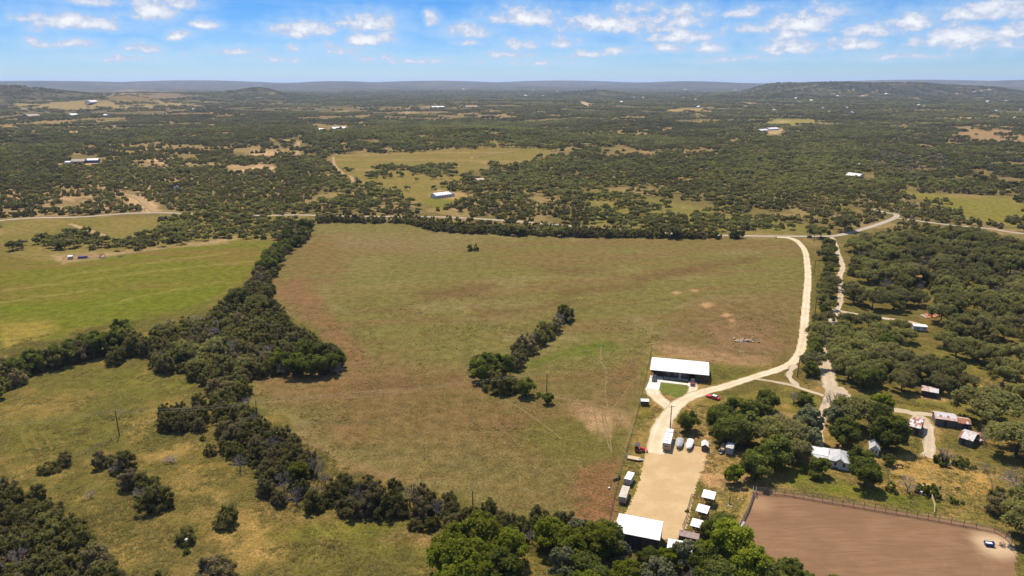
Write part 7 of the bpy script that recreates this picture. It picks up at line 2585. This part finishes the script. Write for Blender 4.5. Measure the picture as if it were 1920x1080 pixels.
def arena_fence():
    """pipe fence with wire mesh along the arena"""
    pts = [Vector(p) for p in atv([(1418, 926), (1470, 928.5), (1560, 944), (1660, 961), (1760, 978), (1830, 991), (1864, 998), (1885, 1010), (1896, 1024)])]
    f = thing('arena_fence', 'tall pipe and mesh fence along the far side of the riding arena', 'fence', pts[0].x, pts[0].y)
    o0 = Vector((pts[0].x, pts[0].y))
    H_ = 2.3
    post = MB().tube([(0, 0, -.2), (0, 0, H_)], .07, 6).mesh('post', M['rust_pipe'])
    line = []
    for a, b in zip(pts, pts[1:]):
        n = max(1, round((b - a).length / 2.9))
        line += [a.lerp(b, i / n) for i in range(n)]
    line.append(pts[-1])
    for p in line:
        link('post', post, f, (p.x - o0.x, p.y - o0.y, 0))
    for z_, r_ in ((.12, .055), (1.15, .045), (H_ - .05, .05)):
        for a, b in zip(line, line[1:]):
            a_, b_ = a - o0, b - o0
            part('rail', MB().tube([(a_.x, a_.y, z_), (b_.x, b_.y, z_)], r_, 5, False), M['rust_pipe'], f)
    ms = MB()
    for a, b in zip(line, line[1:]):
        a_, b_ = a - o0, b - o0
        for k in range(1, 12):
            p = a_.lerp(b_, k / 12)
            ms.tube([(p.x, p.y, .15), (p.x, p.y, H_ - .05)], .010, 3, False)
        for k in range(1, 9):
            z_ = .15 + (H_ - .2) * k / 9
            ms.tube([(a_.x, a_.y, z_), (b_.x, b_.y, z_)], .010, 3, False)
    part('wire_mesh', ms, M['wire'], f, None, False, 'stuff')
    pts = [Vector(p) for p in atv([(1413, 930), (1403, 958), (1392, 980), (1378, 1004), (1366, 1022)])]
    f = thing('arena_rail', 'low weathered pipe rail closing the left side of the arena', 'fence', pts[0].x, pts[0].y)
    o0 = pts[0]
    post = MB().tube([(0, 0, -.2), (0, 0, 1.5)], .07, 6).mesh('post', M['wood_grey'])
    line = []
    for a, b in zip(pts, pts[1:]):
        n = max(1, round((b - a).length / 2.4))
        line += [a.lerp(b, i / n) for i in range(n)]
    line.append(pts[-1])
    for p in line:
        link('post', post, f, (p.x - o0.x, p.y - o0.y, 0))
    for z_ in (.3, .65, 1.0, 1.3, 1.5):
        for a, b in zip(line, line[1:]):
            a_, b_ = a - o0, b - o0
            part('rail', MB().tube([(a_.x, a_.y, z_), (b_.x, b_.y, z_)], .055, 5, False), M['wood_grey'], f)
    # gate chute at the corner
    x_, y_ = at(1414, 927)
    g = thing('arena_gate', 'pale grey box gate at the corner of the arena', 'gate', x_, y_, R(70))
    for sx in (-1.3, 1.3):
        for sy in (-.4, .4):
            part('post', MB().box(sx - .06, sx + .06, sy - .06, sy + .06, 0, 2.0), M['steel'], g)
    for z_ in (.3, .7, 1.1, 1.5, 1.95):
        for sy in (-.4, .4):
            part('bar', MB().box(-1.24, 1.24, sy - .03, sy + .03, z_ - .03, z_ + .03), M['steel'], g)
    # rail from arena up to the paddock corner
    pts = [Vector(p) for p in atv([(1746, 934), (1752, 952), (1751, 968)])]
    f = thing('pipe_panel_fence', 'pale pipe fence joining the paddock corner to the arena', 'fence', pts[0].x, pts[0].y)
    o0 = pts[0]
    for a, b in zip(pts, pts[1:]):
        n = max(1, round((b - a).length / 2.4))
        for i in range(n + 1):
            p = a.lerp(b, i / n) - o0
            link('post', post, f, (p.x, p.y, 0))
        for z_ in (.5, 1.0, 1.45):
            part('rail', MB().tube([(a.x - o0.x, a.y - o0.y, z_), (b.x - o0.x, b.y - o0.y, z_)], .06, 5, False), M['wood_pale'], f)


arena_fence()
x_, y_ = at(1368, 945)
tp = thing('short_pole', 'short dark post standing among the pale stones left of the arena', 'post', x_, y_)
part('shaft', MB().tube([(0, 0, -.2), (0, 0, 2.6)], [.13, .11], 7), M['pole'], tp)
part('base_block', MB().box(-.35, .35, -.35, .35, 0, .35), M['stone_dark'], tp)
for k, (px_, py_) in enumerate([(1364, 953), (1366, 948), (1371, 950), (1374, 952), (1384, 936), (1392, 938)]):
    o = link('field_stone', ROCK[k % 6], None, (*at(px_, py_), .1), k)
    o.scale = (.45, .45, .25)
    tag(o, ORD[k] + ' pale stone from the left in the weeds around the short dark post', 'stone', 'stones around the short dark post')

# cattle pens at the far left field
A, B, h_, l_ = pose((118, 488), (186, 484), 0)
cp = thing('cattle_pen', 'cattle pen of pipe panels under the oaks of the bright green field', 'pen', A.x, A.y, h_)
n = 14
for i in range(n + 1):
    for y_ in (0, 9):
        part('post', MB().box(i * l_ / n - .06, i * l_ / n + .06, y_ - .06, y_ + .06, 0, 1.7), M['rust_pipe'], cp)
for i in range(n):
    for y_ in (0, 9):
        for z_ in (.4, .9, 1.4):
            part('rail', MB().box(i * l_ / n + .06, (i + 1) * l_ / n - .06, y_ - .035, y_ + .035, z_ - .04, z_ + .04), M['rust_pipe'], cp)
for x_ in (0, l_ * .4, l_):
    for z_ in (.4, .9, 1.4):
        part('rail', MB().box(x_ - .035, x_ + .035, .06, 8.94, z_ - .04, z_ + .04), M['rust_pipe'], cp)
ground_at = lambda x_, y_: Matrix.Rotation(h_, 2) @ Vector((x_, y_)) + A
bx = thing('blue_trough', 'blue feed trough inside the far cattle pen', 'trough', *ground_at(l_ * .53, 1.8), h_)
part('tub', MB().box(-3, 3, -.6, .6, .3, 1.7), M['blue_paint'], bx)
for sx in (-2.4, 2.4):
    part('leg', MB().box(sx - .1, sx + .1, -.5, .5, 0, .3), M['steel'], bx)
bx = thing('pen_shed', 'tiny white roofed hut inside the far cattle pen', 'hut', *ground_at(l_ * .18, 3), h_)
part('wall', MB().box(-1.4, 1.4, -1.2, 1.2, 0, 2.0), M['stucco'], bx)
part('roof', MB().prism([(-1.5, 2.003), (1.5, 2.003), (1.5, 2.1), (0, 2.6), (-1.5, 2.1)], -1.6, 1.6, 'x'), M['white_roof'], bx)
bx = thing('pen_arch', 'dark rounded loading chute at the right end of the cattle pen', 'chute', *ground_at(l_ + 2, 1), h_)
arc = [(-1.8 * math.cos(math.pi * i / 8), .4 + 2.4 * math.sin(math.pi * i / 8)) for i in range(9)]
for y_ in (-1.2, 0, 1.2):
    part('hoop', MB().tube([(-1.8, y_, 0)] + [(p, y_, z_) for p, z_ in arc] + [(1.8, y_, 0)], .08, 5), M['dark_paint'], bx)
part('floor', MB().box(-1.7, 1.7, -1.2, 1.2, .02, .25), M['dark_paint'], bx)
bx = thing('hay_ring', 'small dark hay ring standing on the bright green field', 'hay ring', *at(226, 482), 0)
for z_ in (.2, .65, 1.1):
    part('hoop', MB().tube([(1.3 * math.cos(a_ * math.pi / 8), 1.3 * math.sin(a_ * math.pi / 8), z_) for a_ in range(17)], .06, 5, False), M['rust_pipe'], bx)
for a_ in range(8):
    part('upright', MB().tube([(1.3 * math.cos(a_ * math.pi / 4), 1.3 * math.sin(a_ * math.pi / 4), 0), (1.3 * math.cos(a_ * math.pi / 4), 1.3 * math.sin(a_ * math.pi / 4), 1.15)], .04, 5), M['rust_pipe'], bx)


# ------------------------------------------------------------------ power poles and wires
def power_pole(name, label, x, y, ang, h=10.5, arm=True, group='wooden power poles'):
    p = thing(name, label, 'power pole', x, y, ang, group)
    part('shaft', MB().tube([(0, 0, -.3), (0, 0, h * .5), (0, 0, h)], [.20, .17, .13], 8), M['pole'], p)
    if arm:
        part('crossarm', MB().box(-1.1, 1.1, -.2, -.1, h - .55, h - .4), M['pole'], p)
        for sx in (-1.0, 1.0):
            part('insulator', MB().tube([(sx, -.15, h - .39), (sx, -.15, h - .3), (sx, -.15, h - .18)], [.05, .08, .04], 6), M['steel'], p)
    part('insulator', MB().tube([(0, 0, h + .003), (0, 0, h + .1), (0, 0, h + .25)], [.05, .09, .04], 6), M['steel'], p)
    return p


def run(name, label, poles, h=10.5, cat='wire', offs=(-1.0, 0, 1.0)):
    f = thing(name, label, cat, poles[0][0], poles[0][1], 0, None, 0.0)
    o0 = Vector((*poles[0], 0))
    for s in offs:
        for a, b in zip(poles, poles[1:]):
            A_, B_ = Vector((*a, 0)), Vector((*b, 0))
            d = (B_ - A_).normalized()
            nrm = Vector((-d.y, d.x, 0)) * s
            pts = []
            for i in range(15):
                t = i / 14
                p = A_.lerp(B_, t) + nrm - o0
                pts.append((p.x, p.y, (h - .2 if s else h + .25) - 1.1 * 4 * t * (1 - t)))
            part('wire', MB().tube(pts, .022, 3, False), M['wire'], f)
    return f


L1 = [at(224, 817), at(484, 797), (-40, 246.5), at(1025, 739)]
pol1 = [L1[0], L1[1], L1[3]]
angs = math.atan2(L1[3][1] - L1[0][1], L1[3][0] - L1[0][0]) + math.pi / 2
for p, lb in zip(pol1, ['wooden power pole alone in the left meadow', 'wooden power pole at the edge of the long thicket', 'wooden power pole behind the small round tree in the field']):
    power_pole('power_pole', lb, *p, angs, 9.6 if p is not L1[3] else 8.6)
run('power_line', 'three power wires crossing the meadow and the field', [(L1[0][0] - 60, L1[0][1] - 14), *pol1], 9.6)
x_, y_ = at(887, 972)
power_pole('power_pole', 'short looking power pole rising from the dark strip below the field', x_, y_, .4, 9.0, False)
x_, y_ = at(1256.5, 803)
power_pole('power_pole', 'wooden power pole behind the white fifth wheel camper', x_, y_, .3, 9.0)
L2 = [at(1495, 708), at(1527.5, 590), at(1526, 516), at(1526, 455), at(1518, 440)]
for p, lb in zip(L2, ['wooden power pole in the bend of the driveway', 'wooden power pole by the oak row, second along the driveway', 'wooden power pole by the oak row, third along the driveway', 'wooden power pole near the road junction', 'wooden power pole across the road at the junction']):
    power_pole('power_pole', lb, *p, .4, 10.0, p is not L2[1])
run('power_line', 'power wires running along the driveway to the road', L2, 10.0, 'wire', (0, .8))

# ------------------------------------------------------------------ people and animals in the dry paddock
def person(name, label, x, y, ang, shirt, trousers, hat, h=1.74):
    p = thing(name, label, 'person', x, y, ang)
    k = h / 1.74
    verts = [(0, 0, .95), (0, 0, 1.15), (0, .01, 1.38), (0, .02, 1.5), (.10, 0, .9), (.12, .06, .5), (.12, -.02, .08), (.12, .13, .04), (-.10, 0, .9), (-.11, -.05, .5), (-.12, -.1, .08), (-.12, .05, .04),
             (.19, 0, 1.40), (.27, .03, 1.14), (.29, .14, .92), (-.19, 0, 1.40), (-.27, -.02, 1.14), (-.28, .08, .9)]
    rad = [.16, .15, .17, .07, .10, .075, .05, .05, .10, .075, .05, .05, .075, .05, .04, .075, .05, .04]
    ed = [(0, 1), (1, 2), (2, 3), (0, 4), (4, 5), (5, 6), (6, 7), (0, 8), (8, 9), (9, 10), (10, 11), (2, 12), (12, 13), (13, 14), (2, 15), (15, 16), (16, 17)]
    me = bpy.data.meshes.new('body')
    me.from_pydata([tuple(c * k for c in v) for v in verts], ed, [])
    o = bpy.data.objects.new('body', me)
    COL.objects.link(o)
    o.parent = p
    sk = o.modifiers.new('skin', 'SKIN')
    for v, r_ in zip(me.skin_vertices[0].data, rad):
        v.radius = (r_ * k, r_ * k)
    me.skin_vertices[0].data[0].use_root = True
    ss = o.modifiers.new('sub', 'SUBSURF')
    ss.levels = ss.render_levels = 1
    me.materials.append(shirt)
    me.materials.append(trousers)
    part('trousers', MB().tube([(.11 * k, .0, .93 * k), (.12 * k, .06 * k, .5 * k), (.12 * k, -.02 * k, .1 * k)], [.125 * k, .1 * k, .075 * k], 8).tube([(-.10 * k, 0, .93 * k), (-.11 * k, -.05 * k, .5 * k), (-.12 * k, -.1 * k, .1 * k)], [.125 * k, .1 * k, .075 * k], 8), trousers, p)
    v, f = ICO2
    hd_ = part('head', np_mesh('head', v * np.array((.085, .105, .125)) * k + np.array((0, .03, 1.63)) * k, f, mat('skin', (.42, .26, .19), None, 1, .6), True), None, p)
    if hat:
        part('hat', MB().tube([(0, .03 * k, 1.69 * k), (0, .03 * k, 1.70 * k)], .22 * k, 14).tube([(0, .03 * k, 1.701 * k), (0, .03 * k, 1.82 * k)], [.12 * k, .10 * k], 10), hat, hd_)
    else:
        part('hair', np_mesh('hair', v * np.array((.095, .11, .09)) * k + np.array((0, .01, 1.70)) * k, f, M['rubber'], True), None, hd_)
    return p


person('person', 'standing person in a white shirt in the dry paddock', *at(1750, 914), .6, M['white_paint'], M['dark_paint'], M['wood_pale'])
person('person', 'standing person in dark clothes right of the white shirted one', *at(1762, 920), -.5, M['black_hide'], M['dark_paint'], None)


def quadruped(name, label, cat, x, y, ang, hide, L=1.6, Hh=1.15, graze=True, group=None):
    p = thing(name, label, cat, x, y, ang, group)
    h = L / 2
    nk = (h + .45, 0, .55 * Hh) if graze else (h + .35, 0, Hh * 1.35)
    hdp = (h + .75, 0, .22 * Hh) if graze else (h + .75, 0, Hh * 1.3)
    verts = [(0, 0, Hh * .82), (h * .8, 0, Hh * .85), nk, hdp, (-h * .85, 0, Hh * .86), (-h * 1.05, 0, Hh * .7), (-h * 1.15, 0, Hh * .35)]
    rad = [.30, .29, .15, .09, .27, .06, .04]
    ed = [(0, 1), (1, 2), (2, 3), (0, 4), (4, 5), (5, 6)]
    for s in (-1, 1):
        b0 = len(verts)
        verts += [(h * .78, s * .16, Hh * .55), (h * .80, s * .17, Hh * .28), (h * .76, s * .17, .03)]
        ed += [(1, b0), (b0, b0 + 1), (b0 + 1, b0 + 2)]
        rad += [.12, .065, .05]
        b0 = len(verts)
        verts += [(-h * .75, s * .17, Hh * .55), (-h * .98, s * .17, Hh * .33), (-h * .88, s * .17, .03)]
        ed += [(4, b0), (b0, b0 + 1), (b0 + 1, b0 + 2)]
        rad += [.14, .065, .05]
    k = L / 1.6
    me = bpy.data.meshes.new('body')
    me.from_pydata(verts, ed, [])
    o = bpy.data.objects.new('body', me)
    COL.objects.link(o)
    o.parent = p
    o.modifiers.new('skin', 'SKIN')
    for v, r_ in zip(me.skin_vertices[0].data, rad):
        v.radius = (r_ * k, r_ * k)
    me.skin_vertices[0].data[0].use_root = True
    ss = o.modifiers.new('sub', 'SUBSURF')
    ss.levels = ss.render_levels = 1
    me.materials.append(hide)
    for s in (-1, 1):
        part('ear', MB().tube([(hdp[0] - .14, s * .07, hdp[2] + .1), (hdp[0] - .2, s * .12, hdp[2] + .22)], [.035, .01], 5), hide, p)
    return p


quadruped('grazing_horse', 'red brown horse grazing by the slender tree at the paddock corner', 'horse', *at(1687, 877), 2.9, M['horse'], 1.7, 1.3)
quadruped('calf', 'dark calf lying low in the dry paddock right of the two people', 'calf', *at(1794, 918), .3, M['horse'], 1.3, .8)
imp = thing('rusty_implement', 'rusty old harrow left at the paddock gate by the lane end', 'harrow', *at(1728, 860), .3)
part('frame', MB().box(-1.6, 1.6, -.06, .06, .5, .6).box(-1.6, -1.5, -.8, .8, .4, .5).box(1.5, 1.6, -.8, .8, .4, .5), M['rust'], imp)
for k in range(6):
    part('tine', MB().tube([(-1.4 + .55 * k, 0, .5), (-1.45 + .55 * k, -.3, .1)], .04, 5), M['rust_pipe'], imp)
part('lever', MB().tube([(.9, 0, .6), (1.3, .1, 2.0)], .05, 5), M['rust_pipe'], imp)
sr = thing('white_stone', 'pale boulder at the foot of the dark bush beyond the paddock', 'boulder', *at(1777, 871), .4)
part('stone', np_mesh('stone', ICO2[0] * np.array((.9, .6, .5)) + np.array((0, 0, .35)), ICO2[1], M['white_paint']), None, sr)
for k, (px_, py_) in enumerate([(1731, 916), (1727, 927)]):
    sh_ = thing('white_drum', ['white drum standing behind the paddock bushes', 'cream tub lying before the paddock bushes'][k], 'drum', *at(px_, py_), k)
    part('drum', MB().tube([(0, 0, 0), (0, 0, 1.0)], .45, 10), M['white_paint'] if k == 0 else M['cream'], sh_)
    part('lid', MB().tube([(0, 0, 1.003), (0, 0, 1.06)], .47, 10), M['white_paint'], sh_)
#@@ENDOBJ

# ------------------------------------------------------------------ the air
hz = bpy.data.materials.new('haze')
nt, N, L = nodes_of(hz)
pv = N('ShaderNodeVolumePrincipled')
pv.inputs['Color'].default_value = (.52, .67, 1.0, 1)
pv.inputs['Density'].default_value = 3.7e-5
pv.inputs['Anisotropy'].default_value = .2
o = N('ShaderNodeOutputMaterial')
L(pv.outputs[0], o.inputs['Volume'])
hb = MB().box(-33000, 33000, -33000, 33000, -30, 214)
tag(link('haze', hb.mesh('haze', hz)), 'pale summer haze over the country', None, None, 'stuff')
